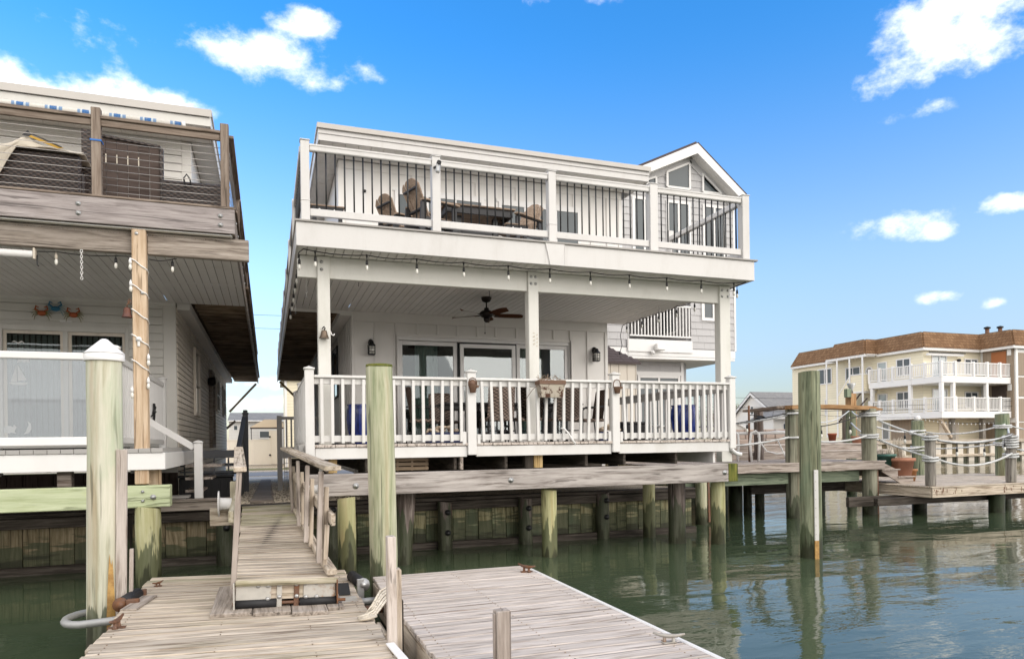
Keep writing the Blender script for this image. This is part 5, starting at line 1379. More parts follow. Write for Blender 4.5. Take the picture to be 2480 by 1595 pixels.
bar('handrail', 'float', gw, (-.219, 6.08, -.195), (-.352, 9.4, -.035), .10, .042, bev=.006)
bar('mid_rail', 'mossy', gw, (-.315, 6.5, -.62), (-.37, 10.2, -.50), .04, .10, bev=.006)
# white fairlead rollers fixed to both sides
def spool(label, x, y, z, s, d):
    t = thing('hose_reel', label, 'reel', (x, y, z))
    rot = Matrix.Rotation(R(90) * d, 4, 'Y')
    lathe('flange', 'vinyl', t, (x, y, z), [(.05, 0), (.165 * s, .0), (.165 * s, .012), (.05, .014)], 18, tilt=rot)
    lathe('drum', 'vinyl', t, (x, y, z), [(.085 * s, .014), (.075 * s, .05), (.07 * s, .16)], 14, tilt=rot)
    return t
sp_ = spool('white flanged reel on a bracket left of the gangway', -.61, 9.6, -.74, 1.0, 1)
box('backing_board', 'float', sp_, -.72, -.40, 9.70, 9.74, -1.03, -.80, .006); box('upright', 'mossy', sp_, -.47, -.40, 9.60, 9.69, -1.0, -.46, .006)
sp2 = spool('white reel drum under the right gangway handrail', .60, 9.0, -.56, .7, -1)
# landing pads under the rollers
pads = thing('landing_boards', 'worn dark boards under the gangway rollers on the float', 'boards', (.07, 6.4, FZ))
for (a, b, y0, y1) in ((-.455, -.137, 5.97, 7.12), (-.134, .160, 5.93, 6.9), (.166, .446, 5.86, 6.9), (.450, .588, 5.98, 6.8)):
    m_ = (a + b) / 2
    bar('board', 'oldgrey', pads, (m_, y0, fz(m_) + .014), (m_, y1, fz(m_) + .014), b - a, .038, (.03, 0, 1), .008)

# ------------------------------------------------------------------ things in the passage
st = thing('dark_stairs', 'dark grey stair side and newel rising away along the left side of the passage', 'stairs', (-.5, 16, gz(16)))
prism('side_panel', 'darkgrey', st, [(14.9, gz(15)), (14.9, -.12), (17.45, .60), (17.45, gz(17.5))], 'x', -.585, -.53)
box('newel', 'darkgrey', st, -.56, -.44, 17.46, 17.58, gz(17.5), .74, .008); lathe('newel_cap', 'darkgrey', st, (-.5, 17.52, .74), [(.10, 0), (.10, .03), (.07, .04), (.07, .09), (0, .1)], 4, tilt=Matrix.Rotation(R(45), 4, 'Z'))
bar('handrail', 'darkgrey', st, (-.56, 14.85, -.08), (-.52, 17.45, .66), .10, .05)
for k in range(5): box('tread', 'darkgrey', st, -1.3, -.59, 15.0 + k * .28, 15.3 + k * .28, -.95 + k * .18, -.91 + k * .18, .004)
lg = thing('lattice_gate', 'dark grey landing with an open grid panel beside the left house', 'gate', (-1.0, 14.9, -.6))
box('top_board', 'darkgrey', lg, -1.62, -.60, 14.80, 14.86, -.235, -.085, .006)
for z in (-.40, -.52): box('grid_bar', 'darkgrey', lg, -1.62, -.60, 14.81, 14.84, z, z + .03, .003)
for x in (-1.55, -1.28, -1.02, -.76): box('grid_stile', 'darkgrey', lg, x, x + .03, 14.78, 14.808, -.56, -.237, .003)
bn = thing('deck_box', 'black storage bin under the dark grey grid in the passage', 'bin', (-1.05, 14.6, -1.0))
box('body', 'blackrub', bn, -1.60, -.66, 14.45, 14.78, -1.02, -.60, .02); box('lid', 'black', bn, -1.62, -.64, 14.43, 14.77, -.598, -.56, .015)
for k in range(7): box('rib', 'black', bn, -1.55 + k * .13, -1.53 + k * .13, 14.435, 14.449, -1.0, -.62, .003)
rg = thing('grey_railing', 'grey newel and picket railing of the side steps against the white house', 'railing', (.4, 17.5, gz(17.5)))
box('newel', 'greyrail', rg, .20, .315, 17.45, 17.56, gz(17.5), .70, .006)
box('top_rail', 'greyrail', rg, .317, 1.5, 17.48, 17.54, .61, .68, .005); box('bottom_rail', 'greyrail', rg, .317, 1.5, 17.48, 17.54, -.10, -.05, .005)
for k in range(8): box('picket', 'greyrail', rg, .40 + k * .11, .44 + k * .11, 17.49, 17.53, -.05, .609, .003)
box('fascia', 'greyrail', rg, .317, 1.5, 17.46, 17.50, -.32, -.14, .004)
for k in range(3): box('lattice', 'greyrail', rg, .36 + k * .05, .375 + k * .05, 17.5, 17.515, gz(17.5), -.33, .002)
for k in range(6): box('lattice_bar', 'greyrail', rg, .35, .50, 17.517, 17.53, gz(17.5) + .1 + k * .11, gz(17.5) + .115 + k * .11, .002)
box('step_back', 'darkold', rg, .5, 1.5, 17.6, 17.64, gz(17.5), -.33, .004)

# ------------------------------------------------------------------ across the street, seen through the passage
fh = thing('far_house', 'white house with a grey roof across the street, seen through the passage', 'house', (-1, 60, -1.5))
box('wall', 'farwhite', fh, -2.95, 4, 60, 64, -1.5, 2.06, 0); slab('roof', 'greyroof', fh, [(-3.05, 59.7, 2.02), (4, 59.7, 2.02), (4, 63, 2.78), (-3.0, 63, 2.78)], -.12)
box('gutter', 'vinyl', fh, -3.05, 4, 59.62, 59.70, 1.92, 2.02, .01)
window(fh, 'x', -2.62, -2.28, 1.22, 1.64, 60, -1, 'vinyl', 'greypane', .05)
window(fh, 'x', -.70, .40, .55, 1.2, 60, -1, 'vinyl', 'greypane', .08)
cn = thing('canopy', 'tan hip roofed canopy behind the cream fence across the street', 'canopy', (0, 57, 1.3))
bm = bmesh.new()
vb = [bm.verts.new(p) for p in ((-1.30, 56, 1.36), (1.25, 56, 1.36), (1.25, 58.5, 1.36), (-1.30, 58.5, 1.36))]; vt = [bm.verts.new(p) for p in ((-.26, 57.2, 2.0), (.95, 57.2, 2.0))]
for f in ((vb[0], vb[1], vt[1], vt[0]), (vb[1], vb[2], vt[1]), (vb[2], vb[3], vt[0], vt[1]), (vb[3], vb[0], vt[0]), vb): bm.faces.new(f)
put(bpy.data.objects.new('canopy_top', finish(bm, 'canopy_top', paint('tan_canvas', (.55, .42, .27), .8, .1))), cn, Matrix.Identity(4))
for x in (-1.2, 1.15): tube('pole', 'charcoal', cn, [(x, 56.1, -1.5), (x, 56.1, 1.36)], .03, 6)
box('valance', 'brownslat', cn, -1.28, 1.23, 55.97, 55.99, 1.25, 1.36, 0)
vf = thing('vinyl_fence', 'cream vinyl privacy fence with a gate across the street', 'fence', (-1, 54, -1.5))
x = -3.4
while x < .05: box('fence_panel', 'vfence', vf, x, min(x + 1.2, .06), 54.0, 54.04, -1.42, .36 if x < -1 else .36, .004); x += 1.205
box('top_rail', 'vfence', vf, -3.4, .06, 53.97, 54.07, .361, .43, .01)
box('gate', 'vfence', vf, .075, .64, 53.98, 54.03, -1.40, 1.08, .01); box('gate_stile', 'vfence', vf, .065, .18, 53.95, 53.978, -1.42, 1.10, .006); box('fence_post', 'vfence', vf, .645, .78, 53.93, 54.07, -1.5, 1.2, .01)
for z in (.62, -.72): lathe('hinge', 'charcoal', vf, (.12, 53.94, z), [(.075, 0), (.075, .03), (0, .04)], 8, tilt=Matrix.Rotation(R(90), 4, 'X'))
yh = thing('far_house', 'tall cream sided building behind the white house walkway', 'house', (3, 50, -1.5))
box('wall', 'cream', yh, 1.14, 7.5, 50, 56, -1.5, 4.4, 0); box('roof', 'greyroof', yh, .9, 7.7, 49.7, 56.2, 4.41, 4.6, .02); box('corner_board', 'vinyl', yh, 1.10, 1.26, 49.95, 49.999, -1.5, 4.4, .004)

# ------------------------------------------------------------------ neighbour's grey shingled house at the right
ground2 = sheet('yard', 'gravel', [(7.9, 18.6, -.20), (14.2, 18.6, -.20), (14.2, 60, -.20), (7.9, 60, -.20)])
yb = thing('bulkhead', 'dark plank bulkhead far back under the grey shingled house', 'bulkhead', (11, 18.6, WZ), 'timber bulkheads along the water')
x = 7.8
while x < 14.1: box('plank', 'bulkbrown', yb, x + .005, x + .295, 18.5, 18.59, WZ - .6, -.22, .006); x += .3
y = 18.6
while y < 36: box('side_plank', 'bulkbrown', yb, 14.15, 14.24, y + .005, y + .395, WZ - .6, -.22, .006); y += .4
gh = thing('shingle_house', 'grey shingled house with a white gable behind the right end of the white house', 'house', (12, 22, -.2))
GY = 19.0; PKX, PKZ = 12.84, 9.28
def groof(x): return 9.22 - (abs(x - PKX) * .475 if x < PKX else (x - PKX) * .79)
def course_row(par, x0, x1, z0, h, y, mat='gshingle', gable=True):
    """one course of shakes across a wall, cut to the gable where needed; shakes of uneven width"""
    x = x0; mb = MB((x0, y, z0))
    while x < x1 - .02:
        w = min(random.uniform(.14, .30), x1 - x)
        top = z0 + h
        if gable: top = min(top, groof(x + w / 2) - .32)
        if top > z0 + .03:
            t = random.uniform(.014, .018)
            c = Vector((x + w / 2, y - t / 2 - .004, (z0 + top) / 2 - random.uniform(0, .002)))
            bm_box(mb.bm, c - mb.o, (w - .003, t, top - z0 + .010), 0, Matrix.Rotation(R(-5.0), 3, 'X'))
        x += w
    if len(mb.bm.verts): mb.build('shingle_course', mat, par)
    else: mb.bm.free()
z = 2.9
while z < 9.2:
    if z < 4.45:
        course_row(gh, 9.2, 10.55, z, .215, GY); course_row(gh, 12.78, 14.42, z, .215, GY)
    else: course_row(gh, 9.2, 14.42, z, .215, GY)
    z += .215
prism('upper_wall', 'gshingle', gh, [(9.2, 4.46), (14.42, 4.46), (14.42, 7.9), (PKX, 9.05), (9.2, 7.2)], 'y', GY + .001, GY + .12)
box('upper_wall', 'gshingle', gh, 9.2, 10.54, GY + .001, GY + .12, 2.85, 4.459, 0); box('upper_wall', 'gshingle', gh, 12.80, 14.42, GY + .001, GY + .12, 2.85, 4.459, 0)
box('side_wall', 'gshingle', gh, 14.30, 14.415, GY + .13, 28, 2.85, 7.7, 0)
z = 2.9
while z < 7.5: box('side_course', 'gshingle', gh, 14.418, 14.435, GY + .01, 28, z + .004, z + .212, .003, 0); z += .215
box('corner_board', 'vinyl', gh, 14.43, 14.50, GY - .03, GY + .05, 2.85, 7.72, .004)
# gable roof: slabs and white barge boards
ov = GY - .40
slab('roof', 'shedroof', gh, [(PKX, ov, 9.29), (10.45, ov, 9.29 - 2.39 * .475), (10.45, 29, 9.29 - 2.39 * .475), (PKX, 29, 9.29)], -.07)
slab('roof', 'shedroof', gh, [(PKX, ov, 9.29), (14.68, ov, 9.29 - 1.84 * .79), (14.68, 29, 9.29 - 1.84 * .79), (PKX, 29, 9.29)], .07)
zb = lambda x: 9.285 - ((PKX - x) * .475 if x < PKX else (x - PKX) * .79)
prism('barge_board', 'vinyl', gh, [(PKX, zb(PKX)), (10.43, zb(10.43)), (10.43, zb(10.43) - .27), (PKX, zb(PKX) - .31)], 'y', ov - .03, ov - .002)
prism('barge_board', 'vinyl', gh, [(PKX + .002, zb(PKX)), (14.70, zb(14.70)), (14.70, zb(14.70) - .25), (14.5, zb(14.5) - .29), (PKX + .002, zb(PKX) - .31)], 'y', ov - .03, ov - .002)
y = ov
for i in range(3):
    y0, y1 = ov + i * .130, ov + i * .130 + .126
    slab('gable_soffit', 'soffit', gh, [(PKX + .02, y0, 9.0), (14.6, y0, 9.0 - 1.74 * .79), (14.6, y1, 9.0 - 1.74 * .79), (PKX + .02, y1, 9.0)], .01)
    slab('gable_soffit', 'soffit', gh, [(PKX - .02, y0, 9.0), (10.5, y0, 9.0 - 2.32 * .475), (10.5, y1, 9.0 - 2.32 * .475), (PKX - .02, y1, 9.0)], -.01)
for (a, b, m_) in ((9.3, PKX, .475), (PKX, 14.42, .79)):
    g_ = lambda x: 9.22 - abs(x - PKX) * m_ - .30
    bar('rake_trim', 'gshingle', gh, (a, GY - .035, g_(a)), (b, GY - .035, g_(b)), .03, .30 if m_ > .5 else .24)
# gable windows (trapezoid and triangle) with frames
def poly_window(pts, t=.07):
    p = prism('gable_window', 'greypane', gh, pts, 'y', GY - .05, GY - .03)
    n = len(pts); mb = MB((pts[0][0], GY, pts[0][1]))
    for i in range(n):
        a, b = Vector((pts[i][0], GY - .055 - .003 * i, pts[i][1])), Vector((pts[(i + 1) % n][0], GY - .055 - .003 * i, pts[(i + 1) % n][1]))
        mb.bar(a, b, .05, t, (0, 0, 1) if abs((b - a).normalized().z) < .9 else (1, 0, 0))
    mb.build('frame', 'vinyl', p)
poly_window([(11.95, 7.96), (12.78, 7.96), (12.78, 8.80), (11.95, 8.42)])
poly_window([(13.27, 7.94), (13.98, 7.94), (13.27, 8.52)], .06)
poly_window([(11.0, 7.98), (11.55, 7.98), (11.55, 8.22), (11.0, 7.98 + .02)], .06)
for a, b, m_ in ((10.70, 11.36, (11.12,)), (11.91, 12.80, (12.36,)), (13.26, 14.12, (13.7,))): window(gh, 'x', a, b, 4.9, 7.55, GY - .02, -1, 'vinyl', 'greypane', .09, m_, 'window', .05)
window(gh, 'x', 13.17, 13.95, 3.80, 4.60, GY - .02, -1, 'vinyl', 'greypane', .10, (13.62,), 'window', .05)
# recessed balcony
box('balcony_floor', 'vinyl', gh, 10.55, 12.78, GY - .06, 21.6, 2.88, 3.13, .006); box('balcony_band', 'vinyl', gh, 10.45, 12.79, GY - .085, GY - .061, 2.74, 3.12, .004)
box('balcony_back', 'gshingle', gh, 10.4, 13.0, 21.6, 21.7, 3.13, 4.46, 0); box('balcony_ceiling', 'soffit', gh, 10.55, 12.78, GY + .13, 21.6, 4.40, 4.459, 0)
box('balcony_cheek', 'gshingle', gh, 12.70, 12.79, GY + .125, 21.6, 3.13, 4.40, 0); box('balcony_cheek', 'gshingle', gh, 10.545, 10.60, GY + .125, 21.6, 3.13, 4.40, 0)
window(gh, 'x', 10.7, 11.9, 3.16, 4.4, 21.6, -1, 'vinyl', 'darkpane', .08, (11.3,), 'balcony_door', .05)
window(gh, 'y', 19.6, 20.7, 3.5, 4.4, 12.699, -1, 'vinyl', 'greypane', .07, (), 'window', .05)
box('balcony_rail', 'vinyl', gh, 10.56, 12.77, GY - .05, GY - .01, 4.18, 4.24, .006); box('balcony_rail', 'vinyl', gh, 10.56, 12.77, GY - .05, GY - .01, 3.22, 3.27, .006)
x = 10.62
while x < 12.72: box('baluster', 'vinyl', gh, x, x + .035, GY - .045, GY - .012, 3.271, 4.179, .003); x += .115
# lower storey set back with a white band
box('band', 'vinyl', gh, 9.2, 14.44, GY - .045, GY - .02, 2.62, 2.86, .004); box('band_low', 'vinyl', gh, 9.2, 14.43, GY - .03, GY + .02, 2.53, 2.618, .004)
y = GY + .02
while y < 22: box('soffit_board', 'soffit', gh, 9.2, 14.40, y + .003, y + .16, 2.555, 2.57, .003); y += .165
z = -.15
while z < 2.5: course_row(gh, 9.0, 12.95, z, .215, 19.75, gable=False); z += .215
box('lower_wall', 'gshingle', gh, 9.0, 12.95, 19.76, 19.86, -.2, 2.55, 0)
slab('bay_side', 'gshingle', gh, [(12.951, 19.74, -.2), (13.45, 20.3, -.2), (13.45, 20.3, 2.55), (12.951, 19.74, 2.55)], -.08)
box('corner_board', 'vinyl', gh, 12.86, 12.96, 19.70, 19.729, -.2, 2.55, .004); box('lower_side', 'gshingle', gh, 13.38, 13.46, 20.32, 27, -.2, 2.55, 0)
box('window_head', 'vinyl', gh, 11.20, 12.86, 19.69, 19.735, 2.10, 2.22, .006)
window(gh, 'x', 11.24, 12.82, -.1, 2.10, 19.735, -1, 'vinyl', 'greypane', .09, (12.02,), 'sliding_door', .05)
window(gh, 'x', 10.55, 10.78, .6, 2.12, 19.735, -1, 'vinyl', 'greypane', .06, (), 'narrow_window', .05)
fl_ = thing('floodlight', 'white floodlight on the band under the grey house balcony', 'lamp', (11.4, 18.9, 2.75))
box('lamp_body', 'vinyl', fl_, 11.36, 11.66, 18.72, 18.86, 2.78, 2.98, .015); box('lens', 'galv', fl_, 11.40, 11.64, 18.708, 18.719, 2.80, 2.96, .006); lathe('sensor', 'vinyl', fl_, (11.30, 18.85, 2.66), [(.05, 0), (.06, .05), (.05, .10), (0, .12)], 10); bar('arm', 'vinyl', fl_, (11.34, 18.93, 2.70), (11.48, 18.80, 2.80), .04, .04)

sh = thing('garden_shed', 'beige shed with a dark shingled roof beside the white house', 'shed', (8.4, 16.6, -.2))
for i in range(6):
    z0 = 2.03 + i * .0835; y0 = 15.93 + i * .13; xr = 9.17 - i * .10
    x = 7.62
    while x < xr - .03:
        w = min(random.uniform(.22, .32), xr - x)
        slab('shingle', 'shedroof', sh, [(x + .004, y0 - .02, z0 - .012), (x + w - .004, y0 - .02, z0 - .012), (x + w - .004, y0 + .15, z0 + .085), (x + .004, y0 + .15, z0 + .085)], .012); x += w
slab('roof_deck', 'shedroof', sh, [(7.6, 15.95, 2.005), (9.15, 15.95, 2.005), (8.58, 16.72, 2.49), (7.6, 16.72, 2.49)], -.03)
x = 7.62
while x < 9.08: box('board', 'beige', sh, x + .003, min(x + .235, 9.10) - .003, 16.0, 16.03, -.2, 1.99, .004); x += .24
box('side', 'beige', sh, 9.06, 9.10, 16.035, 17.8, -.2, 1.99, .003); box('fascia', 'shedroof', sh, 7.6, 9.18, 15.90, 15.925, 1.97, 2.02, .003)

# ------------------------------------------------------------------ neighbour's stepped dock
nd = thing('stepped_dock', 'grey two level dock with wide steps and rope rails on the right', 'dock', (12, 13, -1))
box('fascia', 'grey', nd, 7.9, 13.46, 12.28, 12.32, -.742, -.578, .006)
y = 12.27
while y < 14.78: box('plank', 'grey', nd, 7.9, 13.49, y, min(y + .139, 14.8), -.576, -.545 + random.uniform(-.002, .002), .005); y += .144
box('side_fascia', 'grey', nd, 13.44, 13.48, 12.33, 14.8, -.742, -.578, .006)
box('girder', 'dgreen', nd, 7.9, 13.02, 12.60, 12.70, -1.02, -.775, .008); box('girder', 'dgreen', nd, 7.9, 13.4, 14.3, 14.4, -1.02, -.775, .008)
for x in (9.2, 10.5, 11.8): box('joist', 'darkold', nd, x, x + .045, 12.71, 14.75, -.74, -.58, .004)
box('low_girder', 'darkold', nd, 10.6, 13.4, 13.4, 13.5, -1.30, -1.06, .008)
for (y0, zb_, zt_) in ((14.81, -.575, -.345), (15.2, -.344, -.165)):
    box('riser', 'grey', nd, 8.0, 16.4, y0, y0 + .035, zb_, zt_ - .03, .004)
    box('tread', 'floatclean', nd, 8.0, 16.42, y0 - .025, y0 + .42 if y0 < 15 else y0 + .30, zt_ - .028, zt_, .006)
y = 15.51
while y < 17.3: box('plank', 'grey', nd, 8.0, 16.4, y, y + .139, -.195, -.166 + random.uniform(-.002, .002), .005); y += .144
# low level
box('low_fascia', 'float', nd, 13.66, 19.5, 11.24, 11.28, -1.345, -1.128, .006); box('low_side', 'float', nd, 13.64, 13.68, 11.285, 14.6, -1.345, -1.128, .006)
y = 11.225
while y < 14.6: box('plank', 'float', nd, 13.62, 19.5, y, y + .139, -1.127, -1.098 + random.uniform(-.003, .003), .005); y += .144
mb = MB((16, 11.2, -1.2))
for i in range(46):
    x = random.choice((13.75, 13.9, 15.9, 16.05, 17.9)) + random.uniform(-.05, .9 if random.random() < .3 else .08)
    mb.box(x, x + .014, 11.236, 11.2415, -1.31 + .17 * random.random(), -1.30 + .17 * random.random() + .0, 0)
mb.build('bolt_marks', 'rust', nd)
box('low_girder', 'darkold', nd, 12.6, 19.5, 11.7, 11.82, -1.52, -1.35, .008); box('low_girder', 'darkold', nd, 12.2, 16, 12.1, 12.2, -1.56, -1.34, .008)
# steps between the levels
prism('stair_side', 'grey', nd, [(13.48, -.58), (13.98, -.78), (13.98, -.97), (14.46, -.97), (14.46, -1.095), (14.05, -1.095), (13.48, -.80)], 'y', 12.40, 12.44)
for (x0, x1, z) in ((13.46, 14.02, -.755), (13.97, 14.50, -.935)): box('tread', 'grey', nd, x0, x1, 12.36, 13.8, z - .028, z, .005)
for (x, z0, z1) in ((13.98, -.935, -.785),): box('riser', 'grey', nd, x, x + .02, 12.45, 13.8, z0, z1, .003)
# pilings and posts of the dock
G3 = 'pilings of the stepped dock'
def dpile(x, y, top, r, mat, label, **k): return pile(x, y, top, r, mat, label, G3, **k)
pA = dpile(13.24, 12.52, .645, .162, 'pilesage', 'grey green dock piling under the right end of the live edge plank', seed=21)
bar('rust_streak', 'rust', pA, (13.375, 12.43, -.62), (13.39, 12.43, WZ), .05, .03, (0, 1, 0))
dpile(11.13, 12.62, .62, .165, 'pilesage', 'grey dock piling under the left end of the live edge plank', seed=22)
dpile(17.25, 17.0, .85, .15, 'pileblue', 'grey green piling at the back of the upper dock level by the red pot', seed=23)
dpile(17.98, 15.25, .46, .165, 'pileblue', 'green piling with a white ball light behind the low dock', seed=24)
dpile(18.95, 13.45, .585, .175, 'pileblue', 'thick dark streaked green piling near the right photo edge', seed=25)
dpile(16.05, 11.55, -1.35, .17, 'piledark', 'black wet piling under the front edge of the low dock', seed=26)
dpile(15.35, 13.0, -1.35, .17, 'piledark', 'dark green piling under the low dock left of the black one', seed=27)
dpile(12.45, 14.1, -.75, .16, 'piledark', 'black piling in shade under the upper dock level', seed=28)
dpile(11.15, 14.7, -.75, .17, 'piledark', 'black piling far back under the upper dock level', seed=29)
dpile(11.75, 15.0, -.75, .11, 'pilegrey', 'thin brown piling far back under the upper dock level', seed=30)
lb = thing('ball_light', 'white ball light on top of the green piling behind the low dock', 'lamp', (17.98, 15.25, .47)); lathe('ball', 'vinyl', lb, (17.98, 15.25, .455), [(.03, 0), (.075, .03), (.085, .08), (.06, .14), (0, .16)], 12)
def dpost(x, y, top, label):
    t = thing('dock_post', label, 'post', (x, y, -1.1), 'square posts of the low dock')
    box('shaft', 'postgrey', t, x - .085, x + .085, y - .085, y + .085, -1.099, top - .10, .02)
    lathe('point', 'postgrey', t, (x, y, top - .11), [(.112, 0), (.10, .05), (.045, .10), (0, .105)], 8, tilt=Matrix.Rotation(R(22.5), 4, 'Z'))
    return t
dpost(13.80, 11.40, .065, 'grey square post with two rope wraps at the corner of the low dock'); dpost(16.32, 11.40, .06, 'grey square post with many rope wraps at the right photo edge')
ps = thing('plank_bar', 'live edge wood plank laid across the tops of two dock pilings', 'plank', (12, 12.6, .66))
bm = bmesh.new(); top = []; bot = []
nseg = 16
for i in range(nseg + 1):
    t_ = i / nseg; x = 10.95 + 2.72 * t_; z = .645 + .015 * math.sin(t_ * 5); w0 = 12.40 + .03 * math.sin(t_ * 7 + 1) + (.10 if t_ > .93 else 0); w1 = 12.85 + .03 * math.sin(t_ * 9)
    if t_ > .9: w1 -= .1 * (t_ - .9) / .1
    th = .085 - (.05 * max(0, (t_ - .86) / .14))
    bot.append((bm.verts.new((x, w0, z)), bm.verts.new((x, w1, z)))); top.append((bm.verts.new((x, w0 - .015, z + th)), bm.verts.new((x, w1, z + th))))
for i in range(nseg):
    bm.faces.new((top[i][0], top[i + 1][0], top[i + 1][1], top[i][1])); bm.faces.new((bot[i][0], bot[i][1], bot[i + 1][1], bot[i + 1][0])); bm.faces.new((bot[i][0], bot[i + 1][0], top[i + 1][0], top[i][0])); bm.faces.new((bot[i][1], top[i][1], top[i + 1][1], bot[i + 1][1]))
for k in (0, -1): bm.faces.new((bot[k][0], top[k][0], top[k][1], bot[k][1]))
put(bpy.data.objects.new('slab', finish(bm, 'slab', M['slab'])), ps, Matrix.Identity(4))
bar('side_slab', 'railwood', ps, (10.96, 12.65, .695), (11.55, 14.6, .70), .40, .06)
# rope rails: every span is a part of one rope
rr_ = thing('rope_rail', 'thick pale rope strung in two rows round the posts of the stepped dock', 'rope', (14, 12, 0))
def wrap(x, y, r, z, sq=False, n=1, dz=.055):
    for k in range(n):
        zz = z - k * dz; pts = []
        for i in range(17):
            a = 2 * math.pi * i / 16; rr = r
            if sq: m_ = max(abs(math.cos(a)), abs(math.sin(a))); rr = r / max(m_, .78)
            pts.append((x + rr * math.cos(a), y + rr * math.sin(a), zz + .012 * math.sin(a + 1)))
        tube('wrap', 'rope', rr_, pts, .024, 7)
def span(p0, p1, s, r=.023): tube('span', 'rope', rr_, sag(p0, p1, s, 10), r, 7)
A_, B_, C_, D_, E_, F_ = (13.24, 12.34), (11.13, 12.44), (13.80, 11.29), (16.32, 11.29), (17.98, 15.07), (18.95, 13.26)
wrap(13.24, 12.52, .19, .56, n=2); wrap(13.24, 12.52, .19, .055, n=2); wrap(11.13, 12.62, .19, .56, n=1); wrap(11.13, 12.62, .19, .02, n=1)
wrap(13.80, 11.40, .115, -.005, True, 2, .06); wrap(13.80, 11.40, .115, -.475, True, 2, .06)
wrap(16.32, 11.40, .115, -.03, True, 5, .06); wrap(16.32, 11.40, .115, -.44, True, 2, .06)
wrap(17.98, 15.25, .19, .17, n=2, dz=.09); wrap(17.98, 15.25, .19, -.30, n=2, dz=.1); wrap(18.95, 13.45, .20, .27, n=2); wrap(18.95, 13.45, .20, -.20, n=2)
span((13.40, 12.38, .38), (13.74, 11.30, -.05), .03); span((13.40, 12.38, -.06), (13.74, 11.30, -.47), .03)
span((13.40, 12.5, .25), (17.85, 15.1, .17), .08); span((13.40, 12.5, -.03), (17.85, 15.1, -.32), .10)
span((13.90, 11.30, -.09), (16.22, 11.30, .0), .10); span((13.90, 11.30, -.51), (16.22, 11.30, -.42), .20)
span((18.1, 15.1, .12), (18.85, 13.3, .30), .14); span((18.1, 15.1, -.36), (18.85, 13.3, -.20), .05); span((19.1, 13.4, .27), (21.5, 13.2, .1), .1); span((16.43, 11.35, -.33), (18.8, 11.3, -.4), .06); span((19.1, 13.4, .2), (16.42, 11.5, .02), .03)
span((11.28, 12.5, -.02), (13.06, 12.42, .03), .10); span((8.6, 13.2, -.12), (10.96, 12.55, .02), .10); span((11.28, 12.7, .50), (17.1, 16.9, .84), .25, .016); span((13.4, 12.6, .52), (17.15, 16.85, .80), .10, .02); span((17.12, 16.86, .45), (13.42, 12.6, .0), .06); span((11.0, 12.6, .52), (8.8, 14.8, .35), .12)
mb = MB((12, 12.5, .4))
mb.tube(sag((8.9, 14.7, .30), (11.05, 12.45, .60), .12, 10), .010, 5); mb.tube(sag((11.2, 12.46, .25), (13.1, 12.36, .62), .12, 10), .012, 5); mb.tube(sag((13.42, 12.36, .36), (13.75, 11.28, -.03), .04, 6), .010, 5); mb.tube(sag((13.9, 11.275, -.11), (16.2, 11.275, .0), .12, 8), .010, 5)
dl = thing('string_lights', 'black cord with hanging bulbs along the rope rail of the stepped dock', 'string lights', (12.5, 12.3, .4))
mb.build('cord', 'black', dl)
for (x, y, z) in ((9.55, 13.95, .33), (10.35, 13.2, .42), (11.75, 12.42, .27), (12.55, 12.39, .36), (13.58, 11.85, .13), (14.45, 11.275, -.17), (15.3, 11.275, -.19), (15.95, 11.275, -.08)): bulb(dl, x, y, z, 'black', .13, 1.3)
mb = MB((18, 14, .5)); P0, P1 = Vector((17.98, 15.25, .56)), Vector((18.95, 13.45, .38)); fl_pts = sag((14.6, 16.4, .72), P0, .05, 8) + sag(P0, P1, .10, 10)[1:]
mb.tube(fl_pts, .005, 4)
fe = thing('fairy_lights', 'thin cord of tiny white lights between the two green pilings at the right', 'string lights', (18.4, 14.4, .4)); mb.build('cord', 'black', fe)
for k in range(1, len(fl_pts) - 1):
    for f in (0, .5):
        q_ = fl_pts[k].lerp(fl_pts[k + 1], f); box('light', 'vinyl', fe, q_.x - .008, q_.x + .008, q_.y - .008, q_.y + .008, q_.z - .05, q_.z - .004, .003)
# pots, ladder rails, chair on the dock
def pot(name, label, mat, x, y, z, r0, r1, h, soil=True, square=False):
    t = thing(name, label, 'pot', (x, y, z), 'plant pots on the stepped dock')
    tl = Matrix.Rotation(R(45), 4, 'Z') if square else None; sg = 4 if square else 18
    lathe('pot', mat, t, (x, y, z), [(r0, 0), (r1 * .97, h * .82), (r1 * 1.07, h * .83), (r1 * 1.07, h), (r1 * .93, h), (r1 * .9, h * .9)], sg, tilt=tl)
    lathe('soil', 'joist', t, (x, y, z), [(r1 * .9, h * .88), (0, h * .9)], sg, tilt=tl, cap=False)
    return t
gp = pot('plant_pot', 'dark green window box pot on the dock steps', 'greenpot', 14.02, 12.85, -.755, .19, .27, .34, square=True)
pot('plant_pot', 'large terracotta trough pot on the dock steps', 'terracotta', 14.36, 12.74, -.934, .29, .36, .42, square=True); pot('plant_pot', 'small orange glazed pot beside the terracotta trough', 'orangepot', 14.98, 12.95, -1.098, .12, .17, .30)
pot('plant_pot', 'tall red pot at the back of the upper dock level', 'redpot', 16.6, 17.1, -.165, .09, .125, .30); pot('plant_pot', 'low orange brown pot on the upper dock step', 'terracotta', 15.75, 15.3, -.165, .13, .16, .20)
mb = MB((14, 12.9, -.4))
for i in range(40):
    a = random.uniform(0, 6.28); mb.tube([(14.02 + .12 * math.cos(a), 12.85 + .12 * math.sin(a), -.46), (14.02 + .2 * math.cos(a), 12.85 + .2 * math.sin(a), -.36 + .1 * random.random())], .006, 3)
for i in range(46):
    x = 14.45 + random.uniform(-.22, .3); mb.tube([(x, 12.9 + random.uniform(-.1, .2), -.55), (x + random.uniform(-.08, .08), 12.95, -.20 + .2 * random.random())], .006, 3)
gs = mb.build('dry_stems', 'tierope', gp)
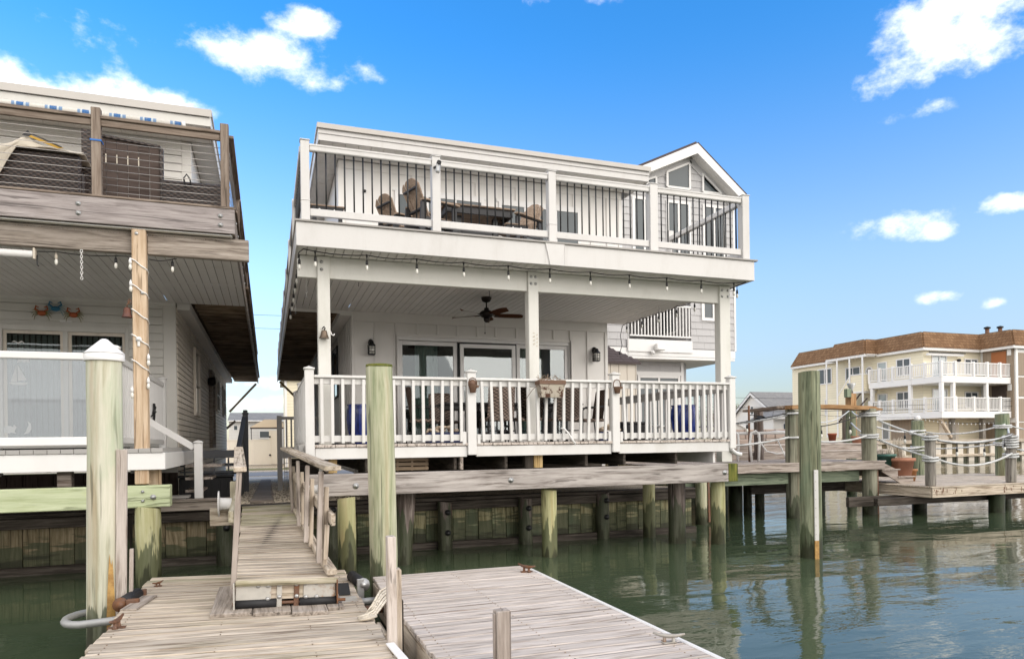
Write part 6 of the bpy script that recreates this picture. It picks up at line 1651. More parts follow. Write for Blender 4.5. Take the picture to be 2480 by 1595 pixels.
ld2 = thing('dock_ladder', 'white hooped ladder rails on the upper dock beside the white house', 'ladder', (10.8, 13.4, -.55))
for (x, y) in ((10.50, 13.75), (10.86, 13.45)):
    tube('rail', 'vinyl', ld2, [(x, y, -.545), (x + .03, y, -.1), (x + .02, y, .10), (x - .06, y + .02, .18), (x - .16, y + .05, .12), (x - .20, y + .05, -.1), (x - .16, y + .05, -.54)], .03, 8)
tube('cross_rail', 'vinyl', ld2, [(9.8, 14.2, .12), (12.2, 12.9, .14)], .035, 8)
lp = thing('lamp_pole', 'thin dark pole with a black lantern on the upper dock', 'lamp', (10.72, 13.55, -.55))
tube('pole', 'rust', lp, [(10.72, 13.6, -.545), (10.72, 13.6, .78)], .025, 8); lathe('lantern', 'black', lp, (10.98, 13.5, .40), [(.02, 0), (.13, .04), (.14, .08), (.06, .13), (0, .14)], 12); bar('arm', 'black', lp, (10.74, 13.6, .56), (10.98, 13.5, .53), .02, .02)
pl_ = pile(11.9, 14.72, .72, .12, 'pilegrey', 'short grey post with a rope tied on top behind the lamp pole', seed=41)
chx = thing('lounge_chair', 'white tube framed chair on the upper dock behind the lone piling', 'chair', (11.2, 13.3, -.55))
tube('frame', 'vinyl', chx, [(11.25, 13.9, .15), (11.05, 13.7, .05), (10.98, 13.5, -.12), (11.05, 13.4, -.30), (11.25, 13.3, -.36), (11.6, 13.25, -.33), (11.9, 13.3, -.30)], .018, 7); tube('leg', 'vinyl', chx, [(11.36, 13.4, -.02), (11.48, 13.2, -.545)], .018, 7); tube('arm', 'vinyl', chx, [(11.25, 13.9, .12), (11.6, 13.7, .18), (11.9, 13.6, .15)], .015, 7)
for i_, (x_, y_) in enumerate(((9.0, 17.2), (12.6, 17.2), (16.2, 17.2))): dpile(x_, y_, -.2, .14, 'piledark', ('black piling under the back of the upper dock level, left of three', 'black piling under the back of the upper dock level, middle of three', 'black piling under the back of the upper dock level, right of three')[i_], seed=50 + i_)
sw = thing('stone_wall', 'low wall of reddish grey stone blocks at the back of the upper dock', 'wall', (13, 17.1, -.2))
stone = paint('stone', (.33, .26, .22), .9, .35)
for k in range(3):
    x = 12.6 - .1 * k
    while x < 15.0: w = random.uniform(.28, .42); box('stone', stone, sw, x, x + w - .015, 17.30 + random.uniform(-.02, .02), 17.6, -.16 + k * .15, -.02 + k * .15, .02); x += w
br = thing('rope_barrel', 'brown wooden pillar with a small lamp hood behind the stepped dock', 'pillar', (18.3, 18, -.2))
box('pillar', 'slab', br, 18.18, 18.42, 17.9, 18.15, -.2, 1.45, .01); box('side_block', 'railwood', br, 17.98, 18.17, 17.9, 18.1, -.2, 1.0, .01)
lathe('hood', 'galv', br, (18.30, 18.0, 1.46), [(.06, 0), (.05, .12), (.14, .30), (.13, .33), (0, .34)], 12); box('meter', 'dgreen', br, 17.98, 18.17, 17.86, 18.0, 1.32, 1.60, .01)

# ------------------------------------------------------------------ yellow condominium across the channel
sheet('far_bank', 'gravel', [(14.3, 36.9, -.30), (120, 36.9, -.30), (120, 130, -.30), (14.3, 130, -.30)])
bw = thing('sheet_pile_wall', 'tan corrugated sheet pile wall along the channel below the yellow building', 'wall', (50, 36.8, WZ))
x = 14.0
while x < 66:
    box('sheet', 'sheetpile' if False else M['bulkbrown'] if int((x - 14) / .55 + .5) % 2 else M['beige'], bw, x, x + .54, 36.72 if int((x - 14) / .55 + .5) % 2 else 36.60, 36.85, WZ - .3, -.52, .01); x += .55
box('cap', 'float', bw, 14, 66, 36.40, 36.95, -.52, -.26, .02); box('waler', 'float', bw, 14, 66, 36.45, 36.60, -1.50, -1.30, .02)
cdm = thing('condominium', 'cream sided apartment building with brown mansard roof and white balconies', 'apartment building', (52, 46, -.3))
EX, EY = 49.6, 41.5
box('side_wing', 'cream', cdm, EX, 58, EY, 56.2, -.3, 7.12, 0)
box('brown_wall', 'brownvert', cdm, 55.85, 56.0, 38.75, 41.19, 1.38, 7.12, 0)
box('end_block', 'vinyl', cdm, 56.01, 72, 38.7, 50, 1.0, 7.12, 0)
for z0, z1 in ((1.1, 2.9), (3.1, 4.6), (4.75, 6.55)): box('brown_panel', 'brownvert', cdm, 56.3, 60, 38.62, 38.695, z0, z1, .01)
box('block_base', 'brownvert', cdm, 56.02, 72, 38.72, 50, -.3, .99, 0); box('block_corner', 'vinyl', cdm, 55.99, 56.25, 38.60, 38.698, -.3, 7.1, .01)
def mans(name, quad): slab(name, 'mansard', cdm, quad, .12)
T_, B_ = 8.38, 7.05
mans('mansard_roof', [(EX - .3, 56.0, B_), (EX - .3, 41.2, B_), (EX + .25, 41.75, T_), (EX + .25, 55.4, T_)])
mans('mansard_roof', [(EX - .3, 41.2, B_), (56, 41.2, B_), (56, 41.75, T_), (EX + .25, 41.75, T_)])
mans('mansard_roof', [(55.55, 41.3, B_), (55.55, 38.45, B_), (56.1, 39.0, T_), (56.1, 41.7, T_)])
mans('mansard_roof', [(55.55, 38.45, B_), (72, 38.45, B_), (72, 39.0, T_), (56.1, 39.0, T_)])
mans('mansard_roof', [(58, 56.0, B_), (EX - .3, 56.0, B_), (EX + .25, 55.4, T_), (58, 55.4, T_)])
mans('stair_roof', [(48.1, 50.1, B_), (48.1, 45.8, B_), (48.65, 46.3, T_), (48.65, 49.6, T_)])
mans('stair_roof', [(48.1, 45.8, B_), (49.6, 45.8, B_), (49.9, 46.3, T_), (48.65, 46.3, T_)])
mans('stair_roof', [(49.6, 50.1, B_), (48.1, 50.1, B_), (48.65, 49.6, T_), (49.9, 49.6, T_)])
box('roof_top', 'shedroof', cdm, EX + .25, 72, 41.75, 55.4, T_ - .1, T_ + .02, 0); box('roof_top', 'shedroof', cdm, 48.65, 50, 46.3, 49.6, T_ - .1, T_ + .01, 0); box('roof_top', 'shedroof', cdm, 56.1, 72, 39.0, 41.7, T_ - .1, T_ + .03, 0)
for (x0, x1, y0, y1) in ((EX - .34, EX - .2, 50.15, 56.05), (EX - .34, EX - .2, 41.15, 45.7), (EX - .19, 55.45, 41.15, 41.3), (55.5, 55.63, 38.40, 41.14), (55.64, 72, 38.40, 38.53), (48.04, 48.17, 45.75, 50.13), (48.18, 49.2, 45.74, 45.87), (48.18, 49.2, 50.03, 50.14)):
    box('eave_board', 'vinyl', cdm, x0, x1, y0, y1, 6.86, 7.10, .01)
box('soffit', 'vinyl', cdm, 48.18, EX - .01, 45.6, 50.3, 6.98, 7.08, 0)
for (x, y, h) in ((58.2, 42.5, .75), (59.9, 42.6, .9)):
    tube('roof_vent', 'rust', cdm, [(x, y, T_), (x, y, T_ + h)], .16, 8); lathe('vent_cap', 'black', cdm, (x, y, T_ + h), [(.26, 0), (.26, .12), (0, .2)], 8)
# balconies
BX, BY = 48.35, 38.9
for zt_, zb_ in ((4.60, 4.08), (1.90, 1.38)):
    box('balcony_floor', 'vinyl', cdm, BX, 55.84, BY, EY - .01, zb_, zt_, .02); box('balcony_floor', 'vinyl', cdm, BX, EX - .01, EY, 45.7, zb_, zt_, .02)
    box('top_rail', 'vinyl', cdm, BX + .02, 55.84, BY + .03, BY + .13, zt_ + 1.0, zt_ + 1.08, .01); box('top_rail', 'vinyl', cdm, BX + .03, BX + .13, BY + .14, 45.7, zt_ + 1.0, zt_ + 1.08, .01)
    box('bottom_rail', 'vinyl', cdm, BX + .02, 55.84, BY + .05, BY + .11, zt_ + .08, zt_ + .15, .01); box('bottom_rail', 'vinyl', cdm, BX + .05, BX + .11, BY + .14, 45.7, zt_ + .08, zt_ + .15, .01)
    mb = MB((52, 39, zt_)); x = BX + .15
    while x < 55.8: mb.box(x, x + .05, BY + .06, BY + .10, zt_ + .15, zt_ + 1.0); x += .155
    y = BY + .2
    while y < 45.6: mb.box(BX + .06, BX + .10, y, y + .05, zt_ + .15, zt_ + 1.0); y += .155
    mb.build('balusters', 'vinyl', cdm)
    for x in (BX - .03, 49.75, 51.7, 53.2, 54.6): box('rail_post', 'vinyl', cdm, x, x + .2, BY - .02, BY + .18, zt_ - .1, zt_ + 1.16, .02)
    for y in (40.3, 41.5, 43.2, 44.5, 45.55): box('rail_post', 'vinyl', cdm, BX - .03, BX + .17, y, y + .2, zt_ - .1, zt_ + 1.16, .02)
for x, y in ((BX, BY), (49.55, BY), (53.1, BY), (BX, 41.6), (BX, 45.3)): box('column', 'vinyl', cdm, x, x + .26, y, y + .26, 1.91, 4.07, .02)
# openings
def wx(x0, x1, z0, z1, pane='palepane', m_=None, nm='window'): window(cdm, 'x', x0, x1, z0, z1, EY, -1, 'vinyl', pane, .10, ((x0 + x1) / 2,) if m_ is None else m_, nm, .07)
def wy(y0, y1, z0, z1, pane='greypane', m_=None, nm='window', at=EX): window(cdm, 'y', y0, y1, z0, z1, at, -1, 'vinyl', pane, .10, ((y0 + y1) / 2,) if m_ is None else m_, nm, .07)
for dz in (0, -2.72):
    wx(50.5, 52.15, 4.62 + dz, 6.55 + dz, 'palepane', None, 'balcony_door'); wx(54.1, 55.65, 5.0 + dz, 6.35 + dz, 'greypane')
    wy(42.6, 44.0, 5.0 + dz, 6.45 + dz); wy(44.9, 45.9, 4.62 + dz, 6.4 + dz, 'palepane', (), 'door')
wy(51.0, 52.8, 5.0, 6.5); wy(51.0, 51.9, 2.1, 3.6, 'greypane', ()); wy(47.7, 49.4, 4.6, 6.3)
lathe('octagon_window', 'vinyl', cdm, (EX - .01, 46.75, 5.75), [(.42, 0), (.42, .06), (.30, .06), (.28, .03)], 8, tilt=Matrix.Rotation(R(-90), 4, 'Y')); lathe('octagon_pane', 'darkpane', cdm, (EX - .02, 46.75, 5.75), [(.28, 0), (.28, .035), (0, .036)], 8, tilt=Matrix.Rotation(R(-90), 4, 'Y'))
box('unit_door', 'orange', cdm, 55.80, 55.849, 39.25, 40.45, 4.62, 6.75, .005); box('unit_door', 'brownslat', cdm, 55.80, 55.849, 39.25, 40.45, 1.92, 4.0, .005)
for z in (6.35, 3.55): box('vent', 'vinyl', cdm, 55.78, 55.849, 38.85, 39.15, z, z + .5, .01)
# outside stair bay
prism('stair_siding', 'cream', cdm, [(45.95, 3.95), (45.95, 5.35), (47.4, 5.35), (48.9, 3.5), (50.1, 3.5), (50.1, -.3), (48.6, -.3), (47.2, 1.9), (46.9, 3.95)], 'x', 48.10, 48.22)
for y in (45.95, 47.35, 48.75, 50.0): box('stair_post', 'vinyl', cdm, 48.02, 48.20 - .11, y, y + .16, .0 if y > 46 else -.2, 6.97, .01)
box('landing_side', 'cream', cdm, 48.23, EX - .01, 45.9, 46.0, 3.95, 5.35, 0); box('landing_floor', 'vinyl', cdm, 48.05, EX - .01, 46.01, 47.4, 3.80, 3.94, .01); box('stair_cap', 'vinyl', cdm, 48.06, 48.26, 45.9, 47.4, 5.36, 5.44, .01)
bar('stair_cap', 'vinyl', cdm, (48.16, 47.4, 5.40), (48.16, 48.9, 3.55), .2, .08); bar('stair_rail', 'brownslat', cdm, (47.98, 46.2, 3.75), (47.98, 48.6, 1.4), .10, .10); bar('stair_rail', 'brownslat', cdm, (47.9, 45.4, 3.3), (47.9, 46.4, 2.5), .08, .08)
# ground floor: open car port with gray posts
box('carport_back', 'cream', cdm, EX, 55.8, 43.4, 43.5, -.29, 1.37, 0) if False else None
for (y0, y1) in ((44.7, 45.5), (46.4, 47.3)): window(cdm, 'y', y0, y1, -.28, 1.2, EX, -1, 'vinyl', 'darkpane', .12, (), 'low_door', .06)
box('carport_wall', 'brownvert', cdm, EX - .03, EX - .005, 42.4, 44.6, -.29, 1.37, 0)
for x in (50.3, 53.6): box('pier', 'postgrey', cdm, x, x + .35, 39.6, 39.95, -.29, 1.375, .02)
bar('brace', 'float', cdm, (48.6, 39.3, 1.36), (50.25, 39.7, -.1), .22, .22)
for x0, x1 in ((51.2, 52.4), (52.6, 53.4)): box('store_door', 'sidesiding', cdm, x0, x1, EY - .04, EY - .005, -.29, 1.1, .01)
box('awning_box', 'vinyl', cdm, 49.6, 53.5, EY - .5, EY - .25, 6.45, 6.62, .02); box('awning_bar', 'charcoal', cdm, 49.6, 53.55, EY - .6, EY - .52, 6.63, 6.72, .01)
lathe('dome_camera', 'black', cdm, (53.3, EY - .2, 6.15), [(0, -.15), (.14, -.06), (.16, .05), (.10, .12)], 10)

# ------------------------------------------------------------------ white gabled house behind
wg = thing('gabled_house', 'small white house with a grey shingled roof left of the yellow building', 'house', (60, 70, -.3))
HX = 56.0; YN, YF, YR = 67.4, 74.2, 70.3
prism('gable_wall', 'farwhite', wg, [(YN, -.3), (YN, 3.65), (YR, 5.50), (YF, 2.5), (YF, -.3)], 'x', HX, HX + .2)
box('front_wall', 'farwhite', wg, HX + .21, 72, YN, YN + .2, -.3, 3.6, 0)
slab('roof', 'greyroof', wg, [(HX - .35, YN - .35, 3.50), (72, YN - .35, 3.50), (72, YR, 5.64), (HX - .35, YR, 5.64)], .1); slab('roof', 'greyroof', wg, [(HX - .35, YR, 5.64), (72, YR, 5.64), (72, YF + .4, 2.4), (HX - .35, YF + .4, 2.4)], .1)
prism('barge_board', 'vinyl', wg, [(YN - .35, 3.47), (YR, 5.60), (YF + .4, 2.37), (YF + .4, 2.12), (YR, 5.32), (YN - .35, 3.22)], 'x', HX - .40, HX - .355)
window(wg, 'y', 70.1, 70.7, 2.9, 4.0, HX, -1, 'vinyl', 'greypane', .09, (), 'window', .06, (3.4,))
box('porch_wall', 'farwhite', wg, 54.6, 63, 65.0, 67.3, -.3, 2.5, 0); slab('porch_roof', 'greyroof', wg, [(54.2, 64.6, 2.45), (63, 64.6, 2.45), (63, 67.3, 3.35), (56.6, 67.3, 3.35)], .1); slab('porch_roof', 'greyroof', wg, [(54.2, 68.5, 2.2), (54.2, 64.6, 2.45), (56.6, 67.3, 3.35), (56.4, 68.5, 3.3)], .1)
box('porch_fascia', 'vinyl', wg, 54.2, 63, 64.5, 64.62, 2.2, 2.44, .01)
for i in range(5): window(wg, 'x', 55.9 + i * .68, 56.5 + i * .68, .55, 1.75, 65.0, -1, 'vinyl', 'darkpane', .08, (), 'door_window', .06)
for i in range(5): box('door_panel', 'vinyl', wg, 55.95 + i * .68, 56.45 + i * .68, 64.95, 64.999, -.28, .35, .01)
window(wg, 'x', 60.0, 60.6, .55, 1.9, 65.0, -1, 'vinyl', 'greypane', .08, (), 'window', .06); window(wg, 'x', 60.75, 61.35, .55, 1.9, 65.0, -1, 'vinyl', 'greypane', .08, (), 'window', .06)
dm = slab('dormer', 'vinyl', wg, [(63.2, 67.6, 4.3), (66, 67.0, 4.4), (66, 67.6, 3.5), (65.2, 67.4, 3.3)], .3)
hf = thing('far_house', 'sliver of a white gabled roofline behind the white house railing post', 'house', (50, 66, -.3))
prism('gable', 'farwhite', hf, [(48.0, -.3), (48.0, 1.0), (49.6, 2.1), (52.0, .9), (52.0, -.3)], 'y', 66, 66.2); bar('barge_board', 'vinyl', hf, (49.5, 65.9, 2.2), (52.2, 65.9, .85), .2, .18, (0, 0, 1))
# trees and bushes far behind
def tree(label, x, y, z0, h, rx, n, cols, trunk=True):
    t = thing('tree', label, 'tree', (x, y, z0))
    rnd = random.Random(int(x * 10)); mbt = MB((x, y, z0))
    mbt.tube([(x, y, z0), (x + .1, y, z0 + h * .5), (x - .1, y, z0 + h * .9)], .16, 6, taper=(1, .7, .2))
    tips = []
    for i in range(14):
        a = rnd.uniform(0, 6.28); zz = z0 + h * rnd.uniform(.35, .75); L = rx * rnd.uniform(.5, 1)
        e = Vector((x + math.cos(a) * L, y + math.sin(a) * L, zz + h * .28)); mbt.tube([(x, y, zz - h * .12), (x + math.cos(a) * L * .5, y + math.sin(a) * L * .5, zz + h * .08), e], .06, 4, taper=(1, .7, .25)); tips.append(e)
        for j in range(4):
            b = e + Vector((rnd.gauss(0, .5), rnd.gauss(0, .5), rnd.uniform(.2, .9))); mbt.tube([e - Vector((0, 0, .3)), b], .025, 3, taper=(1, .3)); tips.append(b)
    mbt.build('trunk', 'joistlit', t)
    bm = bmesh.new()
    for i in range(n):
        c = rnd.choice(tips) + Vector((rnd.gauss(0, rx * .2), rnd.gauss(0, rx * .2), rnd.gauss(-.1, h * .09)))
        u = Vector((rnd.gauss(0, 1), rnd.gauss(0, 1), rnd.gauss(0, 1))).normalized(); w = u.orthogonal().normalized(); s = rnd.uniform(.06, .15)
        f = bm.faces.new([bm.verts.new(c + q_ - Vector((x, y, z0))) for q_ in (u * s, w * s * .6, -u * s, -w * s * .6)]); f.material_index = rnd.randrange(len(cols))
    o = bpy.data.objects.new('crown', finish(bm, 'crown', cols)); put(o, t, Matrix.Translation((x, y, z0)))
lf = [plain('autumn_leaf', (.17, .095, .035), .8), plain('dark_leaf', (.07, .055, .02), .8), plain('olive_leaf', (.12, .10, .035), .8)]
tree('brown leaved bushy tree behind the white gabled house', 64.5, 84, -.3, 4.2, 2.6, 2600, lf); tree('brown low tree left of the white gabled house roof', 60.6, 82, -.3, 3.2, 2.4, 2000, lf)
# overhead wires
def wire(label, p0, p1, s, r=.02):
    t = thing('power_line', label, 'wire', p0); tube('wire', 'black', t, sag(p0, p1, s, 14), r, 4)
wire('upper thin overhead wire between the two houses', (-30, 48, 9.2), (30, 46, 9.4), 1.0, .012); wire('lower thin overhead wire between the two houses', (-30, 48, 7.9), (30, 46, 8.4), .7, .012)
wire('thin overhead wire in front of the white gabled house', (30, 60, 4.6), (75, 52, 4.3), .5, .015); wire('thin overhead wire crossing the lower balcony of the yellow building', (30, 44, 2.4), (70, 36, 3.6), .5, .015)
wire('second thin overhead wire crossing the lower balcony of the yellow building', (30, 44, 2.1), (70, 36, 3.0), .4, .015); wire('slanting service wire from the white house towards the gabled house', (7.6, 31, 6.0), (56.5, 70, 3.6), 1.0, .015)

# ------------------------------------------------------------------ things on and around the porch of the white house
# wicker dining chairs (built once, then copied)
def make_chair(name, label, cat, group):
    t = thing(name, label, cat, (0, 0, 0), group)                       # local: seat faces +y
    bm = bmesh.new(); nx, nz = 8, 6; g = []
    for i in range(nx + 1):
        row = []
        for j in range(nz + 1):
            u, v = i / nx - .5, j / nz
            row.append(bm.verts.new((u * .50, -.25 - .10 * v + .05 * (2 * u) ** 2, .40 + .63 * v - .03 * (2 * u) ** 4 * v)))
        g.append(row)
    for i in range(nx):
        for j in range(nz):
            f = bm.faces.new((g[i][j], g[i + 1][j], g[i + 1][j + 1], g[i][j + 1])); f.smooth = True
    bmesh.ops.solidify(bm, geom=bm.faces[:], thickness=.035)
    put(bpy.data.objects.new('backrest', finish(bm, 'backrest', M['wicker'])), t, Matrix.Identity(4))
    box('seat', 'wicker', t, -.25, .25, -.24, .26, .385, .44, .015)
    for s in (-1, 1):
        tube('arm', 'black', t, [(s * .25, -.30, .68), (s * .275, -.05, .67), (s * .275, .18, .66), (s * .265, .24, .60), (s * .26, .24, .40)], .014, 7)
        tube('leg', 'black', t, [(s * .24, .23, .40), (s * .245, .24, .0)], .016, 7, taper=(1, .7)); tube('leg', 'black', t, [(s * .24, -.25, .42), (s * .25, -.30, .0)], .016, 7, taper=(1, .7))
    tube('stretcher', 'black', t, [(-.24, -.28, .2), (.24, -.28, .2)], .011, 6)
    return t
GC = 'wicker chairs round the porch table'
ch0 = make_chair('wicker_chair', 'brown wicker chair with its back to the water, just right of the first basket post', 'chair', GC)
def move(o, loc, rz=0):
    o.matrix_basis = Matrix.Translation(loc) @ Matrix.Rotation(rz, 4, 'Z')
for (x, y, rz, lab) in ((4.45, 11.9, .03, 'brown wicker chair with its back to the water, just left of the middle porch post'), (5.25, 11.95, -.04, 'brown wicker chair with its back to the water behind the rusty hanging planter'),
                        (2.72, 12.55, R(-90), 'brown wicker chair seen from the side at the left end of the porch table'), (6.05, 12.6, R(90), 'dark wicker chair seen from the side at the right end of the porch table'), (3.35, 13.65, R(180), 'wicker chair on the far side of the porch table facing the water')):
    copy_tree(ch0, (x, y, -.004), rz, lab, GC)
move(ch0, (3.90, 11.9, -.004), .02)
pt = thing('dining_table', 'dark porch dining table between the wicker chairs', 'table', (4.3, 12.75, 0))
box('table_top', 'charcoal', pt, 3.05, 5.62, 12.25, 13.25, .70, .735, .008); box('apron', 'black', pt, 3.15, 5.52, 12.33, 13.17, .62, .699, .004)
for x in (3.2, 5.47):
    for y in (12.38, 13.12): box('leg', 'black', pt, x - .03, x + .03, y - .03, y + .03, -.004, .619, .005)
def blue_pot(x, y, h, r, label):
    t = thing('glazed_pot', label, 'pot', (x, y, 0), 'cobalt blue glazed pots on the porch')
    lathe('pot', 'blueglaze', t, (x, y, -.004), [(r * .62, 0), (r * .66, .02), (r * .9, h * .35), (r, h * .62), (r * .97, h * .85), (r * .86, h * .95), (r * .95, h), (r * .85, h), (r * .8, h * .9)], 28)
    lathe('soil', 'joist', t, (x, y, 0), [(r * .82, h * .9), (0, h * .92)], 16, cap=False)
blue_pot(1.55, 12.5, .70, .25, 'tall cobalt blue pot at the left end of the porch behind the tall piling'); blue_pot(7.08, 10.75, .62, .26, 'tall cobalt blue pot at the right corner of the porch')
def shell_box(x0, x1, y0, y1, h, mat, label):
    t = thing('shell_planter', label, 'planter', ((x0 + x1) / 2, y0, 0), 'planters with sea shells on the porch')
    box('trough', mat, t, x0, x1, y0, y1, -.003, h, .01); rnd = random.Random(int(x0 * 100))
    for k in range(26):
        x, y, r = rnd.uniform(x0 + .05, x1 - .05), rnd.uniform(y0 + .04, y1 - .04), rnd.uniform(.03, .06)
        z = h + rnd.uniform(0, .10) * (1 - abs((x - (x0 + x1) / 2) / (x1 - x0)) * 1.6)
        lathe('shell', 'shell', t, (x, y, z), [(0, 0), (r * .8, r * .2), (r, r * .5), (r * .5, r * .9), (0, r)], 7, cap=False, tilt=Matrix.Rotation(rnd.uniform(-.8, .8), 4, 'X') @ Matrix.Rotation(rnd.uniform(-.8, .8), 4, 'Y'))
shell_box(2.42, 3.05, 10.9, 11.2, .17, 'bluepaint', 'blue trough heaped with sea shells left of the first wicker chair back'); shell_box(5.52, 5.98, 11.0, 11.25, .16, 'bluepaint', 'blue trough with a few shells right of the planter, near the second basket post')
bbx = thing('storage_box', 'black low box behind the right part of the porch railing', 'box', (6.3, 11.3, 0)); box('body', 'blackrub', bbx, 6.02, 6.52, 11.1, 11.5, -.003, .30, .015); box('lid', 'charcoal', bbx, 6.0, 6.54, 11.08, 11.52, .301, .335, .01)
# baskets and planter hung on the railing
def basket(x, y, z, label):
    t = thing('wall_basket', label, 'basket', (x, y, z), 'rusty half baskets on the railing posts')
    lathe('cup', 'basket', t, (x, y, z), [(.042, 0), (.066, .10), (.070, .105), (.062, .10)], 14, tilt=Matrix.Scale(.6, 4, (0, 1, 0)))
    box('lip', 'basket', t, x + .045, x + .085, y - .03, y, z + .07, z + .11, .006)
    tube('hoop', 'basket', t, [(x - .062, y + .01, z + .10), (x - .062, y + .01, z + .16), (x - .04, y + .01, z + .205), (x, y + .01, z + .222), (x + .04, y + .01, z + .205), (x + .062, y + .01, z + .16), (x + .062, y + .01, z + .10)], .008, 7)
    if 'first' in label: lathe('back_plate', 'basket', t, (x, y + .018, z + .14), [(.058, 0), (.058, .006), (0, .008)], 14, tilt=Matrix.Rotation(R(90), 4, 'X'))
basket(2.865, 9.86, .735, 'rusty half basket with a solid round back on the first post left of the chairs'); basket(5.257, 9.865, .75, 'rusty half basket with an open hoop handle on the railing post right of the planter')
hpz = thing('hanging_planter', 'peeling cream planter with a rusty band and dry stems hooked on the porch railing', 'planter', (4.08, 9.8, .67))
bm = bmesh.new()
vs = [[bm.verts.new(p) for p in q_] for q_ in (((-.17, -.07, 0), (.17, -.07, 0), (.17, .07, 0), (-.17, .07, 0)), ((-.205, -.09, .19), (.205, -.09, .19), (.205, .09, .19), (-.205, .09, .19)), ((-.215, -.10, .195), (.215, -.10, .195), (.215, .10, .195), (-.215, .10, .195)), ((-.215, -.10, .255), (.215, -.10, .255), (.215, .10, .255), (-.215, .10, .255)), ((-.19, -.08, .25), (.19, -.08, .25), (.19, .08, .25), (-.19, .08, .25)), ((-.18, -.07, .20), (.18, -.07, .20), (.18, .07, .20), (-.18, .07, .20)))]
bm.faces.new(vs[0][::-1])
for a, b in zip(vs, vs[1:]):
    for k in range(4): f = bm.faces.new((a[k], a[(k + 1) % 4], b[(k + 1) % 4], b[k])); f.material_index = 1 if a is vs[2] else 0
bm.faces.new(vs[-1])
put(bpy.data.objects.new('tub', finish(bm, 'tub', [M['planter'], M['basket']])), hpz, Matrix.Translation((4.08, 9.80, .67)))
mb = MB((4.08, 9.8, .9))
for k in range(34):
    x = 4.08 + random.uniform(-.19, .19); y = 9.8 + random.uniform(-.06, .06); mb.tube([(x, y, .88), (x + random.uniform(-.04, .04), y, .93), (x + random.uniform(-.12, .12), y + random.uniform(-.04, .04), .94 + .09 * random.random())], .0035, 4)
mb.build('dry_stems', 'joist', hpz); tube('hook_wire', 'basket', hpz, [(3.87, 9.74, .87), (3.78, 9.80, .78), (3.70, 9.92, .62)], .004, 4)
pvc = thing('bent_pipe', 'white bent pipe leaning through the porch railing under the planter', 'pipe', (4.4, 9.9, .1)); tube('pipe', 'vinyl', pvc, [(4.30, 9.93, .20), (4.34, 9.90, .20), (4.40, 9.88, .13), (4.48, 9.87, .0), (4.52, 9.87, -.045)], .014, 8)
# lanterns, fan, bell, camera
def lantern(x, label):
    z = 1.86; y = WY - .02
    t = thing('wall_lantern', label, 'lantern', (x, y, z), 'black wall lanterns beside the sliding door')
    lathe('back_plate', 'black', t, (x, y - .001, 2.11), [(.055, 0), (.055, .018), (.03, .03), (0, .032)], 14, tilt=Matrix.Rotation(R(90), 4, 'X') @ Matrix.Scale(1.5, 4, (0, 1, 0)))
    tube('arm', 'black', t, [(x, y - .02, 2.12), (x, y - .07, 2.17), (x, y - .13, 2.13)], .012, 7)
    lathe('hood', 'black', t, (x, y - .13, 2.03), [(.105, 0), (.098, .018), (.06, .05), (.045, .10), (.02, .115), (0, .12)], 4, tilt=Matrix.Rotation(R(45), 4, 'Z'))
    gl_ = lathe('glass', 'bulbglass', t, (x, y - .13, z), [(.080, 0), (.092, .168)], 4, tilt=Matrix.Rotation(R(45), 4, 'Z'))
    mb = MB((x, y, z)); c = y - .13
    for sx in (-1, 1):
        for k in (-1, 0, 1):
            mb.box(x + k * .058 - .004, x + k * .058 + .004, c + sx * .066 - .004, c + sx * .066 + .004, z - .005, z + .175); mb.box(x + sx * .066 - .004, x + sx * .066 + .004, c + k * .055 - .004, c + k * .055 + .004, z - .005, z + .175)
    for h in (0, .055, .11, .168):
        for sx in (-1, 1): mb.box(x - .068, x + .068, c + sx * .0675 - .004, c + sx * .0675 + .004, z + h - .004, z + h + .004); mb.box(x + sx * .0675 - .004, x + sx * .0675 + .004, c - .066, c + .066, z + h - .0035, z + h + .0035)
    mb.build('cage', 'black', t); box('base', 'black', t, x - .06, x + .06, c - .06, c + .06, z - .02, z - .006, .004)
lantern(2.05, 'black caged wall lantern left of the sliding door behind the tall piling'); lantern(7.22, 'black caged wall lantern right of the sliding door at the house corner')
fan = thing('ceiling_fan', 'dark bronze ceiling fan with five reddish brown blades under the porch ceiling', 'fan', (3.95, 12.6, 2.74))
lathe('canopy', 'bronze', fan, (3.95, 12.6, 2.655), [(.03, 0), (.075, .02), (.095, .06), (.10, .095)], 18); tube('rod', 'bronze', fan, [(3.95, 12.6, 2.66), (3.95, 12.6, 2.53)], .014, 8)
lathe('motor', 'bronze', fan, (3.95, 12.6, 2.36), [(.05, 0), (.10, .02), (.135, .06), (.135, .10), (.09, .135), (.05, .15), (.045, .19)], 20); lathe('switch_cup', 'bronze', fan, (3.95, 12.6, 2.27), [(0, 0), (.03, .01), (.055, .04), (.06, .09)], 16)
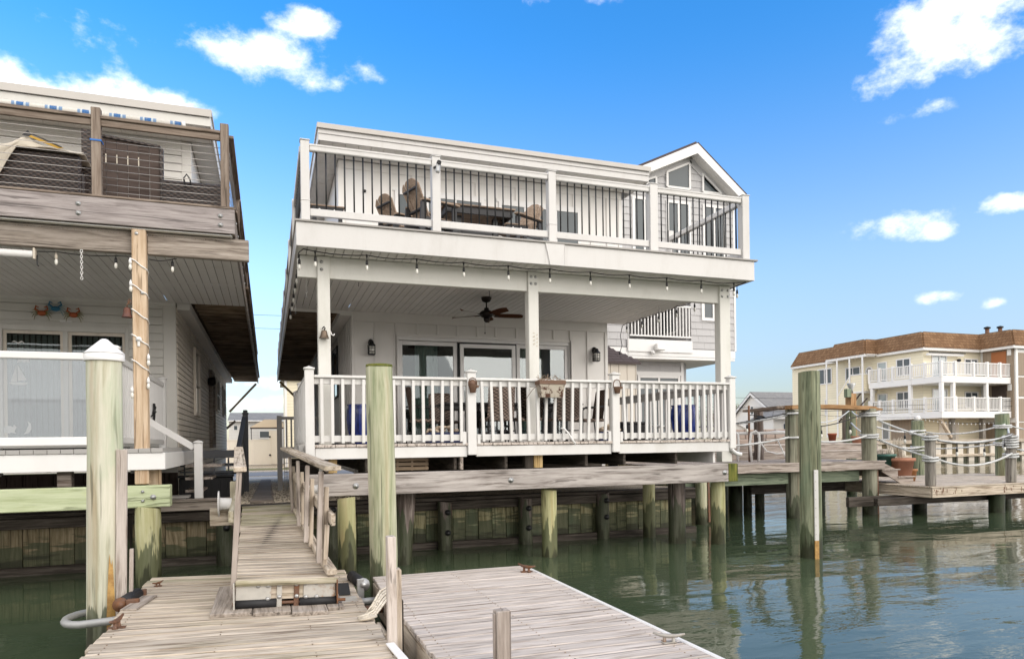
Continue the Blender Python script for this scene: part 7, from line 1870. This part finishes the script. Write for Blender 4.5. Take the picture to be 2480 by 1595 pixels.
for k in range(5):
    a = R(-4 + 72 * k); c, s = math.cos(a), math.sin(a)
    bm = bmesh.new(); n = 12; up = []; lo = []
    for i in range(n + 1):
        t_ = i / n; L = .16 + .56 * t_; w = .062 + .028 * math.sin(min(1, t_ * 1.15) * math.pi * .62); 
        if t_ > .8: w *= math.sqrt(max(.02, 1 - ((t_ - .8) / .2) ** 2))
        for lst, sg in ((up, 1), (lo, -1)): lst.append(bm.verts.new((c * L - s * w * sg, s * L + c * w * sg, -.022 * sg)))
    for i in range(n): bm.faces.new((up[i], up[i + 1], lo[i + 1], lo[i]))
    bmesh.ops.solidify(bm, geom=bm.faces[:], thickness=.008)
    b_ = put(bpy.data.objects.new('blade', finish(bm, 'blade', M['fanwood'])), fan, Matrix.Translation((3.95, 12.6, 2.415)))
    bar('blade_arm', 'bronze', b_, (3.95 + c * .11, 12.6 + s * .11, 2.41), (3.95 + c * .24, 12.6 + s * .24, 2.405), .035, .008)
tube('pull_chain', 'bronze', fan, [(3.90, 12.55, 2.28), (3.90, 12.55, 2.09)], .0025, 4); lathe('pull_knob', 'bronze', fan, (3.90, 12.55, 2.045), [(0, 0), (.012, .01), (.010, .035), (0, .045)], 8)
be = thing('bell', 'bronze bell hanging on the left porch post of the white house', 'bell', (.785, 10.38, 1.6))
lathe('bell_body', 'bell', be, (.785, 10.375, 1.535), [(.076, 0), (.070, .006), (.050, .05), (.042, .095), (.034, .115), (0, .122)], 20); tube('hanger', 'bronze', be, [(.785, 10.375, 1.655), (.80, 10.375, 1.68), (.785, 10.38, 1.705), (.77, 10.40, 1.69), (.77, 10.445, 1.69)], .009, 7)
hk = thing('hook', 'small white hook on the side of the left porch post', 'hook', (.89, 10.5, 1.6)); tube('hook', 'vinyl', hk, [(.883, 10.5, 1.66), (.90, 10.48, 1.61), (.925, 10.47, 1.595), (.94, 10.47, 1.62)], .010, 6)
cm_ = thing('security_camera', 'grey security camera on the second upper deck railing post', 'camera', (2.40, 9.98, 4.05))
bar('camera_body', 'galv', cm_, (2.41, 9.96, 4.09), (2.385, 9.90, 3.945), .055, .055, (0, 1, 0), .012); lathe('hood', 'charcoal', cm_, (2.415, 9.945, 4.10), [(.034, -.03), (.034, .03), (.024, .032), (.022, .015), (0, .015)], 12, tilt=Matrix.Rotation(R(70), 4, 'X')); bar('mount', 'charcoal', cm_, (2.36, 10.035, 4.06), (2.39, 9.97, 4.06), .02, .03)
for (x, y, a, b, lab) in ((.60, 11.4, 2.748, 2.36, 'white chain with a clip hanging from the left porch ceiling, nearest the beam'), (.50, 13.2, 2.748, 2.42, 'white chain hanging at the far left edge of the porch ceiling'), (7.86, 14.2, 2.748, 1.95, 'white chain hanging by the right porch wall corner beside the light cord'), (7.6, 12.4, 2.748, 2.55, 'short white chain hanging at the right side of the porch ceiling')):
    t = thing('chain', lab, 'chain', (x, y, b), 'chains hanging from the porch ceiling'); chain(t, x, y, a - .02, b, 'vinyl', .012, .04); tube('clip', 'galv', t, [(x, y, b), (x + .012, y, b - .03), (x, y, b - .05), (x - .012, y, b - .03), (x, y, b)], .004, 5)
for (x, y) in ((1.38, 11.2), (3.62, 11.4)):
    t = thing('ceiling_hook', 'thin dark wire hook under the porch ceiling ' + ('left of the fan' if x < 2 else 'beside the middle post'), 'hook', (x, y, 2.7)); tube('wire', 'black', t, [(x, y, 2.75), (x - .01, y, 2.66), (x + .015, y, 2.58), (x + .005, y, 2.50)], .005, 4)
# string lights of the white house
sl = thing('string_lights', 'black cord with clear bulbs along the front and sides of the white upper deck', 'string lights', (4.2, 10.2, 2.7))
fx = [.66, 1.38, 2.11, 2.83, 3.545, 4.24, 4.95, 5.66, 6.37, 7.05, 7.72]
pts = [(.43, 10.25, 2.64), (.44, 10.18, 2.70), (.50, 10.15, 2.745)]
for a, b in zip(fx, fx[1:]): pts += sag((a, 10.15, 2.725), (b, 10.15, 2.725), .022, 6)[:-1]
pts += [(7.72, 10.15, 2.725), (7.96, 10.12, 2.745)]
tube('cord', 'black', sl, pts, .0075, 6)
tube('hanger', 'galv', sl, [(fx[0], 10.15, 2.752), (fx[0], 10.15, 2.72)], .004, 4)
for x in fx: bulb(sl, x, 10.15, 2.725, 'black', .125, 1.05); lathe('joint', 'black', sl, (x, 10.15, 2.715), [(.008, -.03), (.016, 0), (.014, .018), (0, .022)], 7)
ly = [10.30, 11.2, 11.9, 12.7, 13.5, 14.4]
pts = [(.43, 10.25, 2.64)]
for a, b in zip(ly, ly[1:]): pts += sag((.455, a, 2.70), (.455, b, 2.70), .06, 5)[:-1]
tube('cord', 'black', sl, pts + [(.455, 14.4, 2.70)], .0075, 6)
for y in ly: bulb(sl, .45, y, 2.70, 'black', .11, 1.1)
ry = [10.35, 11.66, 12.3, 13.0, 13.7, 14.4]
pts = [(7.96, 10.12, 2.745)]
for a, b in zip(ry, ry[1:]): pts += sag((7.94, a, 2.735), (7.94, b, 2.735), .04, 5)[:-1]
pts += [(7.94, 14.4, 2.735), (7.86, 14.45, 2.68), (7.80, 14.45, 2.45), (7.84, 14.45, 2.22), (7.78, 14.45, 2.05)]
tube('cord', 'black', sl, pts, .0075, 6)
for y in ry: bulb(sl, 7.94, y, 2.735, 'black', .125, 1.05)
lathe('plug', 'black', sl, (7.775, 14.45, 2.0), [(.016, 0), (.018, .04), (.008, .06)], 8)
dsp = thing('downspout', 'white downspout elbow at the foot of the right porch post', 'pipe', (7.9, 10.5, -.3))
tube('pipe', 'vinyl', dsp, [(7.80, 10.43, -.06), (7.84, 10.42, -.20), (7.92, 10.41, -.26), (8.02, 10.40, -.28)], .038, 8)
nb = thing('starfish_trace', 'cream weathered starfish mark on the middle porch post', 'mark', (4.075, 10.44, 1.6))
for k in range(11):
    a = k * 2.1; bar('fleck', 'canvas', nb, (4.075 + .035 * math.cos(a), 10.446, 1.66 + .02 * k - .12 + .02 * math.sin(a)), (4.075 + .035 * math.cos(a) + .03, 10.446, 1.67 + .02 * k - .12), .004, .014, (0, 0, 1), .001)

# ------------------------------------------------------------------ furniture on the white upper deck
def make_adirondack(name, label, group):
    t = thing(name, label, 'chair', (0, 0, 0), group)        # local: faces +x, tall balcony model
    for i in range(5):
        y0 = (i - 2) * .104; top = 1.27 - .022 * (i - 2) ** 2
        p0, p1 = Vector((-.10, y0 * .82, .62)), Vector((-.36, y0 * 1.05, top))
        d = (p1 - p0); n = 6; bm = bmesh.new(); F_, B_ = [], []
        fr = frame_of(p0, p1, (1, 0, .3))
        sl_ = -.022 * (i - 2); outline = [(-.046, 0), (.046, 0), (.0535, d.length * .9), (.0535, d.length * .985 - sl_), (0, d.length), (-.0535, d.length * .985 + sl_)]
        A = [bm.verts.new(fr @ Vector((v, u, .011))) for u, v in outline]; Bq = [bm.verts.new(fr @ Vector((v, u, -.011))) for u, v in outline]
        bm.faces.new(A); bm.faces.new(Bq[::-1]); m_ = len(A)
        for k in range(m_): bm.faces.new((A[k], Bq[k], Bq[(k + 1) % m_], A[(k + 1) % m_]))
        put(bpy.data.objects.new('back_slat', finish(bm, 'back_slat', M['tan'])), t, Matrix.Translation(p0))
    bar('back_brace', 'charcoal', t, (-.345, -.20, 1.08), (-.345, .20, 1.08), .03, .045, (1, 0, 0)); bar('back_brace', 'charcoal', t, (-.20, -.25, .78), (-.20, .25, .78), .03, .06, (1, 0, 0))
    for i in range(5): box('seat_slat', 'tan', t, -.10 + i * .095, -.012 + i * .095, -.24, .24, .62, .64, .004)
    for s in (-1, 1):
        pr_ = prism('arm', 'tan', t, [(-.30, s * .24), (-.26, s * .33), (.30, s * .36), (.42, s * .34), (.43, s * .27), (.36, s * .24)], 'z', .865, .888)
        bar('arm_support', 'charcoal', t, (-.28, s * .275, .855), (.36, s * .285, .855), .04, .016); box('front_leg', 'charcoal', t, .30, .39, s * .27 - .02, s * .27 + .02, .0, .846, .006)
        bar('rear_leg', 'charcoal', t, (-.30, s * .26, .0), (-.24, s * .26, .85), .04, .10, (1, 0, 0)); box('side_rail', 'charcoal', t, -.26, .29, s * .255 - .018, s * .255 + .018, .53, .615, .005); box('foot_rail', 'charcoal', t, -.24, .29, s * .255 - .018, s * .255 + .018, .10, .17, .005)
        lathe('bolt', 'vinyl', t, (.345, s * .27 - .021, .14), [(.018, 0), (.018, .004), (0, .006)], 8, tilt=Matrix.Rotation(R(90), 4, 'X'))
    box('foot_bar', 'tan', t, .31, .38, -.249, .249, .20, .225, .005); box('panel', 'charcoal', t, .30, .32, -.249, .249, .26, .52, .004)
    return t
GA = 'tall slatted chairs round the upper deck table'
a0 = make_adirondack('adirondack_chair', 'tall tan slatted chair facing right, nearest the second upper railing post', GA)
copy_tree(a0, (2.28, 12.35, UF), R(22), 'tall tan slatted chair facing right, the farther left one with a lower looking back', GA)
copy_tree(a0, (4.36, 11.8, UF), R(206), 'tall tan slatted chair facing left at the right end of the upper table', GA)
move(a0, (2.60, 11.50, UF), R(18))
ut = thing('counter_table', 'high charcoal table with a tan slat top on the white upper deck', 'table', (3.5, 12, UF))
for k in range(7): box('top_slat', 'tan', ut, 2.86, 4.14, 11.42 + k * .165, 11.58 + k * .165, UF + .94, UF + .965, .005)
box('edge_frame', 'charcoal', ut, 2.90, 4.10, 11.46, 11.50, UF + .82, UF + .938, .004); box('edge_frame', 'charcoal', ut, 2.90, 4.10, 12.50, 12.54, UF + .82, UF + .938, .004); box('edge_frame', 'charcoal', ut, 2.90, 2.94, 11.51, 12.49, UF + .82, UF + .938, .004); box('edge_frame', 'charcoal', ut, 4.06, 4.10, 11.51, 12.49, UF + .82, UF + .938, .004)
for x in (3.12, 3.78):
    for y in (11.6, 12.35): box('leg', 'black', ut, x, x + .09, y, y + .09, UF, UF + .819, .005)
box('stretcher', 'charcoal', ut, 3.22, 3.77, 11.62, 11.66, UF + .2, UF + .30, .004); box('stretcher', 'charcoal', ut, 3.22, 3.77, 11.62, 11.66, UF + .5, UF + .58, .004)
def stool(x, y, w, label):
    t = thing('footstool', label, 'footstool', (x, y, UF), 'low slatted footstools on the upper deck')
    for k in range(4): box('slat', 'tan', t, x, x + w, y + k * .11, y + .10 + k * .11, UF + .47, UF + .492, .004)
    box('apron', 'charcoal', t, x + .02, x + w - .02, y + .01, y + .04, UF + .37, UF + .469, .004)
    for q_ in (x + .03, x + w - .09): box('leg', 'charcoal', t, q_, q_ + .06, y + .05, y + .09, UF, UF + .469, .004)
    for q_ in (x + .13, x + w - .15): lathe('bolt', 'vinyl', t, (q_, y + .008, UF + .42), [(.016, 0), (.016, .004), (0, .006)], 8, tilt=Matrix.Rotation(R(90), 4, 'X'))
    box('foot_rail', 'charcoal', t, x + .02, x + w - .02, y + .02, y + .048, UF + .05, UF + .14, .004)
stool(.64, 10.75, .50, 'low tan slatted footstool at the left end of the white upper deck'); stool(3.72, 10.75, .42, 'low tan slatted footstool in front of the right upper deck chair')
